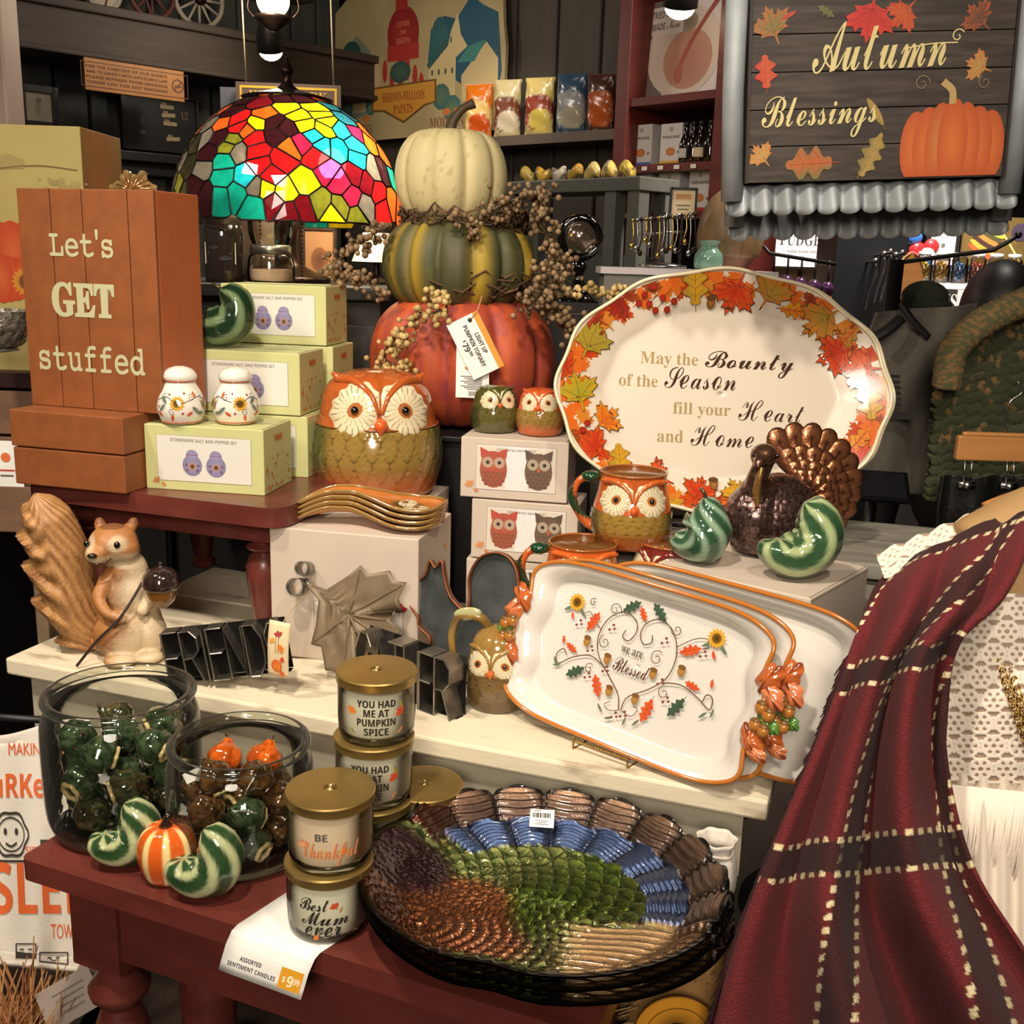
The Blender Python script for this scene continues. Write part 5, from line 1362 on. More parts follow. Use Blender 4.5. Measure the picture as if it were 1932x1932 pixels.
# a band of solid leaf colour along the rim, drawn as overlapping leaves, large ones last
rl_ = random.Random(11)
for i in range(120):
    a = 2 * pi * i / 120; k = .95 if i % 3 else .885
    if rl_.random() < .84:
        c = rl_.choice([ORr, RDd, DRd, ORr, lin((196, 116, 44))])
        P.leaf(OA_ * k * cos(a), OB_ * k * sin(a), rl_.uniform(.020, .030), rl_.uniform(0, 6.3), c, mix(c, YLw, .35), 'maple')
big = [(1160, 590, .030, 2.5, DRd, RDd, 'maple'), (1120, 625, .03, 1.2, DRd, ORr, 'maple'), (1105, 668, .042, -.4, OLv, GRn, 'maple'), (1065, 715, .034, 1.0, RDd, ORr, 'maple'), (1092, 762, .042, .3, GRn, YLw, 'maple'), (1140, 806, .034, -.8, ORr, YLw, 'maple'), (1125, 858, .040, .9, RDd, ORr, 'maple'),
       (1172, 880, .036, .1, YLw, OLv, 'yel'), (1250, 905, .036, 1.2, ORr, RDd, 'maple'), (1320, 932, .034, -.3, RDd, ORr, 'maple'), (1395, 930, .030, .4, YLw, OLv, 'maple'), (1275, 952, .03, 2, YLw, OLv, 'oak'), (1300, 560, .042, .15, YLw, OLv, 'yel'), (1378, 552, .046, 2.8, RDd, ORr, 'maple'), (1440, 562, .042, -.5, OLv, ORr, 'maple'),
       (1486, 588, .036, -1.7, ORr, YLw, 'oak'), (1548, 600, .046, 2.2, OLv, ORr, 'maple'), (1590, 634, .040, 2.4, ORr, OLv, 'oak'), (1580, 660, .042, 2.0, RDd, ORr, 'maple'), (1625, 690, .040, 1.6, ORr, RDd, 'maple'), (1640, 728, .03, 1, RDd, ORr, 'maple'), (1637, 760, .038, .1, YLw, OLv, 'yel'), (1610, 830, .040, -.7, ORr, YLw, 'oak'), (1620, 868, .040, .7, RDd, ORr, 'maple'), (1572, 915, .036, .2, ORr, RDd, 'maple'), (1500, 945, .036, 1, RDd, ORr, 'maple'), (1440, 955, .034, 2, ORr, YLw, 'maple'), (1190, 930, .036, 1.5, ORr, RDd, 'maple')]
for x, y, s_, r, c0, c1, kd in big: P.leaf(*LO(x, y), s_, r, c0, c1, kd, vein=mix(dk, c0, .3), out=dk)
for x, y in ((1215, 590), (1228, 600), (1240, 578), (1205, 575), (1220, 560), (1250, 597), (1262, 582), (1195, 590), (1600, 715), (1612, 700), (1622, 725), (1596, 700), (1100, 825), (1108, 812)):
    P.stroke([LO(x, y), LO(x + 14, y - 18)], .0010, dk); P.disc(*LO(x, y), .0058, RDd, DRd, 10)
for x, y in ((1332, 580), (1350, 912)):
    u, v = LO(x, y); P.disc(u, v, (.0075, .010), lin((160, 110, 56)), lin((120, 76, 40))); P.disc(u, v + .007, (.0085, .005), lin((96, 62, 36)))
PT = Print(); TN, BN = lin((168, 142, 96)), lin((66, 46, 34))
for s_, x, y, w, f_, c, h in (('May the', 1260, 695, .098, 'serif', TN, .026), ('Bounty', 1412, 697, .152, 'script' , BN, .042), ('of the', 1203, 738, .066, 'serif', TN, .021), ('Season', 1320, 738, .122, 'scriptl', BN, .036), ('fill your', 1325, 785, .098, 'serif', TN, .026), ('Heart', 1457, 792, .112, 'scriptl', BN, .036), ('and', 1267, 838, .044, 'serif', TN, .021), ('Home', 1366, 842, .108, 'scriptl', BN, .036)):
    PT.text(s_, *LO(x, y), w=w, h=h, col=c, font=f_, off=-.004 if f_ == 'serif' else .002)
PT.obj('lettering', lambda u, v, l: (u, -odep(u, v) - l, v), t, VC('glazed_print', .16, coat=.5), base=.0004)
kmax = .985
V_ = []
for (u, v) in P.V:
    k = hypot(u / OA_, v / OB_)
    V_.append((u, v) if k < kmax else (u * kmax / k, v * kmax / k))
P.V = V_
P.obj('printed_border', lambda u, v, l: (u, -odep(u, v) - l, v), t, VC('glazed_print', .16, coat=.5), lift=1.4e-5, fine=.006)
# twin oval platter stacked right behind
dup(t, 'second oval cream platter nested behind the blessing one, only its scalloped rim showing', oc + Vector((.012, .022, -.002)))
t2 = [o for o in COL.objects if o.get('label', '').startswith('second oval')][0]
for ch in list(t2.children):
    if ch.name.startswith(('printed', 'lettering')): bpy.data.objects.remove(ch)
eb = oc + Vector((.0, -.03, -.205))
t = thing('wire_easel', 'black wire easel holding the large oval platter', 'easel', (eb.x - .02, eb.y, GZ), 0)
hz = eb.z - GZ
m_bw = M('black_wire', (20, 18, 18), .4, .5)
b = MB(); b.tube([(-.075, -.038, hz + .026), (.085, -.038, hz + .022)], .0035, 8); b.tube([(-.075, -.030, hz - .012), (.085, -.030, hz - .014)], .003, 8); b.obj('front_rail', m_bw, t)
for x in (-.07, .08):
    b = MB(); b.tube(spline([(x, -.038, hz + .026), (x, -.040, hz), (x, -.030, hz - .014), (x, .03, hz - .014), (x, .05, .003)], 24), .003, 8); b.tube([(x, .05, .003), (x, .0, hz * .4), (x, -.030, .003)], .003, 8); b.obj('leg', m_bw, t)
b = MB(); b.tube(spline([(0, .05, .003), (0, .10, .10), (0, .12, .22)], 12), .003, 8); b.tube([(-.07, .05, .004), (.08, .05, .004)], .003, 8); b.obj('back_prop', m_bw, t)
# ================================================================ light-up pumpkin topiary
TY = 2.2
mat_pk = VC('matte_gourd', .62, bump=.25, bs=120)
tpx = aty(868, 800, TY)
t = thing('pumpkin_topiary', 'tall topiary of three stacked pumpkins, white over striped green over orange, with berry sprays', 'topiary', (tpx.x, TY, CRZ))
def lz_(x, y, Y=TY): p = aty(x, y, Y); return Vector((p.x - tpx.x, p.y - TY, p.z - CRZ))
def pumpkin(name, c, R, Hh, ribs, colf, sq=.55, tilt=0):
    b = MB(); prof = []
    for i in range(41):
        f = -pi / 2 + pi * i / 40
        prof.append((max(.0006, R * abs(cos(f)) ** sq), Hh / 2 * sin(f)))
    def rm(a, u): return 1 - .10 * (1 - abs(sin(ribs * a / 2))) ** 2
    def fn(i):
        pass
    b.lathe(prof, ribs * 12, rmod=rm, colf=colf)
    V = []
    for v in b.V:   # dimple at top and bottom
        r = hypot(v[0], v[1]) / R
        k = 1 - .28 * exp(-(r / .28) ** 2)
        V.append((v[0], v[1], v[2] * k))
    b.V = V
    b.xf(Matrix.Translation(c) @ Matrix.Rotation(tilt, 4, 'Y'))
    return b.obj(name, mat_pk, t)
cw, cg = lz_(852, 336), lz_(866, 500)
WHT, WHD = lin((206, 190, 140)), lin((150, 128, 80))
def spk(a, u): return hsh(int(a * 57), int(u * 83), 2)
pumpkin('white_pumpkin', cw, .113, .185, 10, lambda a, u: mix(WHT, WHD, .35 * (abs(sin(5 * a)) < .16) + (.5 if spk(a, u) > .965 else .08 * hsh(int(a * 9), int(u * 9)))))
GR1, GR2_, YL2 = lin((84, 82, 44)), lin((52, 54, 32)), lin((176, 146, 42))
def gcol(a, u):
    k = int(((a + .12) % (2 * pi)) / (2 * pi) * 14); c = mix(GR1, GR2_, .6 * hsh(int(a * 14), int(u * 8)))
    if k in (0, 2, 5, 8, 9, 11, 13): c = mix(c, YL2, .85 * smooth(.1, .3, u) * smooth(.98, .75, u) * abs(sin(7 * (a + .12))) ** 2)
    return mix(c, GR2_, .5 * (abs(sin(7 * a)) < .2))
pumpkin('green_pumpkin', cg, .155, .195, 14, gcol)
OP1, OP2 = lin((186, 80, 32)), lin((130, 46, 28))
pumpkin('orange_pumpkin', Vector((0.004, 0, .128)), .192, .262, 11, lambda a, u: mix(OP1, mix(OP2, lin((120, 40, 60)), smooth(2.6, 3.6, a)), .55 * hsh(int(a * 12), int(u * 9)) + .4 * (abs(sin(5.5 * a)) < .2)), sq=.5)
b = MB(lin((74, 58, 36))); q = cw + Vector((-.004, 0, .072)); b.tube(spline([q, q + Vector((.004, 0, .03)), q + Vector((.022, 0, .056)), q + Vector((.046, -.004, .068))], 16), [.014, .012, .011, .010, .0095, .009, .0085, .008, .008, .0075, .0075, .007, .007, .0075, .008, .009], 10, rmod=lambda a, u: 1 + .2 * cos(5 * a)); b.obj('stem', mat_pk, t)
rt = random.Random(4)
def twigs(z, R, n, name):
    b = MB()
    for i in range(n):
        a0 = rt.uniform(0, 2 * pi); L = rt.uniform(.5, 1.5); r = R * rt.uniform(.85, 1.12); dz = rt.uniform(-.016, .016)
        b.tube([(r * (1 + .06 * sin(3 * k + i)) * cos(a0 + L * k / 7), r * (1 + .06 * sin(3 * k + i)) * sin(a0 + L * k / 7), z + dz + .012 * sin(2 * k + i)) for k in range(8)], [.0022] * 7 + [.0008], 5, col=mix(lin((58, 40, 26)), lin((112, 82, 54)), rt.random()))
    o = b.obj(name, VC('twig', .8), t); o['kind'] = 'stuff'
twigs((cw.z + cg.z) / 2 + .004, .115, 90, 'twig_wreath'); twigs((cg.z + .128) / 2 + .062, .135, 90, 'twig_wreath')
b = MB(lin((58, 44, 28))); b.tube([(0, 0, .0), (0, 0, cw.z)], .012, 8); b.obj('centre_rod', mat_pk, t)
BER0, BER1, BERD0, BERD1 = lin((150, 122, 66)), lin((198, 172, 112)), lin((98, 76, 50)), lin((150, 122, 86))
def spray(px_list, n, rad, dark, Y):
    b = MB(); pts = spline([lz_(x, y, Y) for x, y in px_list], 40)
    b.tube(pts, .0022, 5, col=lin((84, 64, 40)))
    for i in range(n):
        k = rt.randint(2, 39); p = Vector(pts[k]) + Vector((rt.gauss(0, rad), rt.gauss(0, rad * 1.2), rt.gauss(0, rad)))
        b.tube([pts[max(0, k - 2)], p], .0008, 3, col=lin((96, 76, 46)))
        b.ball(p, rt.uniform(.0045, .0068), 7, 5, col=mix(BERD0 if dark else BER0, BERD1 if dark else BER1, rt.random()))
    o = b.obj('berry_spray', VC('dry_berry', .6), t); o['kind'] = 'stuff'
spray([(835, 585), (790, 600), (740, 640), (722, 690), (742, 712)], 90, .010, False, 1.98)
spray([(800, 560), (835, 555), (845, 590)], 26, .008, False, 1.98)
spray([(770, 640), (745, 660), (765, 705)], 40, .009, False, 1.97)
spray([(735, 425), (690, 450), (650, 480), (615, 515)], 80, .011, True, 2.1)
spray([(735, 560), (700, 540), (665, 520), (640, 530)], 60, .009, True, 2.08)
spray([(900, 415), (950, 385), (1000, 368), (1030, 375)], 90, .012, True, 2.08)
spray([(1000, 400), (1030, 440), (1050, 490), (1060, 540)], 110, .016, True, 2.08)
spray([(980, 560), (1020, 575), (1060, 600), (1085, 640)], 110, .015, True, 2.02)
spray([(1010, 500), (1040, 530), (1030, 580)], 80, .015, True, 2.0)
spray([(1070, 550), (1110, 545), (1145, 555), (1168, 545)], 44, .006, False, 2.0)
spray([(850, 415), (890, 425), (905, 440)], 30, .008, True, 2.04)
# price tags of the topiary
def tag_plane(c, rot_in, tilt=0):
    return Matrix.Translation(c) @ Matrix.Rotation(tilt, 4, 'X') @ Matrix.Rotation(rot_in, 4, 'Y')
tc = aty(897, 652, 1.975)
t2 = thing('price_tag', 'white and orange price tag reading light up pumpkin topiary, hung on the orange pumpkin', 'tag', tc, 0, rot=(radians(6), radians(62), 0))
b = MB(); b.box((0, 0, 0), (.112, .0008, .064)); b.obj('card', M('white_paper'), t2, sm=False)
P = Print(); P.rect(0, .0265, .112, .011, lin((222, 150, 50))); P.disc(-.046, .012, .0042, BLK)
P.text('LIGHT UP', 0, .008, h=.0085, w=.040, col=BLK, font='bold'); P.text('PUMPKIN TOPIARY', .0, -.006, h=.0085, w=.082, col=BLK, font='bold'); P.text('79', -.004, -.022, h=.0115, w=.016, col=BLK, font='bold'); P.text('$', -.016, -.017, h=.006, w=.004, col=BLK, font='bold'); P.text('99', .010, -.0165, h=.006, w=.009, col=BLK, font='bold')
P.obj('lettering', fl_xz(-.0005), t2, fab)
b = MB(lin((190, 160, 110))); b.tube([(-.046, -.002, .012), (-.056, -.004, .034), (-.075, .012, .050)], .0009, 5); b.obj('string', fab, t2)
t2 = thing('care_label', 'white printed care label hanging on the orange pumpkin under the price tag', 'tag', aty(892, 692, 1.985))
b = MB(); b.box((0, 0, 0), (.062, .0006, .116)); b.obj('card', M('white_paper'), t2, sm=False)
P = Print()
for i in range(9): P.rect(-.002 + .003 * (i % 3), -.018 - .003 * i, .040 - .006 * (i % 3), .0012, GRY)
for i in range(6): P.rect(-.006 + .0025 * i, -.050, .0012, .009, BLK)
P.leaf(-.010, -.004, .006, 0, ORG, RED)
P.obj('small_print', fl_xz(-.0004), t2, fab)

# ================================================================ stained glass lamp
LY = 2.47
lc = aty(546, 410, LY); LRm = .255; LH = aty(546, 176, LY).z - lc.z
cab_z = aty(540, 536, 2.3).z
t = thing('dark_cabinet', 'black cabinet behind the green boxes that carries the stained glass lamp', 'cabinet', (lc.x + .0, 2.52, 0))
b = MB(); b.box((0, 0, cab_z / 2 - .015), (.46, .46, cab_z - .03)); b.obj('carcass', m_black, t, sm=False, bevel=.003)
b = MB(); b.box((0, 0, cab_z - .015), (.50, .50, .03)); b.obj('top', m_black, t, sm=False, bevel=.004)
for s in (-1, 1):
    b = MB(); b.box((s * .113, -.236, cab_z / 2), (.215, .014, cab_z - .16)); d = b.obj('door', m_dark, t, sm=False, bevel=.004)
    b = MB(lin((90, 80, 60))); b.ball((s * .03, -.252, cab_z / 2), .012, 10, 6); b.obj('knob', glaze, d)
def stained():
    m = bpy.data.materials.new('stained_glass'); m.use_nodes = True; nt = m.node_tree; nt.nodes.clear()
    N = nt.nodes.new; L = nt.links.new
    out = N('ShaderNodeOutputMaterial'); at_ = N('ShaderNodeAttribute'); at_.attribute_name = 'Col'
    tl_ = N('ShaderNodeBsdfTranslucent'); tr = N('ShaderNodeBsdfTransparent'); gl = N('ShaderNodeBsdfGlossy'); df = N('ShaderNodeBsdfDiffuse')
    gl.inputs['Roughness'].default_value = .08
    no = N('ShaderNodeTexNoise'); no.inputs['Scale'].default_value = 70; no.inputs['Detail'].default_value = 3
    mr = N('ShaderNodeMapRange'); mr.inputs[1].default_value = .3; mr.inputs[2].default_value = .7; mr.inputs[3].default_value = .72; mr.inputs[4].default_value = 1.05
    tcn = N('ShaderNodeTexCoord'); L(tcn.outputs['Object'], no.inputs['Vector']); L(no.outputs['Fac'], mr.inputs[0])
    mu = N('ShaderNodeMixRGB'); mu.blend_type = 'MULTIPLY'; mu.inputs[0].default_value = 1; L(at_.outputs['Color'], mu.inputs[1]); L(mr.outputs[0], mu.inputs[2])
    for s_ in (tl_, tr, df): L(mu.outputs[0], s_.inputs['Color'])
    a = N('ShaderNodeMixShader'); a.inputs[0].default_value = .34; L(tl_.outputs[0], a.inputs[1]); L(tr.outputs[0], a.inputs[2])
    d = N('ShaderNodeMixShader'); d.inputs[0].default_value = .25; L(a.outputs[0], d.inputs[1]); L(df.outputs[0], d.inputs[2])
    lw = N('ShaderNodeFresnel'); lw.inputs[0].default_value = 1.5
    c = N('ShaderNodeMixShader'); L(lw.outputs[0], c.inputs[0]); L(d.outputs[0], c.inputs[1]); L(gl.outputs[0], c.inputs[2])
    L(c.outputs[0], out.inputs[0]); return m
SGm = stained()
t = thing('stained_glass_lamp', 'table lamp with domed leaf pattern stained glass shade in red, yellow and turquoise', 'lamp', (lc.x, LY, cab_z))
LB = lc.z - cab_z
GC = {'T': (20, 170, 150), 'R': (206, 26, 30), 'Y': (246, 214, 20), 'O': (232, 96, 30), 'G': (120, 124, 40), 'M': (52, 20, 26), 'C': (116, 110, 102), 'P': (190, 30, 70), 'B': (30, 86, 104), 'D': (48, 46, 30), 'N': (112, 18, 28), 'A': (30, 196, 220)}
SIT = '640,820,T 640,945,T 625,1085,T 750,1060,T 815,940,A 880,1140,T 570,530,O 690,500,R 720,570,R 785,590,O 860,530,Y 910,460,O 850,270,O 930,250,Y 690,340,M 620,430,M 1000,320,M 1110,310,M 1230,290,O 1050,400,Y 1150,460,Y 1210,525,Y 1290,430,Y 1350,480,Y 1340,555,Y 1240,385,Y 1290,610,A 1350,670,A 1450,540,A 1450,690,T 1560,650,A 1590,750,A 1080,560,M 1010,620,M 980,520,M 860,655,R 890,740,R 920,850,R 1000,920,R 1080,800,R 1130,710,O 1200,680,P 960,1015,Y 1110,1035,Y 1240,960,Y 1030,1120,N 1130,1190,N 1230,1150,N 1350,1110,G 1480,1130,G 1440,1230,Y 1590,1180,G 1390,870,P 1480,950,P 1560,1050,P 1580,880,N 1650,930,N 1550,540,P 1640,600,O 1700,570,Y 1740,700,O 1690,820,C 1460,440,B 1560,430,B 1730,1000,R 1760,1120,R 1810,1060,O 1640,1110,C 690,660,G 660,720,G 570,640,M 430,640,C 340,680,D 300,850,D 170,720,B 140,830,B 460,880,C 400,1020,M 490,1080,M 350,1120,M 210,1000,G 160,1100,G 270,1080,D 60,920,O 40,1050,O 420,450,O 330,540,O 500,410,O 490,760,M 900,1010,C 740,750,C 560,330,M 1330,340,B 1800,850,T 1310,770,R'
sites = []
def dome(al, ph): return Vector((LRm * sin(ph) * sin(al), -LRm * sin(ph) * cos(al), LH * cos(ph) ** .9 if ph < pi / 2 else 0))
for s_ in SIT.split():
    x, y, c = s_.split(','); sx = (float(x) - 945) / 915; sy = (1190 - float(y)) / 950
    sy = min(.97, max(.015, sy)); ph = math.acos(min(1, max(0, sy ** (1 / .9)))); sn = sin(ph)
    if abs(sx) < sn * .999: sites.append((dome(math.asin(sx / sn), ph), c))
rs = random.Random(9); tries = 0
while tries < 6000:
    tries += 1
    z = rs.random() * .97; ph = math.acos(z); al = rs.uniform(-pi, pi); p = dome(al, ph)
    md = min((p - q).length for q, _ in sites)
    if md > (.046 if abs(al) > 1.4 else .040):
        # leaves: neighbours tend to share a colour
        near = min(sites, key=lambda s_: (s_[0] - p).length)
        sites.append((p, near[1] if rs.random() < .45 and abs(al) > 1.2 else rs.choice('RYOGMNPTC' if abs(al) > 1.2 else 'MNCD')))
lead = MB(lin((22, 20, 18))); npane = 0
for i, (p, c) in enumerate(sites):
    n_ = Vector((p.x / LRm ** 2, p.y / LRm ** 2, max(p.z, .002) / LH ** 2)).normalized()
    u_ = n_.cross(Vector((0, 0, 1))); u_ = u_.normalized() if u_.length > .05 else Vector((1, 0, 0)); w_ = n_.cross(u_)
    poly = [(cos(2 * pi * k / 20) * .043, sin(2 * pi * k / 20) * .043) for k in range(20)]
    for j, (q, _) in enumerate(sites):
        if j == i or (q - p).length > .1: continue
        d = q - p; a, b_ = d.dot(u_), d.dot(w_); h = (a * a + b_ * b_) / 2
        out = []
        for k in range(len(poly)):
            P0, P1 = poly[k], poly[(k + 1) % len(poly)]
            e0, e1 = P0[0] * a + P0[1] * b_ - h, P1[0] * a + P1[1] * b_ - h
            if e0 <= 0: out.append(P0)
            if (e0 < 0) != (e1 < 0): f = e0 / (e0 - e1); out.append((P0[0] + f * (P1[0] - P0[0]), P0[1] + f * (P1[1] - P0[1])))
        poly = out
        if not poly: break
    if len(poly) < 3: continue
    P3 = []
    for (a, b_) in poly:
        v = p + u_ * a + w_ * b_
        v.z = max(v.z, -.012 - .006 * hsh(i))
        r = hypot(v.x, v.y); zz = max(v.z, 0)
        k = 1 / sqrt((r / LRm) ** 2 + (zz / LH) ** 2) if zz > 0 else LRm / max(r, .01)
        k = min(1.06, k)
        P3.append(Vector((v.x * k, v.y * k, v.z * (k if zz > 0 else 1) + LB)))
    b = MB(mix(lin(GC[c]), (1, 1, 1), 0)); ctr = sum(P3, Vector()) / len(P3) + n_ * .0015
    b.add([ctr] + P3, [(0, 1 + k, 1 + (k + 1) % len(P3)) for k in range(len(P3))])
    b.obj('glass_piece', SGm, t, sm=False); npane += 1
    L3 = []
    for v in P3:
        if not L3 or (v - L3[-1]).length > .002: L3.append(v)
    if len(L3) > 2: lead.tube(L3, .0020, 5, closed=True)
o = lead.obj('lead_came', M('lead', (30, 27, 24), .35, .6), t); o['kind'] = 'stuff'
m_brz = M('dark_bronze', (52, 38, 30), .35, .8)
b = MB(); b.lathe(pr(24, [(.10, LB + LH * .955), (.07, LB + LH * .985), (.03, LB + LH + .006), (.012, LB + LH + .02), (.010, LB + LH + .035), (.016, LB + LH + .045), (.008, LB + LH + .06), (.002, LB + LH + .075)]), 32); b.obj('cap_finial', m_brz, t)
b = MB(); b.lathe(pr(30, [(.09, 0), (.088, .012), (.06, .022), (.03, .04), (.022, .08), (.026, .12), (.016, .16), (.013, LB), (.012, LB + LH * .9)]), 28); b.obj('stem_base', m_brz, t)
for s in (-1, 1):
    bp = Vector((s * .108, -.06, LB + .112))
    b = MB(); b.tube([(0, 0, LB + .04), bp - Vector((0, 0, .05))], .006, 8); b.lathe([(.014, -.06), (.015, -.03), (.012, -.025)], 14, c=bp); b.obj('socket', m_brz, t)
    b = MB(); b.ball(bp, (.030, .030, .034), 14, 10); b.obj('bulb', EMIT('bulb_glow', (255, 236, 196), 160) if s > 0 else M('unlit_bulb', (220, 214, 200), .3), t)
    b = MB(lin((150, 140, 120)))
    for k in range(22): b.ball((s * .045, -.09, LB + .02 - .0085 * k), .0028, 6, 4)
    b.ball((s * .045, -.09, LB + .02 - .0085 * 22.6), .007, 8, 6); o = b.obj('pull_chain', m_brz, t); o['kind'] = 'stuff'
lamp('lamp_bulb', Vector((lc.x + .108, LY - .06, lc.z + .112)), None, 15, .036, col=(1, .86, .62), kind='POINT')
# glass and candle things standing round the lamp
m_clr = GLASS('clear_lantern_glass', (220, 216, 208), .05, .06, .4)
def cyl_thing(name, label, cat, loc, parts, group=None):
    t = thing(name, label, cat, loc, 0, group)
    for nm, prof, m in parts:
        b = MB(); b.lathe(prof, 32); b.obj(nm, m, t, ang=40)
    return t
q = aty(512, 522, 2.31); q.z = cab_z
cyl_thing('glass_lantern', 'clear glass hurricane lantern with metal collar under the stained glass lamp', 'lantern', q, (('glass_font', pr(14, [(.03, 0), (.048, .004), (.05, .03), (.046, .055), (.04, .062)]), m_clr), ('collar', [(.041, .06), (.043, .064), (.043, .076), (.040, .08)], M('pewter', (130, 124, 114), .3, .9)), ('chimney', pr(14, [(.038, .08), (.046, .105), (.046, .14), (.036, .17), (.032, .20)])[:-1] + [(.032, .20)], m_clr), ('wax_fill', [(.044, .006), (.045, .03), (.001, .03)], m_waxp)))
q = aty(424, 522, 2.31); q.z = cab_z
t = cyl_thing('candle_jar', 'tall dark candle jar with a cream label, beside the orange sign', 'candle', q, (('jar', pr(14, [(.032, 0), (.040, .004), (.041, .05), (.041, .10), (.036, .118)]), M('smoky_glass', (40, 34, 30), .08, coat=.5)), ('lid', [(.037, .118), (.039, .121), (.039, .140), (.036, .144), (.001, .145)], M('pewter'))))
P = Print(); P.rect(0, .060, .072, .044, lin((232, 220, 176))); P.disc(-.012, .072, (.012, .004), BLK); P.disc(.014, .050, (.014, .005), BLK); P.rect(0, .060, .05, .003, GRY)
P.obj('label', lambda u, v, l: ((.0415 + l) * sin(u / .0415), -(.0415 + l) * cos(u / .0415), v), t, fab)
q = aty(476, 470, 2.52); q.z = cab_z
t = thing('folded_card', 'tall grey folded paper card leaning among the lamp glassware', 'card', q, radians(12))
b = MB(); b.grid(lambda u, v: ((-.05 + .1 * u, .02 * abs(u - .55) * 3, .17 * v), None), 8, 4); b.obj('paper', M('grey_card', (150, 136, 124), .6), t, solid=.001)
b = MB(lin((90, 80, 72))); b.ball((-.01, .018, .07), (.012, .002, .008), 12, 6); b.obj('printed_spot', fab, t)
t = thing('framed_notice', 'small tan framed notice standing behind the lamp stem', 'picture frame', aty(604, 480, 2.66) * 1 - Vector((0, 0, .05)), radians(-8))
t.location.z = cab_z
b = MB(); b.box((0, 0, .06), (.075, .008, .12)); b.obj('panel', M('tan_card', (176, 130, 90), .6), t, sm=False); 
b = MB(lin((60, 40, 30)))
for k in (-1, 1): b.box((k * .0385, -.002, .06), (.005, .016, .125)); 
for k in (0, .122): b.box((0, -.002, k), (.082, .016, .005))
b.obj('frame', fab, t, sm=False); P = Print(); P.disc(0, .05, (.022, .03), lin((96, 60, 44)), lin((140, 90, 60))); P.obj('print', fl_xz(-.004), t, fab)
# bright fringed shade edge between lamp and topiary
q = aty(697, 480, 2.40)
t = thing('fringed_shade', 'small white pleated shade with fringe half hidden by the berries', 'shade', (q.x, 2.52, cab_z))
b = MB(); b.lathe([(.055, .05), (.03, .115)], 60, rmod=lambda a, u: 1 + .04 * cos(30 * a), close=False); b.F = b.F[:-2]; b.obj('pleats', M('shade_linen', (236, 226, 204), .6), t)
b = MB(); b.lathe(pr(12, [(.04, 0), (.038, .006), (.01, .016), (.008, .06)]), 20); b.obj('base', m_brz, t)

# ================================================================ dress form with lace blouse and plaid shawl
dx = atd(2050, 1300, 1.22)
t = thing('dress_form', 'tan dress form in a cream lace blouse at the right edge of the table', 'mannequin', (dx.x, dx.y, 0))
b = MB(); zc = dx.z
for c, r in (((0, 0, zc - .10), (.15, .10, .20)), ((0, 0, zc + .08), (.16, .10, .13)), ((-.06, -.05, zc + .05), (.075, .06, .075)), ((.06, -.05, zc + .05), (.075, .06, .075)), ((0, 0, zc - .26), (.15, .11, .12))): b.ball(c, r, 20, 14)
b.tube([(-.16, 0, zc + .155), (-.09, 0, zc + .185), (0, 0, zc + .20), (.09, 0, zc + .185), (.16, 0, zc + .155)], [.04, .052, .055, .052, .04], 14); b.tube([(0, 0, zc + .18), (0, 0, zc + .30)], [.052, .048], 14)
V, F, N = fuse(b, .009, 6); b = MB(); b.add(V, F); b.obj('torso', M('tan_linen', (168, 132, 84), .7, var=.1, vs=30), t)
b = MB(); keep = [f for f in F if all(V[i].x > -.11 and V[i].z < zc + .15 for i in f)]
b.add([v + n_ * .007 for v, n_ in zip(V, N)], keep); b.obj('blouse_body', M('cream_cotton', (222, 208, 190), .75), t)
b = MB(); b.lathe([(.016, .03), (.016, zc - .3)], 14, close=False); b.lathe([(.16, 0), (.16, .012), (.02, .03)], 28); b.obj('stand', m_black, t)
lace = VC('lace', .75)
CRL, CRH = lin((222, 208, 190)), lin((140, 116, 94))
def lacecol(a, b_):
    """cotton lace: rosettes and eyelets"""
    x, y = a / .030, b_ / .026; iy = math.floor(y); x += .5 * (iy % 2); fx, fy = x - math.floor(x) - .5, y - iy - .5
    r = hypot(fx, fy); an = atan2(fy, fx)
    hole = r < .09 or (.22 < r < .36 and cos(6 * an) > .35) or (r > .50 and cos(8 * an) > -.2)
    return mix(CRL, CRH, .9) if hole else mix(CRL, (1, 1, 1), .12 * (.36 < r < .46)), (-.0016 if hole else .0)
def front(px0, px1, rows, mt, name, nu=150, nv=150, mode='lace'):
    """cloth hung in front of the form: rows of (y, left px, right px, distance left, distance right)"""
    def fn(u, v):
        k = v * (len(rows) - 1); i = min(int(k), len(rows) - 2); f = k - i
        a, c = rows[i], rows[i + 1]
        y0 = a[0] + (c[0] - a[0]) * f; xl = a[1] + (c[1] - a[1]) * f; xr = a[2] + (c[2] - a[2]) * f; dl = a[3] + (c[3] - a[3]) * f; dr = a[4] + (c[4] - a[4]) * f
        x = xl + (xr - xl) * u; d = dl + (dr - dl) * sin(u * pi / 2)
        cc, dz = lacecol(x * .0006, y0 * .0006) if mode == 'lace' else (CRL, .004 * sin(x * .16))
        return atd(x, y0 + (a[5] if len(a) > 5 else 0) * u, d + .003 * sin(x * .05) - dz) - Vector((dx.x, dx.y, 0)), cc
    b = MB(); b.grid(fn, nu, nv); return b.obj(name, mt, t)
bl_ = front(0, 0, [(1120, 1800, 2010, 1.135, 1.10), (1200, 1775, 2010, 1.125, 1.085), (1330, 1765, 2010, 1.12, 1.075), (1440, 1770, 2010, 1.12, 1.08), (1478, 1775, 2010, 1.12, 1.085)], lace, 'lace_bodice', 200, 260)
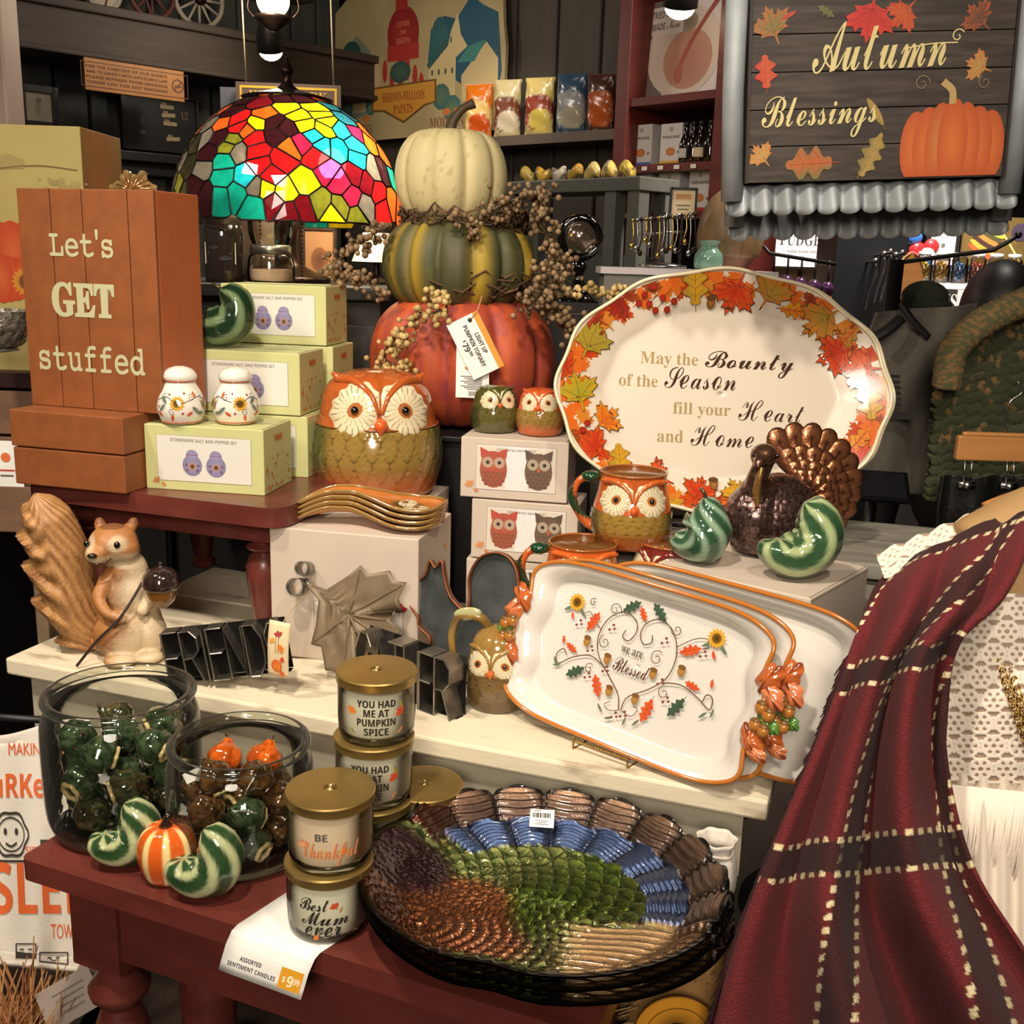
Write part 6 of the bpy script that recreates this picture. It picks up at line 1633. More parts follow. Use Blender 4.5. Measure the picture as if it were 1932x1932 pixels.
front(0, 0, [(1455, 1770, 2010, 1.122, 1.086, 25), (1500, 1772, 2010, 1.122, 1.088, 25), (1700, 1790, 2010, 1.125, 1.09, 20), (1960, 1820, 2010, 1.13, 1.095, 0)], M('cream_cotton', (222, 208, 190), .75), 'lower_panel', 60, 40, mode='plain')
b = MB(lin((228, 214, 196))); rf_ = random.Random(2)
for i in range(190):
    x = 1775 + 220 * i / 190; d = 1.118 - .034 * sin((x - 1775) / 235 * pi / 2) - .004
    p0 = atd(x, 1478 + .10 * (x - 1775), d) - Vector((dx.x, dx.y, 0)); L = rf_.uniform(.11, .14)
    b.tube([p0, p0 + Vector((rf_.uniform(-.003, .003), -.004, -L * .5)), p0 + Vector((rf_.uniform(-.006, .006), -.002, -L))], [.0011, .0012, .0007], 4)
o = b.obj('fringe', VC('cotton_thread', .7), t); o['kind'] = 'stuff'
# shoulder edge of lace
def sh(u, v):
    x, y = 1652 + (1900 - 1652) * u, 1046 - 104 * u
    x2, y2 = 1668 + (1912 - 1668) * u, 1092 - 96 * u
    d = 1.19 + .02 * u - .03 * v
    cc, dz = lacecol(u * .16, v * .045)
    return atd(x + (x2 - x) * v, y + (y2 - y) * v + 3 * sin(u * 34), d - dz) - Vector((dx.x, dx.y, 0)), cc
b = MB(); b.grid(sh, 190, 50); b.obj('lace_shoulder', lace, t, solid=.0015)
t2 = thing('gold_necklace', 'fine gold chain necklace hanging over the lace blouse', 'necklace', (dx.x, dx.y, 0))
for off in (0, 16):
    b = MB()
    pts = spline([atd(1868 + off * .4, 1160, 1.112) - Vector((dx.x, dx.y, 0)), atd(1884 + off, 1240, 1.098) - Vector((dx.x, dx.y, 0)), atd(1912 + off, 1330, 1.082) - Vector((dx.x, dx.y, 0)), atd(1945 + off, 1420, 1.072) - Vector((dx.x, dx.y, 0)), atd(1990 + off, 1500, 1.072) - Vector((dx.x, dx.y, 0))], 44)
    for i, p in enumerate(pts):
        p = Vector(p); b.tube([p + Vector((.0032 * cos(a), .0032 * sin(a) * (i % 2), .0045 * sin(a))) for a in [k * pi / 4 for k in range(8)]], .0009, 4, closed=True)
    o = b.obj('chain', M('gold', (206, 164, 86), .25, 1), t2); o['kind'] = 'stuff'
hp = Vector((dx.x, dx.y, zc + .255))
t2 = thing('wooden_hanger', 'curved wooden hanger showing at the shoulder of the plaid shawl', 'hanger', hp + Vector((.0, .0, -.02)))
p0 = atd(1886, 958, 1.20) - t2.location
b = MB(); b.tube(spline([p0 - Vector((.012, 0, .006)), p0, p0 * .62 + Vector((0, 0, .012)), p0 * .3 + Vector((0, 0, .03)), Vector((.0, 0, .045)), Vector((.06, 0, .035))], 24), .011, 12, rmod=lambda a, u: 1 + .25 * cos(2 * a)); b.obj('bar', M('hanger_wood', (180, 122, 62), .4, var=.15, vs=20, coat=.2), t2)
b = MB(); b.tube(spline([(0, 0, .05), (0, 0, .09), (.018, 0, .11), (.01, 0, .135), (-.012, 0, .13)], 20), .002, 6); b.obj('hook', M('steel', (170, 168, 164), .25, 1), t2)
# plaid shawl
rows = [(1700, 1066, 1940, 950, 1.185, 1.165), (1648, 1112, 1930, 1040, 1.165, 1.075), (1620, 1190, 1885, 1130, 1.14, 1.055), (1585, 1300, 1805, 1212, 1.12, 1.055), (1535, 1430, 1784, 1330, 1.105, 1.06), (1475, 1570, 1796, 1480, 1.10, 1.06), (1415, 1720, 1842, 1640, 1.10, 1.045), (1372, 1850, 1935, 1790, 1.11, 1.03), (1335, 1985, 2060, 1985, 1.12, 1.01)]
WIN, WIN2, BND, STI = lin((108, 42, 43)), lin((70, 28, 32)), lin((48, 34, 34)), lin((214, 198, 156))
def shawl(u, v):
    k = v * (len(rows) - 1); i = min(int(k), len(rows) - 2); f = k - i
    P4 = [rows[max(0, i - 1)], rows[i], rows[i + 1], rows[min(len(rows) - 1, i + 2)]]
    w_ = (-.5 * f + f * f - .5 * f ** 3, 1 - 2.5 * f * f + 1.5 * f ** 3, .5 * f + 2 * f * f - 1.5 * f ** 3, -.5 * f * f + .5 * f ** 3)
    r = [sum(w_[m] * P4[m][q_] for m in range(4)) for q_ in range(6)]
    x, y = r[0] + (r[2] - r[0]) * u, r[1] + (r[3] - r[1]) * u; d = r[4] + (r[5] - r[4]) * u
    fold = .5 + .5 * sin(2 * pi * (2.6 * u - .35 * v) + .6)
    am = (.014 + .055 * v) * sin(pi * min(1, max(0, u))) ** .5
    d += am * (fold - .5) * 1.8 - .02 * sin(pi * u) + .03 * smooth(.2, .5, v) * exp(-((u - .45 + .12 * sin(4 * v)) / .13) ** 2)
    cu = u * (.22 + .20 * v) + .03 * sin(5 * v); cv = v * .72 + .05 * u
    col = mix(WIN, WIN2, .5 * hsh(round(cu * 700), round(cv * 700)))
    for a, b_, per, w2, ph in ((cu + .16 * cv, cv, .185, .017, .055), (cv - .22 * cu, cu, .235, .017, .10)):
        q_ = (a + ph) % per - per / 2
        if abs(q_) < w2: col = mix(col, BND, .8)
        if w2 - .001 < abs(q_) < w2 + .0054 and (b_ % .0165) < .0082: col = STI
    return atd(x, y, d) - Vector((dx.x, dx.y, 0)), col
t2 = thing('plaid_shawl', 'burgundy wool shawl with dark plaid bands and cream dashes draped on the dress form', 'shawl', (dx.x, dx.y, 0))
b = MB(); b.grid(shawl, 230, 420); b.obj('cloth', VC('brushed_wool', .9, bump=.9, bs=420, sheen=.04, spec=.1), t2, solid=.004)
b = MB()
for i in range(120):
    v = .30 + .68 * i / 120; p, c = shawl(0, v); p = Vector(p); b.tube([p, p + Vector((-.008, 0, -.010)), p + Vector((-.010 - .006 * hsh(i), 0, -.024))], [.0014, .0012, .0006], 4, col=mix(WIN2, BND, hsh(i, 2)))
o = b.obj('edge_fringe', VC('brushed_wool'), t2); o['kind'] = 'stuff'

# ================================================================ clothes rack behind
t = thing('clothes_stand', 'black metal clothes stand behind the oval platter', 'rack', aty(1668, 700, 2.25) * 1)
t.location.z = 0
b = MB(); b.tube([(0, 0, 0), (0, 0, 1.52)], .016, 12); b.lathe([(.2, 0), (.2, .012), (.02, .03)], 28); b.obj('pole', m_black, t)
b = MB(); zb2 = aty(1700, 650, 2.25).z; b.tube([(-.05, 0, zb2), (.3, 0, zb2 + .01)], .008, 10); b.obj('cross_bar', m_black, t)
rk = t.location.copy()
def hang(name, label, cat, pxs, Y, mt, fn_extra, nu=90, nv=110, solid=.006):
    p = aty(pxs[0][0], pxs[0][1], Y)
    t = thing(name, label, cat, p)
    def fn(u, v):
        k = v * (len(pxs) - 1); i = min(int(k), len(pxs) - 2); f = k - i
        a, c = pxs[i], pxs[i + 1]; xl, y, xr = [a[m] + (c[m] - a[m]) * f for m in (0, 1, 2)]
        da, dc = (a[3] if len(a) > 3 else 0), (c[3] if len(c) > 3 else 0); dy = da + (dc - da) * f
        q = aty(xl + (xr - xl) * u, y + dy * u, Y); off, col = fn_extra(u, v)
        return q + Vector((0, off, 0)) - p, col
    b = MB(); b.grid(fn, nu, nv); b.obj('cloth', mt, t, solid=solid); return t
GT = lin((104, 98, 88))
t = hang('grey_shirt', 'grey printed shirt hanging behind the oval platter', 'shirt', [(1655, 590, 1850, -18), (1640, 640, 1840), (1625, 720, 1790), (1610, 800, 1775), (1600, 935, 1770)], 2.12, VC('jersey', .85, bump=.3, bs=300), lambda u, v: (.018 * sin(7 * u + 3 * v) + .05 * (u - .5) ** 2, mix(GT, lin((70, 66, 60)), .3 * hsh(int(u * 40), int(v * 40)))))
o = t.location
b = MB(lin((30, 28, 26)))
b.tube(spline([aty(1700, 572, 2.09) - o, aty(1722, 604, 2.085) - o, aty(1752, 636, 2.085) - o], 14), .010, 8, rmod=lambda a, u: 1 - .5 * abs(sin(a))); b.tube(spline([aty(1645, 640, 2.08) - o, aty(1675, 622, 2.08) - o, aty(1700, 600, 2.09) - o], 10), .012, 8, rmod=lambda a, u: 1 - .5 * abs(sin(a))); b.obj('neck_band', fab, t)
P = Print()
for i in range(6): P.rect(0, -.010 - .011 * i, .034 + .004 * i, .006, lin((44, 40, 38)))
P.rect(.028, -.085, .05, .016, lin((44, 40, 38)))
oo = aty(1682, 700, 2.06) - o; P.obj('flag_print', lambda u, v, l: oo + Vector((u + .25 * v * 0, -l, v)), t, fab)
KN0, KN1, KN2 = lin((58, 62, 40)), lin((90, 90, 58)), lin((140, 106, 66))
def knit(u, v):
    s = sin(u * 95 + 14 * v) * sin(v * 130 + 6 * sin(u * 20))
    return .006 * s + .03 * sin(3.1 * u + 1), mix(mix(KN0, KN1, .5 + .5 * s), KN2, .7 * (hsh(int(u * 50), int(v * 60)) > (.93 if v > .25 else .72)))
t = hang('knit_poncho', 'dark green knitted poncho with flecked collar hanging at the right', 'poncho', [(1800, 640, 2010, -110), (1790, 690, 2010, -80), (1772, 760, 2010, -30), (1765, 860, 2010, 0), (1755, 950, 2010, 0)], 1.98, VC('knit_wool', .95, bump=.8, bs=150), knit, 170, 190, .012)
o = t.location
b = MB(); b.tube(spline([aty(1786, 730, 1.95) - o, aty(1800, 660, 1.94) - o, aty(1850, 612, 1.93) - o, aty(1910, 580, 1.93) - o, aty(1990, 550, 1.93) - o], 60), .026, 26, colf=lambda a, u: mix(KN1, KN2, hsh(int(a * 9), int(u * 70)) > .6), rmod=lambda a, u: 1 + .10 * sin(14 * a) * sin(150 * u)); b.obj('rolled_collar', VC('knit_wool'), t)
t = thing('trouser_hanger', 'pale wooden bar hanger with steel clips in front of the green poncho', 'hanger', aty(1870, 846, 1.86))
o = t.location
b = MB(); b.box((.02, 0, 0), (.165, .016, .044)); b.box((.02, -.002, .025), (.150, .012, .008)); b.obj('bar', M('pale_beech', (190, 132, 74), .4, var=.12, vs=12, stretch=(1, 6, 6), coat=.2), t, sm=False, bevel=.003)
for x in (-.045, .03):
    b = MB(); b.tube([(x, -.006, -.02), (x, -.008, -.06)], .0018, 6); b.tube([(x + .012, -.006, -.02), (x + .012, -.008, -.06)], .0018, 6); b.box((x + .006, -.008, -.066), (.03, .01, .014)); b.ball((x + .006, -.012, -.066), .009, 10, 6); b.obj('clip', M('steel'), t)
b = MB(); b.tube(spline([(.02, 0, .028), (.02, 0, .08), (.04, 0, .1), (.03, 0, .12)], 14), .002, 6); b.obj('hook', M('steel'), t)
t = hang('black_skirt', 'black sequined garment clipped under the pale wooden hanger', 'skirt', [(1775, 898, 2000), (1765, 960, 2010), (1760, 1060, 2010)], 1.87, M('black_satin', (24, 24, 22), .3, bump=.8, bs=120), lambda u, v: (.012 * sin(16 * u), None))
# black tablet lying on the grey ledge
p = at(1668, 962, GZ)
t = thing('black_tablet', 'flat black screen propped at the back of the grey ledge', 'tablet', p + Vector((.0, .06, .004)), 0, rot=(radians(-62), 0, radians(-12)))
b = MB(); b.box((0, 0, .045), (.135, .010, .09)); b.obj('body', M('black_plastic', (16, 16, 17), .25), t, sm=False, bevel=.003)
b = MB(); b.box((0, -.0055, .045), (.12, .001, .075)); b.obj('screen', M('dark_screen', (34, 34, 38), .12), t, sm=False)
# ================================================================ hanging corrugated sign, upper right
SY = 1.62
m_zn = M('galvanised', (158, 164, 166), .55, .15, var=.35, vs=9, bump=.15, bs=40)
m_zd = M('aged_iron', (64, 56, 50), .6, .4, var=.3, vs=12)
def corr(t, w, zc_, h, n, flare, name):
    b = MB()
    def fn(u, v):
        x = -w / 2 + w * u; k = .010 * sin(2 * pi * n * u)
        return (x, -.006 - .012 * v * flare + k * (.5 + .5 * v), zc_ - h * v - (.010 * abs(sin(pi * n * u)) * v)), None
    b.grid(fn, n * 14 + 1, 6); b.obj(name, m_zn, t, solid=.0012)
def sign_frame(name, label, c, rot):
    t = thing(name, label, 'sign', c, 0, 'galvanised framed signs', rot=rot)
    corr(t, .43, .175, .060, 13, -.4, 'top_corrugation'); corr(t, .43, -.120, .034, 13, 1, 'bottom_corrugation')
    for s in (-1, 1):
        b = MB(); b.tube([(s * .205, -.012, -.142), (s * .208, -.014, 0), (s * .205, -.012, .185)], .016, 12, rmod=lambda a, u: 1 + .06 * sin(60 * u)); b.obj('side_rail', m_zn, t)
    b = MB(); b.box((0, .012, .02), (.42, .01, .29)); b.obj('backing', m_zd, t, sm=False)
    b = MB()
    for s in (-1, 1): b.tube([(s * .17, .004, .17), (s * .17, .004, 1.15)], .0025, 6)
    b.obj('hanging_wire', m_bw, t); return t
sc_ = aty(1650, 178, SY)
rot = (radians(2), radians(-3.4), radians(3))
t = sign_frame('hanging_sign', 'front corrugated tin sign with a wood plank print reading Autumn Blessings', sc_, rot)
BW, BH = .372, .246
for i in range(5):
    b = MB(); b.box((0, -.018, -.118 + .0492 * (i + .5)), (BW, .010, .0482)); b.obj('plank', M('grey_plank', (72, 62, 54), .6, var=.35, vs=14, stretch=(1, 5, 9), col2=(48, 40, 36)), t, sm=False, bevel=.001)
P = Print()
def LS_(x, y): return ((x - 1655) / 1228 - .00 + (y - 178) * .00006, -(y - 178) / 1228 - (x - 1655) * .00005)
FG, FR, FO, FY = lin((110, 104, 56)), lin((176, 44, 40)), lin((184, 88, 44)), lin((176, 142, 76))
for x, y, s_, r, c0, c1, kd in ((1470, 85, .034, .4, FG, FO, 'maple'), (1640, 48, .042, 3.0, FR, lin((196, 60, 44)), 'maple'), (1700, 42, .030, 2.4, FO, FR, 'maple'), (1565, 40, .018, 1, FG, lin((80, 84, 60)), 'oak'), (1830, 55, .03, .8, lin((96, 66, 50)), FO, 'maple'), (1832, 130, .026, 1.2, FY, FO, 'maple'), (1432, 160, .030, .1, FO, FR, 'yel'), (1425, 295, .024, .7, FY, FO, 'maple'), (1535, 300, .046, 1.6, FO, FG, 'yel'), (1648, 215, .030, .6, FY, FG, 'slim'), (1632, 290, .044, -.45, FY, FG, 'oak'), (1860, 320, .02, 0, FG, FY, 'oak'), (1500, 60, .014, 2, FR, FO, 'slim')):
    u, v = LS_(x, y)
    P.leaf(max(-.165, min(.165, u)), max(-.10, min(.105, v)), s_, r, c0, c1, kd, vein=mix(c0, (0, 0, 0), .4))
u, v = LS_(1782, 258); ST0, ST1 = lin((206, 104, 44)), lin((150, 50, 30))
for k in (-2.4, 2.4, -1.6, 1.6, -.8, .8, 0):
    P.disc(u + .0225 * k, v - .002 * abs(k), (.022, .062 - .005 * abs(k)), mix(ST0, FY, .35 * (k == -.8) + .15), mix(ST0, ST1, .55), 20)
P.stroke([(u - .004, v + .054), (u - .006, v + .072), (u - .020, v + .084)], .010, lin((176, 146, 92)), 12); P.spiral(u - .05, v + .082, .012, 0, 1.4, .0012, lin((130, 116, 90))); P.spiral(u + .04, v + .082, .010, 2, 1.2, .0012, lin((130, 116, 90)))
CR_ = lin((206, 190, 130))
u, v = LS_(1652, 140); P.text('Autumn', u, v, w=.190, h=.066, col=CR_, font='script', rot=.03)
u, v = LS_(1545, 235); P.text('Blessings', u, v, w=.165, h=.060, col=CR_, font='script', rot=.03)
P.spiral(*LS_(1790, 82), .010, .5, 1.1, .0018, CR_); P.stroke([LS_(1700, 105), LS_(1745, 96), LS_(1790, 92)], .0018, CR_, 14)
u0, v0 = BW / 2 - .002, BH / 2 - .003
P.V = [(max(-u0, min(u0, a)), max(-v0 + .005, min(v0 + .005, b_))) for a, b_ in P.V]
P.obj('printed_art', fl_xz(-.0232), t, fab)
for s in (-1, 1): b = MB(); b.box((s * (BW / 2 + .002), -.018, .005), (.004, .014, BH)); b.obj('board_edge', m_zd, t, sm=False)
sign_frame('hanging_sign', 'second corrugated tin sign hanging lower and behind the Autumn Blessings one', sc_ + Vector((.022, .07, -.034)), (radians(2), radians(-3.0), radians(2)))

# ================================================================ towel, straw owl and small things at the edges
tw = atd(70, 1380, 1.62)
t = thing('tea_towel', 'white tea towel with orange Turkey lettering and black doodles, hanging left of the table', 'towel', tw)
RTW = [(1372, -95, 160), (1500, -94, 166), (1640, -90, 172), (1760, -86, 178), (1838, -84, 176)]
def towel(u, v):
    k = v * 4; i = min(int(k), 3); f = k - i; a, c = RTW[i], RTW[i + 1]
    y = a[0] + (c[0] - a[0]) * f; x = a[1] + (c[1] - a[1]) * f + ((a[2] - a[1]) + ((c[2] - c[1]) - (a[2] - a[1])) * f) * u
    d = 1.66 - .03 * v + .010 * sin(7 * u + 2 * v) + .006 * sin(19 * u) * v
    return atd(x, y - 26 * (1 - u) * (v > .9) + 16 * sin(5 * u) * (v < .05), d) - tw, None
b = MB(); b.grid(towel, 60, 70); b.obj('cloth', M('white_cotton', (214, 206, 192), .85, bump=.3, bs=200), t, solid=.002)
b = MB(lin((214, 206, 192))); b.tube([Vector(towel(i / 40, .97)[0]) + Vector((0, -.004, 0)) for i in range(41)], .0045, 6); b.obj('hem', fab, t)
P = Print(); OT = lin((214, 96, 40)); DG = lin((58, 52, 46))
P.text('MAKING TO ID', .70, .90, w=.52, h=.045, col=OT, font='sans'); P.text('TuRKey', .50, .745, w=.58, h=.115, col=OT, font='bold'); P.text('T', .91, .76, h=.12, w=.09, col=OT, font='bold')
P.text('SLEE', .62, .33, w=.66, h=.20, col=OT, font='bold'); P.text('TOWN', .80, .225, w=.20, h=.065, col=OT, font='sans'); P.text('SIDES', .62, .555, w=.16, h=.025, col=OT, font='sans')
def cir(u, v, r, w=.010, k=1, n=20, wob=0): P.stroke([(u + r * (1 + wob * cos(6 * a)) * cos(a), v + r * k * (1 + wob * cos(6 * a)) * sin(a)) for a in [2 * pi * i / n for i in range(n + 1)]], w, DG)
cir(.44, .62, .12, .010, .62, 36, .06); cir(.44, .62, .095, .006, .6); P.disc(.40, .63, .012, DG); P.disc(.48, .63, .012, DG); P.stroke([(.40, .59), (.44, .58), (.48, .592)], .008, DG, 8)
P.disc(.82, .665, (.085, .014), DG); P.disc(.82, .685, (.03, .018), DG); P.disc(.84, .63, (.10, .006), DG)
P.rect(.80, .575, .30, .055, DG); 
for x in (.70, .80, .90): cir(x, .575, .022, .006, .8); P.disc(x, .575, .012, lin((190, 184, 170)))
P.stroke([(.2, .535), (.5, .530), (.96, .540)], .008, DG, 12)
for x, y, w_, h_ in ((.52, .145, .14, .09), (.72, .095, .20, .085), (.92, .15, .11, .14)):
    P.frame(x, y, w_, h_, .008, DG); P.disc(x - .03, y + .012, (.016, .005), DG); P.disc(x + .03, y + .012, (.016, .005), DG); P.stroke([(x - .025, y - .02), (x, y - .03), (x + .025, y - .02)], .006, DG, 8)
P.stroke([(.86, .30), (.94, .29), (.98, .24)], .008, DG, 10)
P.obj('print', lambda u, v, l: Vector(towel(u, 1 - v)[0]) - FWD * (.0036 + l), t, fab, fine=.03)
# towel rail
r0, r1 = atd(-130, 1345, 1.67), atd(140, 1362, 1.67)
t = thing('towel_rail', 'thin black rail from which the tea towel hangs', 'rail', r0)
b = MB(); b.tube([Vector((0, 0, 0)), r1 - r0], .006, 10); b.obj('rod', m_black, t)
b = MB(); b.tube([Vector((0.01, 0, 0)), Vector((.01, .02, -r0.z + .0))], .008, 8); b.obj('post', m_black, t)
# straw owl by the table end
so_ = atd(1318, 1905, 1.22)
t = thing('straw_owl', 'straw owl decoration with yellow felt eye peeping out under the glass plates', 'figurine', so_ - Vector((0, 0, .10)))
b = MB(); b.ball((.01, .055, .05), (.085, .07, .105), 20, 14, col=lin((150, 112, 62))); b.obj('body', VC('straw', .9, bump=.9, bs=200), t)
b = MB(); rr_ = random.Random(8)
for i in range(900):
    a, e = rr_.uniform(0, 2 * pi), rr_.uniform(-1.2, 1.5); d = Vector((cos(a) * cos(e), sin(a) * cos(e), sin(e)))
    p = Vector((.01 + .08 * d.x, .055 + .066 * d.y, .05 + .10 * d.z)); q = p + d * .020 + Vector((rr_.uniform(-.012, .012), 0, -.010))
    b.tube([p, q], [.0012, .0005], 3, col=mix(lin((130, 92, 48)), lin((206, 170, 108)), rr_.random()))
o = b.obj('straw_fringe', VC('straw'), t); o['kind'] = 'stuff'
q = Vector((-.028, -.022, .085))
for nm, r, c, dy in (('felt_ring', .048, (206, 140, 30), 0),):
    b = MB(lin(c)); b.lathe([(.016, -.003), (r, -.003), (r, .003), (.016, .003)], 36, T=Matrix.Rotation(pi / 2, 3, 'X'), c=q, close=True); b.tube([q + Vector((.036 * cos(a), -.0035, .036 * sin(a))) for a in [2 * pi * i / 30 for i in range(30)]], .0006, 4, closed=True, col=lin((120, 80, 20))); b.obj(nm, VC('felt', .95), t)
b = MB(); b.ball(q + Vector((0, -.002, 0)), (.017, .010, .017), 16, 10); b.obj('eye_bead', M('glossy_black'), t)
t = thing('dark_stool', 'low dark stool hidden in shadow holding the straw owl', 'stool', (so_.x + .01, so_.y + .06, 0))
hh = so_.z - .155
b = MB(); b.box((0, 0, hh - .012), (.24, .22, .024)); b.obj('seat', m_black, t, sm=False)
for x in (-.1, .1):
    for y in (-.09, .09): b = MB(); b.box((x, y, (hh - .024) / 2), (.026, .026, hh - .024)); b.obj('leg', m_black, t, sm=False)
# white ribbon-trimmed pouch beyond the plates
p = at(1366, 1735, TZ)
t = thing('white_pouch', 'small white cloth pouch standing beyond the glass plates', 'bag', Vector((p.x - .005, p.y + .05, TZ)), radians(-15)); t.scale = (.8, .8, .8)
b = MB(); b.lathe(pr(20, [(.012, 0), (.03, .002), (.034, .03), (.030, .06), (.024, .075), (.030, .095)]), 30, rmod=lambda a, u: 1 + .07 * sin(7 * a) * u, close=False); b.F = b.F[:-1]; b.obj('cloth', M('white_cotton'), t, solid=.002)
b = MB(lin((206, 196, 180))); b.tube([(.0255 * cos(a), .0255 * sin(a), .075 + .002 * sin(3 * a)) for a in [2 * pi * i / 24 for i in range(24)]], .0022, 6, closed=True); b.obj('ribbon', fab, t)
# hook on the bench end
p = at(1405, 1545, BZ - .05)
t = thing('steel_hook', 'small steel hook under the right end of the white bench', 'hook', p + Vector((0, .02, 0)))
b = MB(); b.tube(spline([(0, 0, .035), (0, -.004, .012), (0, -.012, 0), (0, -.020, .008)], 14), .0022, 6); b.ball((0, -.012, .0), .006, 10, 6); b.obj('wire', M('steel'), t)
# under the table: tags and straw at lower left
q = atd(130, 1885, 1.5)
t = thing('kraft_tag', 'large grey paper tag tilted in the shade below the tea towel', 'tag', q, 0, rot=(radians(-30), radians(-30), radians(10)))
b = MB(); b.box((0, 0, 0), (.085, .001, .058)); b.obj('card', M('grey_card'), t, sm=False)
P = Print()
for i in range(4): P.rect(.004, .014 - .009 * i, .05 - .006 * i, .0016, GRY)
P.obj('print', fl_xz(-.0006), t, fab)
q = atd(185, 1850, 1.54)
t = thing('kraft_tag', 'second grey paper tag partly behind the large one', 'tag', q, 0, rot=(radians(-20), radians(25), radians(-10)))
b = MB(); b.box((0, 0, 0), (.07, .001, .045)); b.obj('card', M('grey_card'), t, sm=False)
P = Print(); P.rect(0, .006, .04, .0016, GRY); P.rect(0, -.004, .03, .0016, GRY); P.obj('print', fl_xz(-.0006), t, fab)
q = atd(20, 1925, 1.5)
t = thing('straw_bundle', 'bundle of dried orange and brown straw in the lower left corner', 'bundle', q - Vector((0, 0, .12)))
b = MB()
for i in range(160):
    a = rr_.uniform(0, 6.3); r = rr_.uniform(0, .05); b.tube([(r * cos(a), r * sin(a), 0), (r * 1.3 * cos(a) + rr_.uniform(-.02, .03), r * 1.3 * sin(a), .09), (r * 2 * cos(a) + rr_.uniform(-.04, .05), r * 2 * sin(a), rr_.uniform(.12, .19))], [.003, .0026, .0008], 4, col=mix(lin((110, 56, 26)), lin((190, 140, 84)), rr_.random()))
o = b.obj('stalks', VC('straw'), t); o['kind'] = 'stuff'
b = MB(lin((120, 90, 50))); b.tube([(.055 * cos(a), .055 * sin(a), .05) for a in [2 * pi * i / 20 for i in range(20)]], .006, 6, closed=True); b.obj('twine', fab, t)
t = thing('low_crate', 'dark wooden crate in the shade under the tea towel', 'crate', (q.x - .10, q.y + .04, 0))
hz_ = q.z - .125
for x in (-.14, .14): b = MB(); b.box((x, 0, hz_ / 2), (.02, .3, hz_)); b.obj('side_panel', m_dark, t, sm=False)
for k in range(5): b = MB(); b.box((0, -.14, hz_ * (k + .5) / 5), (.26, .014, hz_ / 5 - .012)); b.obj('slat', m_dark, t, sm=False)
b = MB(); b.box((0, 0, hz_ - .008), (.30, .32, .016)); b.obj('top', m_dark, t, sm=False)

# ================================================================ big yellow box and left shelf things
YB = 2.42
y0, y1 = aty(-60, 232, YB), aty(150, 232, YB)
yyaw = radians(8)
m_ylw = M('harvest_yellow', (198, 178, 108), .6, var=.12, vs=6)
yw = (y1 - y0).length; zb_ = aty(60, 700, YB).z; yh = y0.z - zb_
t = thing('printed_box', 'large pale yellow printed harvest gift box behind the orange sign', 'box', (y0.x, YB, zb_), 0)
b = MB(); b.box((yw / 2, .12, yh / 2), (yw, .24, yh)); b.obj('carton', m_ylw, t, sm=False, bevel=.002)
P = Print()
BRN = lin((128, 104, 56))
def LY_(x, y): return ((x + 60) / 210 * yw, (700 - y) / 468 * yh)
for k in range(70):
    x = rr_.gauss(105, 22); y = 330 + abs(rr_.gauss(0, 40)); P.disc(*LY_(x, y), rr_.uniform(.002, .008), mix(lin((198, 178, 108)), BRN, rr_.uniform(.2, .5)), None, 8)
P.poly([LY_(-40, 300), LY_(10, 285), LY_(40, 296), LY_(40, 312), LY_(-40, 316)], mix(lin((198, 178, 108)), BRN, .35)); P.stroke([LY_(-50, 318), LY_(60, 306), LY_(140, 312)], .003, BRN, 20)
for x, y, r in ((5, 470, .07), (-20, 520, .055)):
    u, v = LY_(x, y)
    for k in (-2, 2, -1, 1, 0): P.disc(u + r * .3 * k, v, (r * .5, r * (1 - .06 * abs(k))), lin((222, 110, 50)), lin((206, 70, 30)), 16)
P.flower(*LY_(28, 525), .035, lin((226, 150, 40)), lin((90, 40, 40)), 18)
u, v = LY_(70, 392); P.disc(u, v, (.014, .010), lin((80, 70, 84)), lin((150, 120, 110))); P.disc(u + .010, v + .004, .007, lin((60, 50, 66)))
P.stroke([(u - .01, v), (u - .03, v + .012)], .002, lin((60, 50, 60)))
P.obj('printed_scene', lambda u, v, l: (u, -l, v), t, fab)
SWD = yw + .12
t = thing('shelf_unit', 'dark shelf with pink wood front at the left edge carrying the yellow box', 'shelf', (y0.x - .1, YB - .02, 0))
b = MB(); b.box((SWD / 2, .13, zb_ - .02), (SWD, .32, .04)); b.obj('board', M('dark_oxblood', (52, 26, 22), .5), t, sm=False)
for k in range(3): b = MB(); b.box((SWD / 2, -.02, zb_ - .085 - .115 * k), (SWD - .01, .02, .108)); b.obj('plank', M('pink_wood', (150, 112, 88), .6, var=.25, vs=6, stretch=(1, 6, 6)), t, sm=False, bevel=.002)
for x in (.02, SWD - .02): b = MB(); b.box((x, .15, (zb_ - .04) / 2), (.04, .26, zb_ - .04)); b.obj('leg', m_black, t, sm=False)
# crystal bowl and paper label at the left edge
q = aty(8, 655, 2.2)
t = thing('crystal_bowl', 'sparkling cut glass bowl at the far left edge beside the orange sign', 'bowl', q - Vector((0.015, 0, 0)))
b = MB(); b.lathe(pr(18, [(.03, 0), (.05, .006), (.068, .04), (.072, .075)]), 36, rmod=lambda a, u: 1 + .05 * abs(sin(9 * a + 8 * u)), close=False); b.F = b.F[:-1]; b.obj('bowl', M('cut_crystal', (210, 200, 180), .12, .55, var=.7, vs=90, bump=1, bs=160), t, sm=False)
b = MB(); b.lathe([(.04, 0), (.045, -.006), (.02, -.010)], 24); b.obj('foot', M('cut_crystal'), t)
q = aty(12, 875, 1.9)
t = thing('shelf_label', 'white price label hanging at the left edge below the pink shelf', 'tag', q)
b = MB(); b.box((0, 0, 0), (.06, .001, .085)); b.obj('card', M('white_paper'), t, sm=False)
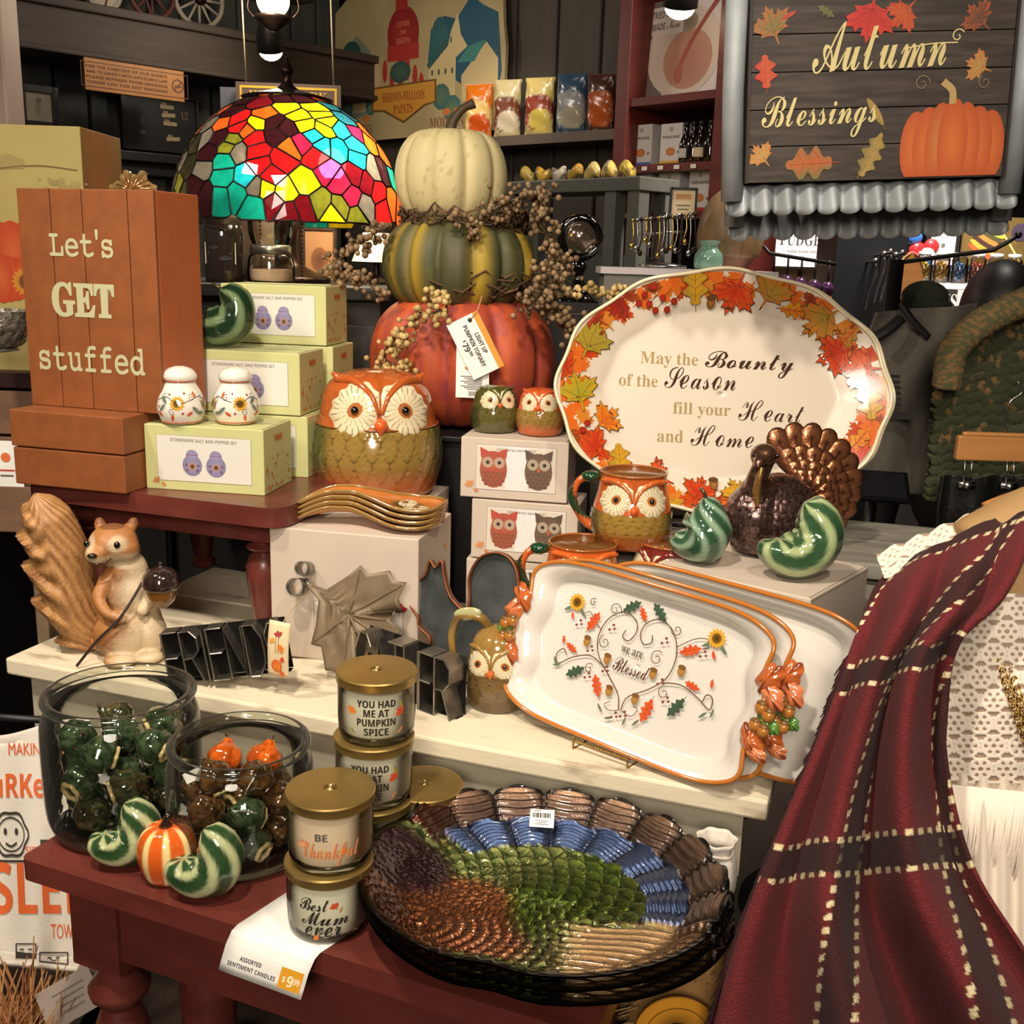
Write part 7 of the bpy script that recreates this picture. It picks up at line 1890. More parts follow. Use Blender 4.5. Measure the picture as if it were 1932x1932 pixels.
P = Print(); P.disc(0, .012, .009, lin((214, 110, 60))); P.rect(0, -.012, .03, .003, RED); P.rect(0, -.022, .024, .003, GRY); P.obj('print', fl_xz(-.0006), t, fab)
q = aty(248, 396, 2.35)
t = thing('amber_dish', 'gold leaf-edged ceramic dish standing between the yellow box and the lamp', 'dish', q - Vector((0, 0, .0)), rot=(radians(-15), 0, 0))
b = MB(); b.grid(lambda u, v: (((.045 * v * (1 + .16 * sin(7 * 2 * pi * u))) * cos(2 * pi * u), .02 * v * v - .015 * abs(sin(9 * 2 * pi * u)) * v, .042 * v * (1 + .16 * sin(7 * 2 * pi * u)) * sin(2 * pi * u) + .042), mix(lin((150, 96, 40)), lin((214, 180, 120)), v * v)), 80, 10, closeu=True); b.obj('leaf', VC('amber_lustre', .15, metal=.4, coat=.6), t, solid=.003)
b = MB(lin((206, 190, 150))); b.lathe([(.03, -.004), (.032, 0), (.012, .01)], 20); b.obj('foot', glaze, t)
t = thing('side_cabinet', 'black cabinet against the left wall behind the yellow box', 'cabinet', (q.x + .02, 2.48, 0))
b = MB(); b.box((-.02, 0, (q.z - .006) / 2), (.12, .30, q.z - .008)); b.obj('carcass', m_black, t, sm=False, bevel=.003)
b = MB(); b.box((-.02, -.152, q.z * .6), (.10, .008, q.z * .5)); b.obj('door', m_dark, t, sm=False, bevel=.003)
# ================================================================ back of the shop
# ---- old wheels on the beam
BT = 2.30
wl_ = Vector((-.72, -.69, 0)); wn_ = Vector((.69, -.72, 0))
def on_beam(x, off=.17):
    """point on top of the beam whose bearing is picture column x"""
    d = RT * ((x - 966) / FPX) - UP * ((80 - 966) / FPX) + FWD
    # solve K + wl*s + wn*off on the ray's vertical plane
    k = d.x / d.y
    s = (k * (KY + wn_.y * off) - (KX + wn_.x * off)) / (wl_.x - k * wl_.y)
    return Vector((KX, KY, BT)) + wl_ * s + wn_ * off
m_pal = M('pale_spokes', (150, 140, 122), .7, var=.2); m_rust = M('rusty_red', (82, 36, 30), .7, var=.3)
wrot = atan2(-.69, -.72)
def wheel(name, label, x, r, spokes, m, disc=False):
    p = on_beam(x); t = thing(name, label, 'wheel', p + Vector((0, 0, r + .008)), wrot, 'old wheels on the beam')
    b = MB(); b.tube([(r * cos(a), 0, r * sin(a)) for a in [2 * pi * i / 40 for i in range(40)]], .009, 8, closed=True); b.obj('rim', m, t)
    if disc:
        b = MB(); b.lathe([(.02, -.004), (r * .98, -.004), (r * .98, .004), (.02, .004)], 40, T=Matrix.Rotation(pi / 2, 3, 'X'), close=True); b.obj('disc', m, t, sm=False)
    for k in range(spokes):
        a = 2 * pi * k / spokes; b = MB(); b.tube([(.018 * cos(a), 0, .018 * sin(a)), (r * cos(a), 0, r * sin(a))], [.006, .0045], 6); b.obj('spoke', m, t)
    b = MB(); b.lathe([(.022, -.018), (.022, .018)], 16, T=Matrix.Rotation(pi / 2, 3, 'X')); b.obj('hub', M('dark_bronze'), t); return t
wheel('spoked_wheel', 'pale twelve spoked old wheel standing on the beam, nearest the lantern', 378, .096, 12, m_pal)
wheel('spoked_wheel', 'rusty red spoked old wheel in the middle of the beam', 290, .085, 8, m_rust)
wheel('disc_wheel', 'pale solid disc wheel on the beam, leftmost', 200, .062, 0, m_pal, True)
p = on_beam(245); t = thing('old_barrow', 'small rusty red toy barrow body between the wheels on the beam', 'toy', p, wrot)
b = MB(); b.box((0, 0, .13), (.20, .10, .07), taper=1.2); b.obj('tray', m_rust, t, sm=False)
for s in (-1, 1): b = MB(); b.tube([(s * .09, 0, .002), (s * .06, 0, .10)], .006, 6); b.obj('leg', m_rust, t)
# ---- things on the left wall
def on_wall(x, y, off=.03):
    d = RT * ((x - 966) / FPX) - UP * ((y - 966) / FPX) + FWD
    k = d.x / d.y
    s = (k * (KY + wn_.y * off) - (KX + wn_.x * off)) / (wl_.x - k * wl_.y)
    q = Vector((KX, KY, 0)) + wl_ * s + wn_ * off
    q.z = CZ + d.z / d.y * q.y; return q
wf = atan2(wl_.y, wl_.x) + pi
def wall_box(name, label, cat, x, y, w, h, m, fr, deep=.02, off=.05):
    t = thing(name, label, cat, on_wall(x, y, off), wf)
    b = MB(); b.box((0, 0, 0), (w, deep, h)); b.obj('panel', m, t, sm=False, bevel=.002)
    if fr:
        b = MB()
        for s in (-1, 1): b.box((s * w / 2, -deep / 2, 0), (fr, deep * 1.4, h + fr)); b.box((0, -deep / 2, s * h / 2), (w, deep * 1.4, fr))
        b.obj('frame', m_black, t, sm=False)
    return t
m_crm = M('cream_card')
t = wall_box('framed_picture', 'black framed cream picture on the left wall above the yellow box', 'picture frame', 70, 202, .115, .12, M('aged_print', (150, 142, 120), .6, var=.2, vs=20), .022)
P = Print(); P.disc(0, -.005, (.014, .028), lin((110, 100, 80)), lin((140, 130, 108))); P.disc(.003, .022, .010, lin((104, 92, 76))); P.obj('print', fl_xz(-.0105), t, fab)
t = wall_box('notice_board', 'orange painted notice board with brown lettering under the beam', 'sign', 255, 152, .36, .104, M('notice_orange', (168, 112, 56), .6, var=.15, vs=14), 0, .016, .33)
P = Print(); P.frame(0, 0, .385, .078, .0025, lin((90, 50, 26)))
for i, s_ in enumerate(('FOR THE COMFORT OF OUR GUESTS', 'AND TO COMPLY WITH APPLICABLE LAW', 'PLEASE REFRAIN FROM SMOKING', 'THANK YOU FOR NOT SMOKING')): P.text(s_, -.03, .021 - .0165 * i, h=.0095, w=.29, col=lin((84, 44, 24)), font='bold')
P.stroke([(.155 + .021 * cos(a), .0 + .021 * sin(a)) for a in [2 * pi * i / 24 for i in range(25)]], .004, lin((84, 44, 24))); P.rect(.155, -.002, .026, .005, lin((84, 44, 24))); P.rect(.155, 0, .040, .004, lin((84, 44, 24)), .8)
P.obj('lettering', fl_xz(-.0085), t, fab)
t = wall_box('black_board', 'black board with cream paper slips on the left wall', 'board', 300, 232, .30, .20, m_black, .012)
P = Print()
for i, (x, y) in enumerate(((.03, .06), (.035, .03), (.04, .0), (.05, -.055))): R_s = Print(); R_s.rect(x, y, .055, .014, lin((176, 156, 116)), .08 * (i % 2)); R_s.rect(x - .012, y + .010, .02, .010, lin((150, 130, 96))); R_s.obj('paper_slip', fl_xz(-.0105), t, fab)
P.disc(-.07, .0, (.012, .02), lin((70, 66, 60)), lin((40, 38, 36))); P.rect(-.07, -.04, .02, .012, lin((80, 76, 70))); P.text('12', .10, .02, h=.03, w=.03, col=lin((110, 90, 60)), font='serif')
P.obj('pinned_print', fl_xz(-.0105), t, fab)
t = thing('mantel_shelf', 'black mantel shelf below the black board on the left wall', 'shelf', on_wall(285, 300, .09), wf)
b = MB(); b.box((0, 0, 0), (.42, .14, .035)); b.box((0, .01, -.04), (.40, .10, .05)); b.obj('board', m_black, t, sm=False, bevel=.004)
for s in (-1, 1): b = MB(); b.box((s * .16, .03, -.12), (.04, .06, .12)); b.obj('bracket', m_black, t, sm=False)
t = wall_box('old_mirror', 'dim grey framed mirror below the mantel shelf', 'mirror', 268, 362, .20, .22, M('dim_mirror', (96, 98, 86), .35, .3, var=.3, vs=9), .022)
b = MB(lin((150, 140, 110))); b.ball((.04, -.014, -.02), (.012, .002, .012), 10, 6); b.obj('spot', fab, t)
# ---- hanging lantern lamp
q = aty(515, 0, 3.9)
t = thing('hanging_lantern', 'hanging oil lantern with glowing frosted globe and metal shade at the top', 'lamp', q)
m_glow = EMIT('lamp_globe', (255, 226, 170), 9)
b = MB(); b.ball((0, 0, .0), (.056, .056, .056), 20, 14); b.obj('globe', m_glow, t)
b = MB(); b.lathe([(.055, .066), (.07, .06), (.15, .02), (.152, .016), (.075, .052), (.05, .056)], 40); b.obj('shade', M('pewter'), t)
b = MB(); b.lathe(pr(18, [(.04, -.05), (.062, -.052), (.064, -.060), (.05, -.070), (.03, -.085), (.012, -.098), (.004, -.10)]), 30); b.obj('burner', M('dark_bronze'), t)
b = MB()
for s in (-1, 1): b.tube(spline([(s * .065, 0, -.058), (s * .088, 0, -.02), (s * .06, 0, .065), (s * .01, 0, .16)], 16), .003, 6)
b.tube([(0, 0, .15), (0, 0, .6)], .004, 6); b.obj('hanger', M('dark_bronze'), t)
lamp('lantern_glow', q + Vector((0, -.12, -.03)), None, 10, .05, kind='POINT')
def downlight(label, x, y, Y, r, k):
    q = aty(x, y, Y); t = thing('spot_lamp', label, 'lamp', q, 0, 'ceiling spot lamps', rot=(radians(24), 0, 0))
    b = MB(); b.ball((0, 0, .0), (r, r, r * .8), 18, 10); b.obj('bulb_face', EMIT('spot_face', (255, 240, 206), k), t)
    b = MB(); b.lathe([(r * 1.05, -.002), (r * 1.15, 0), (r * 1.12, .05), (r * .7, .10), (.01, .12)], 28); b.tube([(0, 0, .11), (0, 0, .9)], .006, 6); b.obj('housing', m_black, t)
downlight('bright spot lamp below the hanging lantern', 511, 96, 4.1, .042, 14)
downlight('bright spot lamp at the top above the white poster', 1283, 12, 3.3, .044, 12)
# ---- sign with yellow border behind the stained glass lamp
q = aty(545, 190, 3.9); t = thing('roped_sign', 'brown sign with yellow border hung on ropes behind the lamp shade', 'sign', q, radians(3))
b = MB(); b.box((0, 0, -.03), (.36, .015, .17)); b.obj('board', M('brown_sign', (96, 74, 62), .6), t, sm=False)
P = Print(); P.frame(0, -.03, .325, .14, .008, lin((214, 170, 40))); P.text('WOODWORK', 0, -.002, w=.27, h=.032, col=lin((214, 170, 40)), font='serif'); P.obj('lettering', fl_xz(-.008), t, fab)
b = MB(lin((150, 130, 100)))
for x in (-.145, .155): b.tube([(x, 0, .05), (x - .012, 0, .5)], .003, 6)
b.obj('rope', fab, t)
b = MB(); b.box((-.19, .03, -.05), (.10, .012, .18)); b.obj('grey_backboard', M('slate_grey', (92, 94, 98), .6), t, sm=False)
wr_ = 0
wr = Vector((.755, -.656, 0)); wrn = Vector((-.656, -.755, 0)); wry = atan2(-.656, .755)
def on_rwall(x, y, off):
    d = RT * ((x - 966) / FPX) - UP * ((y - 966) / FPX) + FWD
    k = d.x / d.y
    s = (k * (KY + wrn.y * off) - (KX + wrn.x * off)) / (wr.x - k * wr.y)
    q = Vector((KX, KY, 0)) + wr * s + wrn * off; q.z = CZ + d.z / d.y * q.y; return q
q = on_rwall(782, 122, .05); PW = (on_rwall(938, 122, .05) - on_rwall(622, 122, .05)).xy.length; PH = 245 / 2000 * 4.62
# ---- old paint company sign
t = thing('paint_sign', 'weathered cream advertising sign with dripping red paint emblem and village scene', 'sign', q, wry)
ragged = [(-PW / 2, -PH / 2), (PW / 2, -PH / 2 + .01), (PW / 2 + .008, .02), (PW / 2 - .006, .10), (PW / 2 - .012, .18), (PW / 2 - .02, PH / 2 - .03), (PW / 2 - .05, PH / 2), (.0, PH / 2 - .006), (-PW / 2 + .08, PH / 2 + .004), (-PW / 2 + .01, PH / 2 - .04)]
b = MB(); b.prism(ragged, -.008, .008); b.obj('board', M('aged_cream', (186, 166, 120), .65, var=.2, vs=5), t, sm=False)
P = Print()
def LP(x, y): return ((x - 782) / 318 * PW, -(y - 122) / 245 * PH)
SKY, TEA, TEB, CRB, RD_, YO = lin((190, 150, 112)), lin((58, 104, 100)), lin((36, 84, 104)), lin((206, 184, 132)), lin((172, 50, 42)), lin((206, 146, 54))
P.poly([LP(620, 170), LP(640, 100), LP(670, 60), LP(700, 90), LP(715, 160), LP(690, 200), LP(640, 205)], mix(TEA, CRB, .3)); P.disc(*LP(660, 90), (.06, .05), mix(TEA, (0, 0, 0), .4))
P.poly([LP(810, 120), LP(815, 70), LP(838, 52), LP(860, 60), LP(885, 28), LP(905, 45), LP(930, 60), LP(938, 150), LP(930, 190), LP(880, 170)], TEB); P.disc(*LP(830, 95), (.05, .10), mix(TEB, TEA, .6))
P.poly([LP(812, 130), LP(850, 80), LP(862, 50), LP(868, 85), LP(880, 105), LP(860, 120), LP(860, 190), LP(812, 190)], CRB); P.poly([LP(808, 125), LP(850, 80), LP(846, 100), LP(812, 134)], mix(TEA, (0, 0, 0), .3))
for k in range(4): P.rect(*LP(818 + 11 * k, 112 - 7 * k), .008, .022, mix(TEA, (0, 0, 0), .3)); P.rect(*LP(818 + 12 * k, 140), .010, .02, mix(TEA, (0, 0, 0), .4))
P.poly([LP(870, 150), LP(912, 102), LP(932, 130), LP(932, 200), LP(872, 190)], CRB); P.poly([LP(862, 128), LP(882, 105), LP(912, 98), LP(892, 130)], lin((62, 130, 120)))
P.poly([LP(650, 170), LP(700, 95), LP(718, 120), LP(718, 190), LP(650, 195)], mix(CRB, SKY, .3))
for x, y, r in ((835, 180, .05), (855, 200, .05), (650, 185, .04), (700, 185, .035)): P.disc(*LP(x, y), r, mix(TEA, lin((130, 140, 80)), .5), TEA, 10)
for x in (640, 655, 690, 845, 865): P.disc(*LP(x, 205), (.025, .014), lin((206, 120, 60)), None, 8)
P.disc(*LP(763, 70), (.093, .105), RD_, lin((140, 36, 34)), 24); P.rect(*LP(763, 100), .186, .06, RD_); P.rect(*LP(760, 22), .07, .04, RD_)
for k, x in enumerate((728, 742, 758, 772, 786, 798)): P.disc(*LP(x, 128 + 14 * (k % 3)), (.015, .045), RD_, None, 10)
P.disc(*LP(758, 132), (.062, .042), lin((70, 100, 84)), lin((50, 76, 70))); P.text('COVER', *LP(763, 58), w=.075, h=.020, col=lin((206, 120, 90)), font='bold'); P.text('THE', *LP(763, 70), w=.035, h=.014, col=lin((206, 120, 90)), font='bold'); P.text('EARTH', *LP(763, 86), w=.075, h=.022, col=lin((206, 120, 90)), font='bold')
P.poly([LP(702, 153), LP(826, 150), LP(826, 188), LP(806, 192), LP(765, 218), LP(725, 196), LP(702, 194)], lin((110, 80, 34))); P.poly([LP(705, 156), LP(823, 153), LP(823, 186), LP(804, 189), LP(765, 214), LP(728, 193), LP(705, 191)], YO)
P.text('SHERWIN-WILLIAMS', *LP(764, 180), w=.250, h=.036, col=lin((160, 50, 34)), font='serif'); P.text('PAINTS', *LP(764, 201), w=.115, h=.036, col=lin((160, 50, 34)), font='serif')
P.text('MODERNIZE', *LP(668, 230), w=.22, h=.035, col=lin((140, 96, 60)), font='serif'); P.text('MODERN', *LP(845, 228), w=.19, h=.035, col=lin((140, 96, 60)), font='serif')
P.obj('printed_scene', fl_xz(-.0085), t, fab)
# ---- chip shelf along the right wall
m_shw = M('shelf_umber', (74, 56, 46), .55, var=.2, vs=8)
a0, a1 = on_rwall(880, 268, .16), on_rwall(1172, 238, .16)
t = thing('snack_shelf', 'umber wall shelf carrying the upright snack bags', 'shelf', a0, wry)
Ls = (a1 - a0).xy.length; szz = (a0.z + a1.z) / 2; t.location.z = szz
b = MB(); b.box((Ls / 2, .075, -.014), (Ls, .15, .028)); b.obj('board', m_shw, t, sm=False)
b = MB(); b.box((Ls / 2, .002, -.014), (Ls, .008, .034)); b.obj('edge_strip', M('edge_grey', (96, 80, 68), .5), t, sm=False)
for x in (.05, Ls - .05): b = MB(); b.box((x, .10, -.07), (.02, .09, .09)); b.obj('bracket', m_shw, t, sm=False)
foil = VC('foil_bag', .25, coat=.3)
def bag(label, x, w, h, cols, group='snack bags on the upper shelf', z=None, off=.10, lie=False):
    q = on_rwall(x, 240, off); q.z = szz + .001 if z is None else z
    t = thing('snack_bag', label, 'snack bag', q, wry + radians(18), group, rot=(0 if not lie else radians(-70), 0, wry + radians(18)))
    c0, c1, c2 = [lin(c) for c in cols]
    def fn(u, v):
        a = 2 * pi * u; k = sin(pi * min(1, max(0, v * .96 + .02))) ** .5
        x_ = cos(a); y_ = sin(a)
        X = w / 2 * (abs(x_) ** .6) * (1 if x_ > 0 else -1) * (1 - .07 * k); Y = .030 * y_ * k + .003 * sin(22 * u + 17 * v)
        c = c0 if v > .7 else (c1 if hypot(x_ * .9, (v - .42) * 3.2) < 1.0 else c0)
        if hypot(x_ - .25, (v - .28) * 4) < .7: c = c2
        return (X, Y, h * v), mix(c, (1, 1, 1), .25 * (hsh(int(u * 40), int(v * 30)) > .9))
    b = MB(); b.grid(fn, 36, 26, closeu=True); b.obj('pouch', foil, t)
    for z_ in (.003, h - .004): b = MB(c0); b.box((0, 0, z_), (w, .003, .012)); b.obj('crimped_seal', foil, t, sm=False)
    return t
bag('bright orange and yellow snack bag glaring under the spot, first on the upper shelf', 903, .115, .20, ((226, 120, 30), (240, 200, 120), (214, 90, 30)))
bag('cream and brown snack bag next to the orange one on the upper shelf', 957, .11, .205, ((206, 190, 140), (120, 66, 40), (226, 210, 180)))
bag('yellow and red snack bag in the middle of the upper shelf', 1017, .115, .20, ((206, 184, 110), (140, 60, 40), (214, 190, 90)))
bag('silver and blue snack bag, fourth on the upper shelf', 1077, .115, .20, ((60, 84, 110), (150, 150, 150), (170, 164, 140)))
bag('dark red and orange snack bag at the right end of the upper shelf', 1132, .10, .19, ((84, 50, 40), (176, 84, 40), (190, 90, 36)))
# lower counter of packets
c0_, c1_ = on_rwall(930, 335, .30), on_rwall(1172, 350, .30)
cz = aty(1100, 345, c0_.y).z
q0 = aty(950, 344, 3.7); q1 = aty(1212, 348, 3.25); q1.z = q0.z; gv = q1 - q0
t = thing('grey_counter', 'grey metal counter frame with packets along its top behind the topiary', 'counter', (q0.x, q0.y, 0), atan2(gv.y, gv.x))
GL = gv.xy.length; m_gm = M('grey_metal', (98, 98, 92), .45, .3, var=.1)
b = MB(); b.box((GL / 2, .08, q0.z - .02), (GL, .18, .04)); b.obj('top', m_gm, t, sm=False, bevel=.003)
for x in (.03, GL * .80, GL - .03):
    for y in (.02, .14): b = MB(); b.box((x, y, (q0.z - .04) / 2), (.045, .045, q0.z - .04)); b.obj('leg', m_gm, t, sm=False)
b = MB(); b.box((GL / 2, .155, q0.z * .62), (GL - .05, .012, q0.z * .5)); b.obj('back_panel', m_plank, t, sm=False)
gdir = gv.normalized(); gnr = Vector((-gdir.y, gdir.x, 0)); gya = atan2(gv.y, gv.x)
pk = [((206, 180, 90), (150, 120, 60)), ((214, 170, 40), (120, 100, 70)), ((190, 180, 160), (90, 80, 70)), ((206, 160, 50), (60, 52, 44)), ((170, 150, 110), (200, 170, 60)), ((120, 110, 100), (210, 180, 80)), ((206, 176, 60), (80, 70, 60))]
nm_ = ('first', 'second', 'third', 'fourth', 'fifth', 'sixth', 'last')
for i, (ca, cb) in enumerate(pk):
    p = q0 + gdir * (.03 + .075 * i) + gnr * .08; p.z = q0.z + .001
    t = thing('snack_packet', nm_[i] + ' small gold packet from the left in the row on the grey counter', 'packet', p, gya, 'small packets on the grey counter')
    b = MB(); b.grid(lambda u, v: ((-.033 + .066 * v, .018 * cos(2 * pi * u) * sin(pi * v) ** .5 * 1.1, .026 + .024 * sin(2 * pi * u) * (.5 + .5 * sin(pi * v)) + .010 * sin(6 * v + i)), mix(lin(ca), lin(cb), hsh(int(u * 7), int(v * 5), i))), 16, 10, closeu=True); b.obj('pouch', foil, t)
# round black mirror/clasp ornament in front of the counter
q = aty(1095, 448, 2.9)
t = thing('round_mirror', 'small round black framed mirror on a stand beside the topiary berries', 'mirror', q)
b = MB(); b.tube([(.050 * cos(a), 0, .050 * sin(a)) for a in [2 * pi * i / 36 for i in range(36)]], .011, 12, closed=True, rmod=lambda a, u: 1 + .15 * sin(4 * a + 30 * u)); b.obj('ring_frame', M('glossy_black'), t)
b = MB(); b.lathe([(.001, 0), (.047, 0), (.047, .004), (.001, .006)], 30, T=Matrix.Rotation(pi / 2, 3, 'X')); b.obj('glass_face', M('mirror_face', (150, 132, 116), .12, .8), t)
b = MB(); b.lathe(pr(20, [(.008, -.055), (.022, -.075), (.012, -.10), (.03, -.14), (.055, -.16), (.06, -.165)]), 24); b.obj('stand', M('glossy_black'), t)
t2 = thing('grey_pedestal', 'dim grey pedestal under the round black mirror', 'pedestal', (q.x, q.y, 0))
b = MB(); b.box((0, 0, (q.z - .166) / 2), (.16, .16, q.z - .168)); b.obj('column', m_dark, t2, sm=False, bevel=.003); b = MB(); b.box((0, 0, .02), (.2, .2, .04)); b.obj('plinth', m_dark, t2, sm=False)
# ---- red bookcase with pancake boxes
k0, k1 = aty(1165, 300, 3.62), aty(1372, 300, 3.30); kv = k1 - k0; kya = atan2(kv.y, kv.x); KW = kv.xy.length
t = thing('red_bookcase', 'dark red tall bookcase holding white mix boxes and a poster', 'bookcase', (k0.x, k0.y, 0), kya)
for x in (.012, KW - .028): b = MB(); b.box((x, .14, 1.45), (.052, .30, 2.9)); b.obj('upright', m_redw, t, sm=False, bevel=.003)
zA, zB, zC = aty(1260, 176, 3.45).z, aty(1260, 307, 3.45).z, aty(1260, 398, 3.45).z
for z in (zA, zB, zC, zC - .35, 2.75): b = MB(); b.box((KW / 2, .14, z - .012), (KW - .05, .28, .024)); b.obj('shelf', m_redw, t, sm=False)
b = MB(); b.box((KW / 2, .285, 1.45), (KW - .05, .012, 2.9)); b.obj('back_panel', m_dark, t, sm=False)
for z in (zB, zC):
    for k in range(5):
        b = MB(lin((216, 212, 206))); b.box((.055 + .065 * k, -.004, z - .013), (.020, .002, .012)); b.obj('price_ticket', fab, t, sm=False)
kd = kv.normalized(); kn = Vector((-kd.y, kd.x, 0))
def on_case(x, z, off=.03):
    d = RT * ((x - 966) / FPX) - UP * ((300 - 966) / FPX) + FWD; k = d.x / d.y
    o = k0 + kn * off; s = (k * o.y - o.x) / (kd.x - k * kd.y); q = o + kd * s; q.z = z; return q
# poster leaning on the top shelf
q = (on_case(1198, zA + .001, .08) + on_case(1346, zA + .001, .08)) / 2; pw = (on_case(1346, 0, .08) - on_case(1198, 0, .08)).length; ph = pw * .93
t = thing('food_poster', 'white poster of a mixing bowl with the words tried and true on the bookcase', 'poster', q, kya, rot=(radians(-4), 0, kya))
b = MB(); b.box((0, 0, ph / 2), (pw, .008, ph)); b.obj('board', M('poster_white', (214, 204, 204), .5), t, sm=False)
P = Print(); P.rect(-pw * .34, ph * .5, pw * .30, ph, lin((110, 96, 92))); P.disc(.012, ph * .46, (pw * .46, ph * .46), lin((176, 150, 136)), lin((206, 188, 176)), 24); P.disc(.03, ph * .38, (pw * .30, ph * .30), lin((160, 108, 88)), lin((176, 128, 108)), 20); P.disc(.02, ph * .75, (pw * .12, ph * .10), lin((120, 104, 90)), lin((150, 130, 110)))
P.stroke([(-.01, ph * .22), (.03, ph * .5), (pw * .28, ph * .78), (pw * .44, ph * .98)], .016, lin((150, 70, 58)), 16); P.disc(.0, ph * .24, (.018, .03), lin((160, 84, 68)))
P.rect(-pw * .22, ph * .80, pw * .44, ph * .28, lin((206, 192, 186))); P.text('TRIED & TRUE', -pw * .22, ph * .83, w=pw * .36, h=ph * .07, col=lin((70, 62, 64)), font='bold'); P.text('MADE', -pw * .31, ph * .71, w=pw * .16, h=ph * .07, col=lin((70, 62, 64)), font='bold'); P.text('Now', -pw * .12, ph * .71, w=pw * .17, h=ph * .08, col=lin((70, 62, 64)), font='script')
P.V = [(max(-pw / 2, min(pw / 2, a)), max(0, min(ph, b_))) for a, b_ in P.V]
P.obj('print', fl_xz(-.0045), t, fab)
def mixbox(label, x, z, w, h, words, c, group):
    q = on_case(x, z, .05); t = thing('mix_box', label, 'box', q, kya, group)
    b = MB(); b.box((0, .03, h / 2), (w, .06, h)); b.obj('carton', M('mix_white', (206, 200, 198), .5), t, sm=False, bevel=.001)
    P = Print(); P.rect(0, .006, w, .012, lin(c))
    for i, s_ in enumerate(words): P.text(s_, 0, h * (.64 - .10 * i), w=w * .78, h=h * .07, col=lin((70, 66, 66)), font='bold')
    P.disc(0, h * .86, .008, lin((160, 156, 156))); P.disc(0, h * .32, (w * .22, h * .10), lin((206, 130, 60)), lin((180, 110, 60))); P.disc(w * .36, h * .3, .004, GRY); P.obj('print', fl_xz(0), t, fab)
mixbox('white pancake mix box at the left of the bookcase shelf', 1208, zB + .0005, .088, .128, ('PANCAKE',), (70, 110, 170), 'pancake mix boxes')
mixbox('white pancake mix box second from the left on the bookcase shelf', 1264, zB + .0005, .086, .124, ('PANCAKE',), (214, 160, 40), 'pancake mix boxes')
mixbox('white mix box half hidden at the left of the lower bookcase shelf', 1214, zC + .0005, .080, .125, ('MIX',), (190, 80, 80), 'baking mix boxes')
mixbox('white biscuit and dumpling mix box on the lower bookcase shelf', 1265, zC + .0005, .086, .125, ('BISCUIT', 'DUMPLING'), (190, 60, 60), 'baking mix boxes')
mixbox('white corn muffin mix box on the lower bookcase shelf', 1324, zC + .0005, .086, .128, ('CORN MUFFIN',), (190, 60, 60), 'baking mix boxes')
def bottle(label, x, lab):
    q = on_case(x, zB + .0005, .06); t = thing('syrup_bottle', label, 'bottle', q, kya, 'syrup bottles')
    b = MB(); b.lathe(pr(18, [(.012, 0), (.020, .004), (.021, .05), (.016, .075), (.009, .09), (.008, .115)]), 20); b.obj('glass', M('dark_syrup', (28, 18, 14), .1, coat=.6), t)
    b = MB(); b.lathe([(.009, .113), (.009, .126), (.001, .127)], 14); b.obj('cap', m_black, t)
    if lab: b = MB(lin(lab)); b.lathe([(.0214, .018), (.0214, .046)], 20); b.F = b.F[:-2]; b.obj('label', fab, t)
for x, l_, lab in ((1292, 'dark syrup bottle with a pale label beside the pancake boxes', (190, 186, 180)), (1306, 'dark syrup bottle, second from the pancake boxes', None), (1320, 'dark syrup bottle with a round cream label', (214, 190, 160)), (1338, 'dark syrup bottle at the right end of the row', None)): bottle(l_, x, lab)
# blue slit of light on the bookcase edge is a screen strip
# ---- jewellery stand and little frame
q = aty(1250, 505, 2.75)
t = thing('jewellery_stand', 'glass jewellery stand hung with gold and silver pieces left of the brown haired person', 'stand', q)
b = MB(); b.lathe([(.06, 0), (.06, .006), (.008, .014)], 24); b.tube([(0, 0, .01), (0, 0, .135)], .004, 8); b.tube([(-.085, 0, .112), (.075, 0, .135)], .0035, 8); b.tube([(-.07, .02, .08), (.05, .02, .09)], .003, 8); b.obj('frame', M('steel'), t)
rj = random.Random(3); ms = [M('gold'), M('steel'), M('dark_bronze')]
for i in range(15):
    x = -.082 + .011 * i; z0 = .112 + .14 * (x + .085) * .9; L = rj.uniform(.05, .10)
    b = MB(); b.tube(spline([(x, -.004, z0), (x + .003, -.008, z0 - L * .5), (x + rj.uniform(-.006, .006), -.006, z0 - L)], 8), .0022, 5); b.ball((x, -.008, z0 - L), (.006, .004, .008), 8, 6); b.ball((x, -.006, z0), (.005, .004, .006), 8, 5); b.obj('pendant', ms[i % 3], t)
t2 = thing('display_case', 'white topped display case under the jewellery stand', 'case', (q.x + .06, q.y + .06, 0))
b = MB(); b.box((0, -.03, (q.z - .004) / 2), (.42, .16, q.z - .006)); b.obj('body', M('case_grey', (120, 116, 106), .5), t2, sm=False); b = MB(); b.box((0, -.03, q.z - .01), (.44, .18, .016)); b.obj('top', M('poster_white'), t2, sm=False)
q2 = aty(1287, 410, 2.9)
t = thing('small_framed_sign', 'small black framed cream sign standing above the jewellery', 'picture frame', q2)
b = MB(); b.box((0, 0, .035), (.062, .006, .072)); b.obj('card', m_crm, t, sm=False)
b = MB()
for s in (-1, 1): b.box((s * .033, -.002, .035), (.006, .012, .078)); b.box((0, -.002, .035 + s * .037), (.066, .012, .006))
b.tube([(0, 0, 0), (0, 0, -.13)], .004, 8); b.obj('frame', m_black, t, sm=False)
P = Print(); P.rect(0, .052, .04, .012, lin((196, 140, 80))); P.rect(0, .03, .036, .003, GRY); P.rect(0, .02, .03, .003, GRY); P.obj('print', fl_xz(-.0034), t, fab)
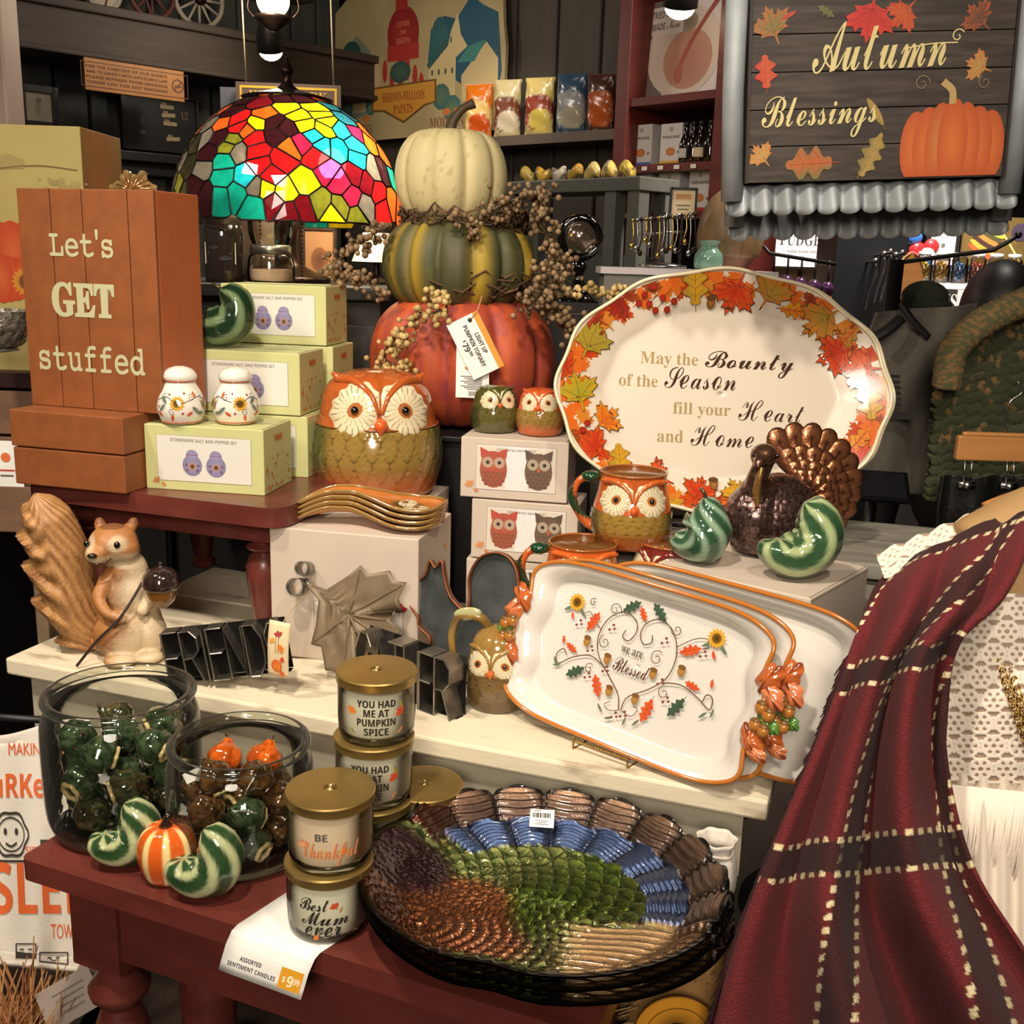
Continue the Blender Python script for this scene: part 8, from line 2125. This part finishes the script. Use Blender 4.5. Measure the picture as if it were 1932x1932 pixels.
b = MB(lin((120, 160, 140))); t = thing('green_vase', 'small pale green glass vase beside the brown haired person', 'vase', aty(1335, 512, 2.8)); b.lathe(pr(16, [(.02, 0), (.035, .01), (.036, .04), (.022, .06), (.028, .075)]), 24, close=False); b.F = b.F[:-1]; b.obj('body', VC('green_glass', .1, coat=.5), t, solid=.002)
b = MB(lin((40, 90, 70))); b.lathe([(.022, -.004), (.022, 0)], 20); b.obj('foot', glaze, t)
# ---- people
def person(name, label, c, hair, skin, top, yaw, hairlen, bun=False):
    """standing shopper seen from the shoulders up; c is the head centre"""
    t = thing(name, label, 'person', (c.x, c.y, 0), yaw)
    b = MB(); z = c.z
    b.ball((0, 0, z), (.074, .094, .112), 20, 14); b.ball((0, -.055, z - .05), (.052, .045, .055), 14, 10); b.tube([(0, .018, z - .06), (0, .026, z - .20)], [.054, .060], 14)
    for s in (-1, 1): b.ball((s * .076, .006, z - .012), (.010, .018, .030), 10, 8); b.tube(spline([(s * .05, .03, z - .20), (s * .15, .03, z - .245), (s * .20, .03, z - .33), (s * .225, .03, z - .52), (s * .22, -.02, z - .78)], 14), [.06, .06, .062, .06, .055, .052, .05, .048, .046, .044, .042, .04, .036, .034], 12)
    b.ball((0, .03, z - .38), (.165, .105, .20), 18, 12); b.ball((0, .03, z - .66), (.15, .10, .24), 18, 12)
    for s in (-1, 1): b.tube([(s * .08, .03, z - .80), (s * .085, .02, z - 1.15), (s * .085, .03, z - 1.52)], [.088, .062, .044], 12); b.ball((s * .085, -.02, z - 1.535), (.045, .12, .035), 12, 8)
    b.ball((0, -.098, z - .018), (.013, .018, .020), 8, 6); b.tube([(-.022, -.098, z - .062), (0, -.102, z - .063), (.022, -.098, z - .062)], .006, 6)
    V, F, N = fuse(b, .010, 4)
    C = [mix(lin(skin), lin(skin), 0) if v.z > z - .215 else lin(top) for v in V]
    b = MB(); b.add(V, F, C); b.obj('body', VC('skin_and_cloth', .65), t)
    for s in (-1, 1): b = MB(lin((30, 24, 20))); b.ball((s * .030, -.090, z + .004), (.010, .006, .006), 10, 6); b.obj('eye', glaze, t)
    def hf(u, v):
        a = 2 * pi * u; e = pi / 2 - v * (pi * hairlen)
        back = .5 + .5 * sin(a)                       # +y is the back of the head
        e = pi / 2 - v * pi * (.34 + (hairlen - .34) * smooth(.25, .6, back))
        k = 1.06 + .003 * sin(a * 40 + 5 * v)
        return (.078 * k * cos(a) * cos(e), .004 + .098 * k * sin(a) * cos(e), z + .006 + .116 * k * sin(e)), mix(lin(hair), mix(lin(hair), (0, 0, 0), .35), hsh(int(a * 40), 3))
    b = MB(); b.grid(hf, 90, 24, closeu=True); b.obj('hair', VC('hair', .45), t, solid=.006); return t
hc = aty(1378, 452, 2.95)
person('person', 'person with short light brown hair, turned away, half hidden by the hanging sign', hc, (136, 108, 74), (156, 114, 96), (70, 58, 60), radians(160), .64)
hc = aty(1882, 600, 2.55)
person('person', 'person with black hair seen from behind beyond the green poncho', hc, (26, 22, 20), (150, 108, 84), (40, 38, 38), radians(170), .78)
# ---- far right: dark column, hooks, candy shelves
q = aty(1640, 520, 3.1)
t = thing('navy_column', 'dark navy display column behind the oval platter with steel hooks', 'column', (q.x, q.y, 0))
m_nv = M('navy_paint', (14, 16, 22), .5)
cw_ = (aty(1712, 520, 3.1) - aty(1576, 520, 3.1)).x
b = MB(); b.box((0, .1, 1.0), (cw_, .2, 2.0)); b.obj('shaft', m_nv, t, sm=False, bevel=.004); b = MB(); b.box((0, .1, .05), (cw_ + .04, .24, .1)); b.obj('plinth', m_nv, t, sm=False)
for i, (x, y) in enumerate(((1640, 495), (1656, 482), (1668, 478), (1678, 484), (1690, 480))):
    o = aty(x, y, 3.08) - t.location
    b = MB(); b.tube(spline([o + Vector((0, .02, 0)), o + Vector((0, -.05, 0)), o + Vector((.004, -.055, -.03)), o + Vector((-.008, -.05, -.09)), o + Vector((-.014, -.05, -.14))], 18), .0032, 6); b.ball(o + Vector((0, -.052, .004)), .009, 8, 6); b.obj('hook', M('steel'), t)
# rail with purple and orange hanging ornaments
q0, q1 = aty(1452, 478, 2.95), aty(1575, 498, 2.95)
t = thing('ornament_rail', 'black rail hung with purple and orange ornaments above the oval platter', 'rail', q0)
b = MB(); b.tube([Vector((-.02, 0, .02)), Vector((0, 0, 0)), q1 - q0], .005, 8); b.tube([q1 - q0, q1 - q0 + Vector((.0, .14, 0))], .005, 8); b.obj('rod', m_black, t)
for i in range(5):
    p = q0.lerp(q1, .08 + .21 * i)
    t = thing('hanging_ornament', ('leftmost', 'second', 'third', 'fourth', 'rightmost')[i] + ' purple and orange ornament on the black rail above the oval platter', 'ornament', p + Vector((0, 0, -.006)), 0, 'ornaments on the black rail')
    b = MB(lin((60, 40, 30))); b.tube([(0, 0, .012), (0, -.004, -.02), (0, 0, -.05)], .003, 6); b.obj('hook', m_black, t)
    b = MB(lin((66, 36, 70))); b.ball((0, 0, -.062), (.018, .018, .02), 14, 10); b.obj('knob', glaze, t)
    b = MB(lin((160, 76, 34))); b.lathe(pr(12, [(.002, -.15), (.026, -.145), (.024, -.11), (.012, -.08), (.003, -.074)]), 16); b.obj('skirt', VC('felt', .95), t)
# fudge sign and bright counter
q = aty(1514, 474, 3.9)
t = thing('counter_sign', 'white sign reading FUDGE in black letters below the hanging tin sign', 'sign', q)
b = MB(); b.box((0, 0, .03), (.20, .010, .17)); b.obj('board', M('poster_white'), t, sm=False)
b = MB();
for s in (-1, 1): b.box((s * .103, 0, .03), (.008, .02, .18)); b.box((0, 0, .03 + s * .088), (.21, .02, .008))
b.tube([(0, .004, -.05), (0, .02, -.07)], .006, 8); b.tube([(0, .02, -.06), (0, .02, -q.z)], .008, 8); b.obj('frame', M('dark_bronze'), t, sm=False)
P = Print(); P.text('FUDGE', -.012, .02, w=.145, h=.042, col=lin((50, 46, 46)), font='serif'); P.disc(.076, .035, .013, lin((70, 66, 66))); P.text('HAND MADE HERE', -.0, -.006, w=.11, h=.009, col=GRY, font='bold'); P.obj('lettering', fl_xz(-.0052), t, fab)
q = aty(1500, 500, 4.0)
t = thing('sweet_counter', 'brightly lit cream counter at the back of the shop', 'counter', (q.x, q.y, 0))
b = MB(); b.box((0, .2, q.z / 2), (.9, .4, q.z)); b.obj('body', M('counter_cream', (206, 186, 150), .5), t, sm=False, bevel=.004); b = MB(); b.box((0, .2, q.z + .012), (.94, .44, .024)); b.obj('top', M('poster_white'), t, sm=False)
# candy jars
q0, q1 = aty(1735, 533, 3.3), aty(2010, 522, 3.3); q1.z = q0.z
t = thing('candy_shelf', 'white candy shelf with black lettering at the right edge', 'shelf', (q0.x, q0.y, q0.z))
CL = (q1 - q0).x
b = MB(); b.box((CL / 2, .08, -.008), (CL, .18, .016)); b.obj('board', M('poster_white'), t, sm=False)
b = MB(); b.box((CL / 2, -.012, -.055), (CL, .006, .075)); b.obj('front_label', M('poster_white'), t, sm=False)
b = MB(); b.box((CL / 2, .16, -.45), (CL, .02, .9)); b.obj('back_panel', m_dark, t, sm=False)
b = MB(); b.box((CL / 2, .10, -(q0.z) / 2 - .05), (CL, .12, q0.z - .1)); b.obj('cabinet_base', m_dark, t, sm=False)
P = Print(); P.rect(.085, -.055, .055, .075, lin((40, 38, 38))); P.text('IS', .095, -.075, h=.045, w=.035, col=lin((220, 216, 210)), font='serif'); P.text('SWEETS', .19, -.062, h=.022, w=.07, col=lin((80, 76, 76)), font='serif')
P.rect(.30, -.055, .05, .05, lin((190, 110, 110))); P.obj('lettering', fl_xz(-.0155), t, fab)
cc = ((206, 180, 60), (196, 160, 40), (60, 120, 190), (170, 60, 60), (206, 150, 50), (190, 40, 50), (150, 110, 140), (206, 170, 60))
for i, c in enumerate(cc):
    p = q0 + Vector((.025 + .055 * i, .05, .0))
    t = thing('candy_jar', 'clear candy jar of ' + ('yellow', 'gold', 'blue', 'dark red', 'orange', 'red', 'mauve', 'amber')[i] + ' sweets on the white shelf', 'jar', p, 0, 'candy jars on the white shelf')
    b = MB(); b.lathe([(.022, 0), (.024, .004), (.024, .072), (.018, .082)], 20, close=False); b.F = b.F[:-1]; b.obj('jar', m_clr, t)
    b = MB(lin((206, 206, 206))); b.lathe([(.019, .080), (.019, .092), (.001, .094)], 18); b.obj('lid', glaze, t)
    b = MB()
    for k in range(26): a = k * 2.4; b.ball((.015 * cos(a) * sqrt(hsh(k)), .015 * sin(a) * sqrt(hsh(k)), .008 + .055 * k / 26), .0065, 6, 4, col=mix(lin(c), (1, 1, 1), .25 * hsh(k, 3)))
    o = b.obj('sweets', glaze, t); o['kind'] = 'stuff'
# upper right shelf: foil balloons, white sign, striped kite, rod
q = aty(1730, 470, 3.5)
t = thing('foil_balloon', 'shiny red and blue foil balloon packet beside the navy column', 'balloon', q)
b = MB()
for k, (x, z, c) in enumerate(((0, .0, (190, 40, 44)), (.03, -.018, (200, 200, 206)), (-.012, .036, (50, 100, 180)), (.026, -.04, (60, 110, 190)), (.045, .01, (190, 40, 44)), (-.016, -.03, (200, 60, 60)))): b.ball((x, -.01 * (k % 2), z), (.026, .018, .024), 12, 8, col=lin(c))
b.obj('foil', foil, t); b = MB(); b.tube([(0, .012, 0), (0, .02, -.14)], .003, 6); b.obj('stick', m_black, t)
q = aty(1779, 460, 3.5)
t = thing('white_card_sign', 'white upright card sign between the foil balloon and the striped print', 'sign', q)
b = MB(); b.box((0, 0, 0), (.078, .006, .13)); b.obj('card', M('poster_white'), t, sm=False); b = MB(); b.box((.045, .004, 0), (.014, .012, .15)); b.box((-.046, .004, 0), (.010, .012, .15)); b.obj('frame', m_black, t, sm=False)
P = Print(); P.text('Joy', 0, .03, h=.03, w=.04, col=GRY, font='script'); P.disc(0, -.005, .007, GRY); P.rect(0, -.045, .05, .012, lin((110, 106, 106))); P.obj('lettering', fl_xz(-.0032), t, fab)
q = aty(1862, 455, 3.5)
t = thing('striped_print', 'colourful striped fish print with a yellow stick on a dark panel at the right edge', 'poster', q)
b = MB(); b.box((.03, 0, 0), (.22, .008, .15)); b.obj('panel', M('mustard_panel', (110, 88, 44), .5, var=.3, vs=20), t, sm=False)
P = Print()
for i, c in enumerate(((206, 80, 40), (214, 150, 50), (60, 40, 36), (206, 120, 50), (70, 70, 40), (190, 170, 60))): P.disc(-.02 + .006 * i, .0 + .013 * (i - 2.5), (.048, .010), lin(c), None, 14, -.5)
P.stroke([(.0, .07), (.05, .02), (.11, -.06)], .006, lin((206, 180, 110)), 10); P.disc(.10, .03, .028, lin((60, 50, 70)))
P.obj('print', fl_xz(-.0045), t, fab)
q0, q1 = aty(1712, 496, 2.7), aty(1900, 468, 2.6)
t = thing('black_rod', 'thin black display rod running across the candy shelves', 'rod', q0)
b = MB(); b.tube([Vector((-.03, .02, -.002)), (q1 - q0) * .86, q1 - q0 + Vector((.0, 0, .014)), q1 - q0 + Vector((.02, 0, .03))], .0055, 8); b.obj('bar', m_black, t)
b = MB(); b.ball((q1 - q0) + Vector((.022, 0, .031)), .009, 10, 6); b.obj('end_cap', m_black, t)
q = aty(1722, 525, 2.95)
t = thing('wooden_paddle', 'tan wooden paddle end beside the navy column', 'paddle', q)
b = MB(); b.prism([(.035 * cos(a) - .01, .065 * sin(a)) for a in [2 * pi * i / 24 for i in range(24)]], -.006, .006); b.obj('blade', M('pale_beech'), t, sm=False, bevel=.002)
b = MB(); b.tube([(-.01, 0, -.06), (-.02, 0, -q.z)], .010, 10); b.obj('handle', M('pale_beech'), t)
b = MB(); q = aty(1745, 560, 2.3); t = thing('beanie', 'dark olive knit beanie on top of the clothes stand beside the grey shirt', 'hat', q); b.ball((0, 0, 0), (.048, .05, .034), 20, 12, col=lin((46, 50, 36))); b.obj('crown', VC('knit_wool'), t); b = MB(lin((38, 42, 30))); b.tube([(.046 * cos(a), .048 * sin(a), -.016) for a in [2 * pi * i / 28 for i in range(28)]], .010, 8, closed=True); b.obj('brim', VC('knit_wool'), t)
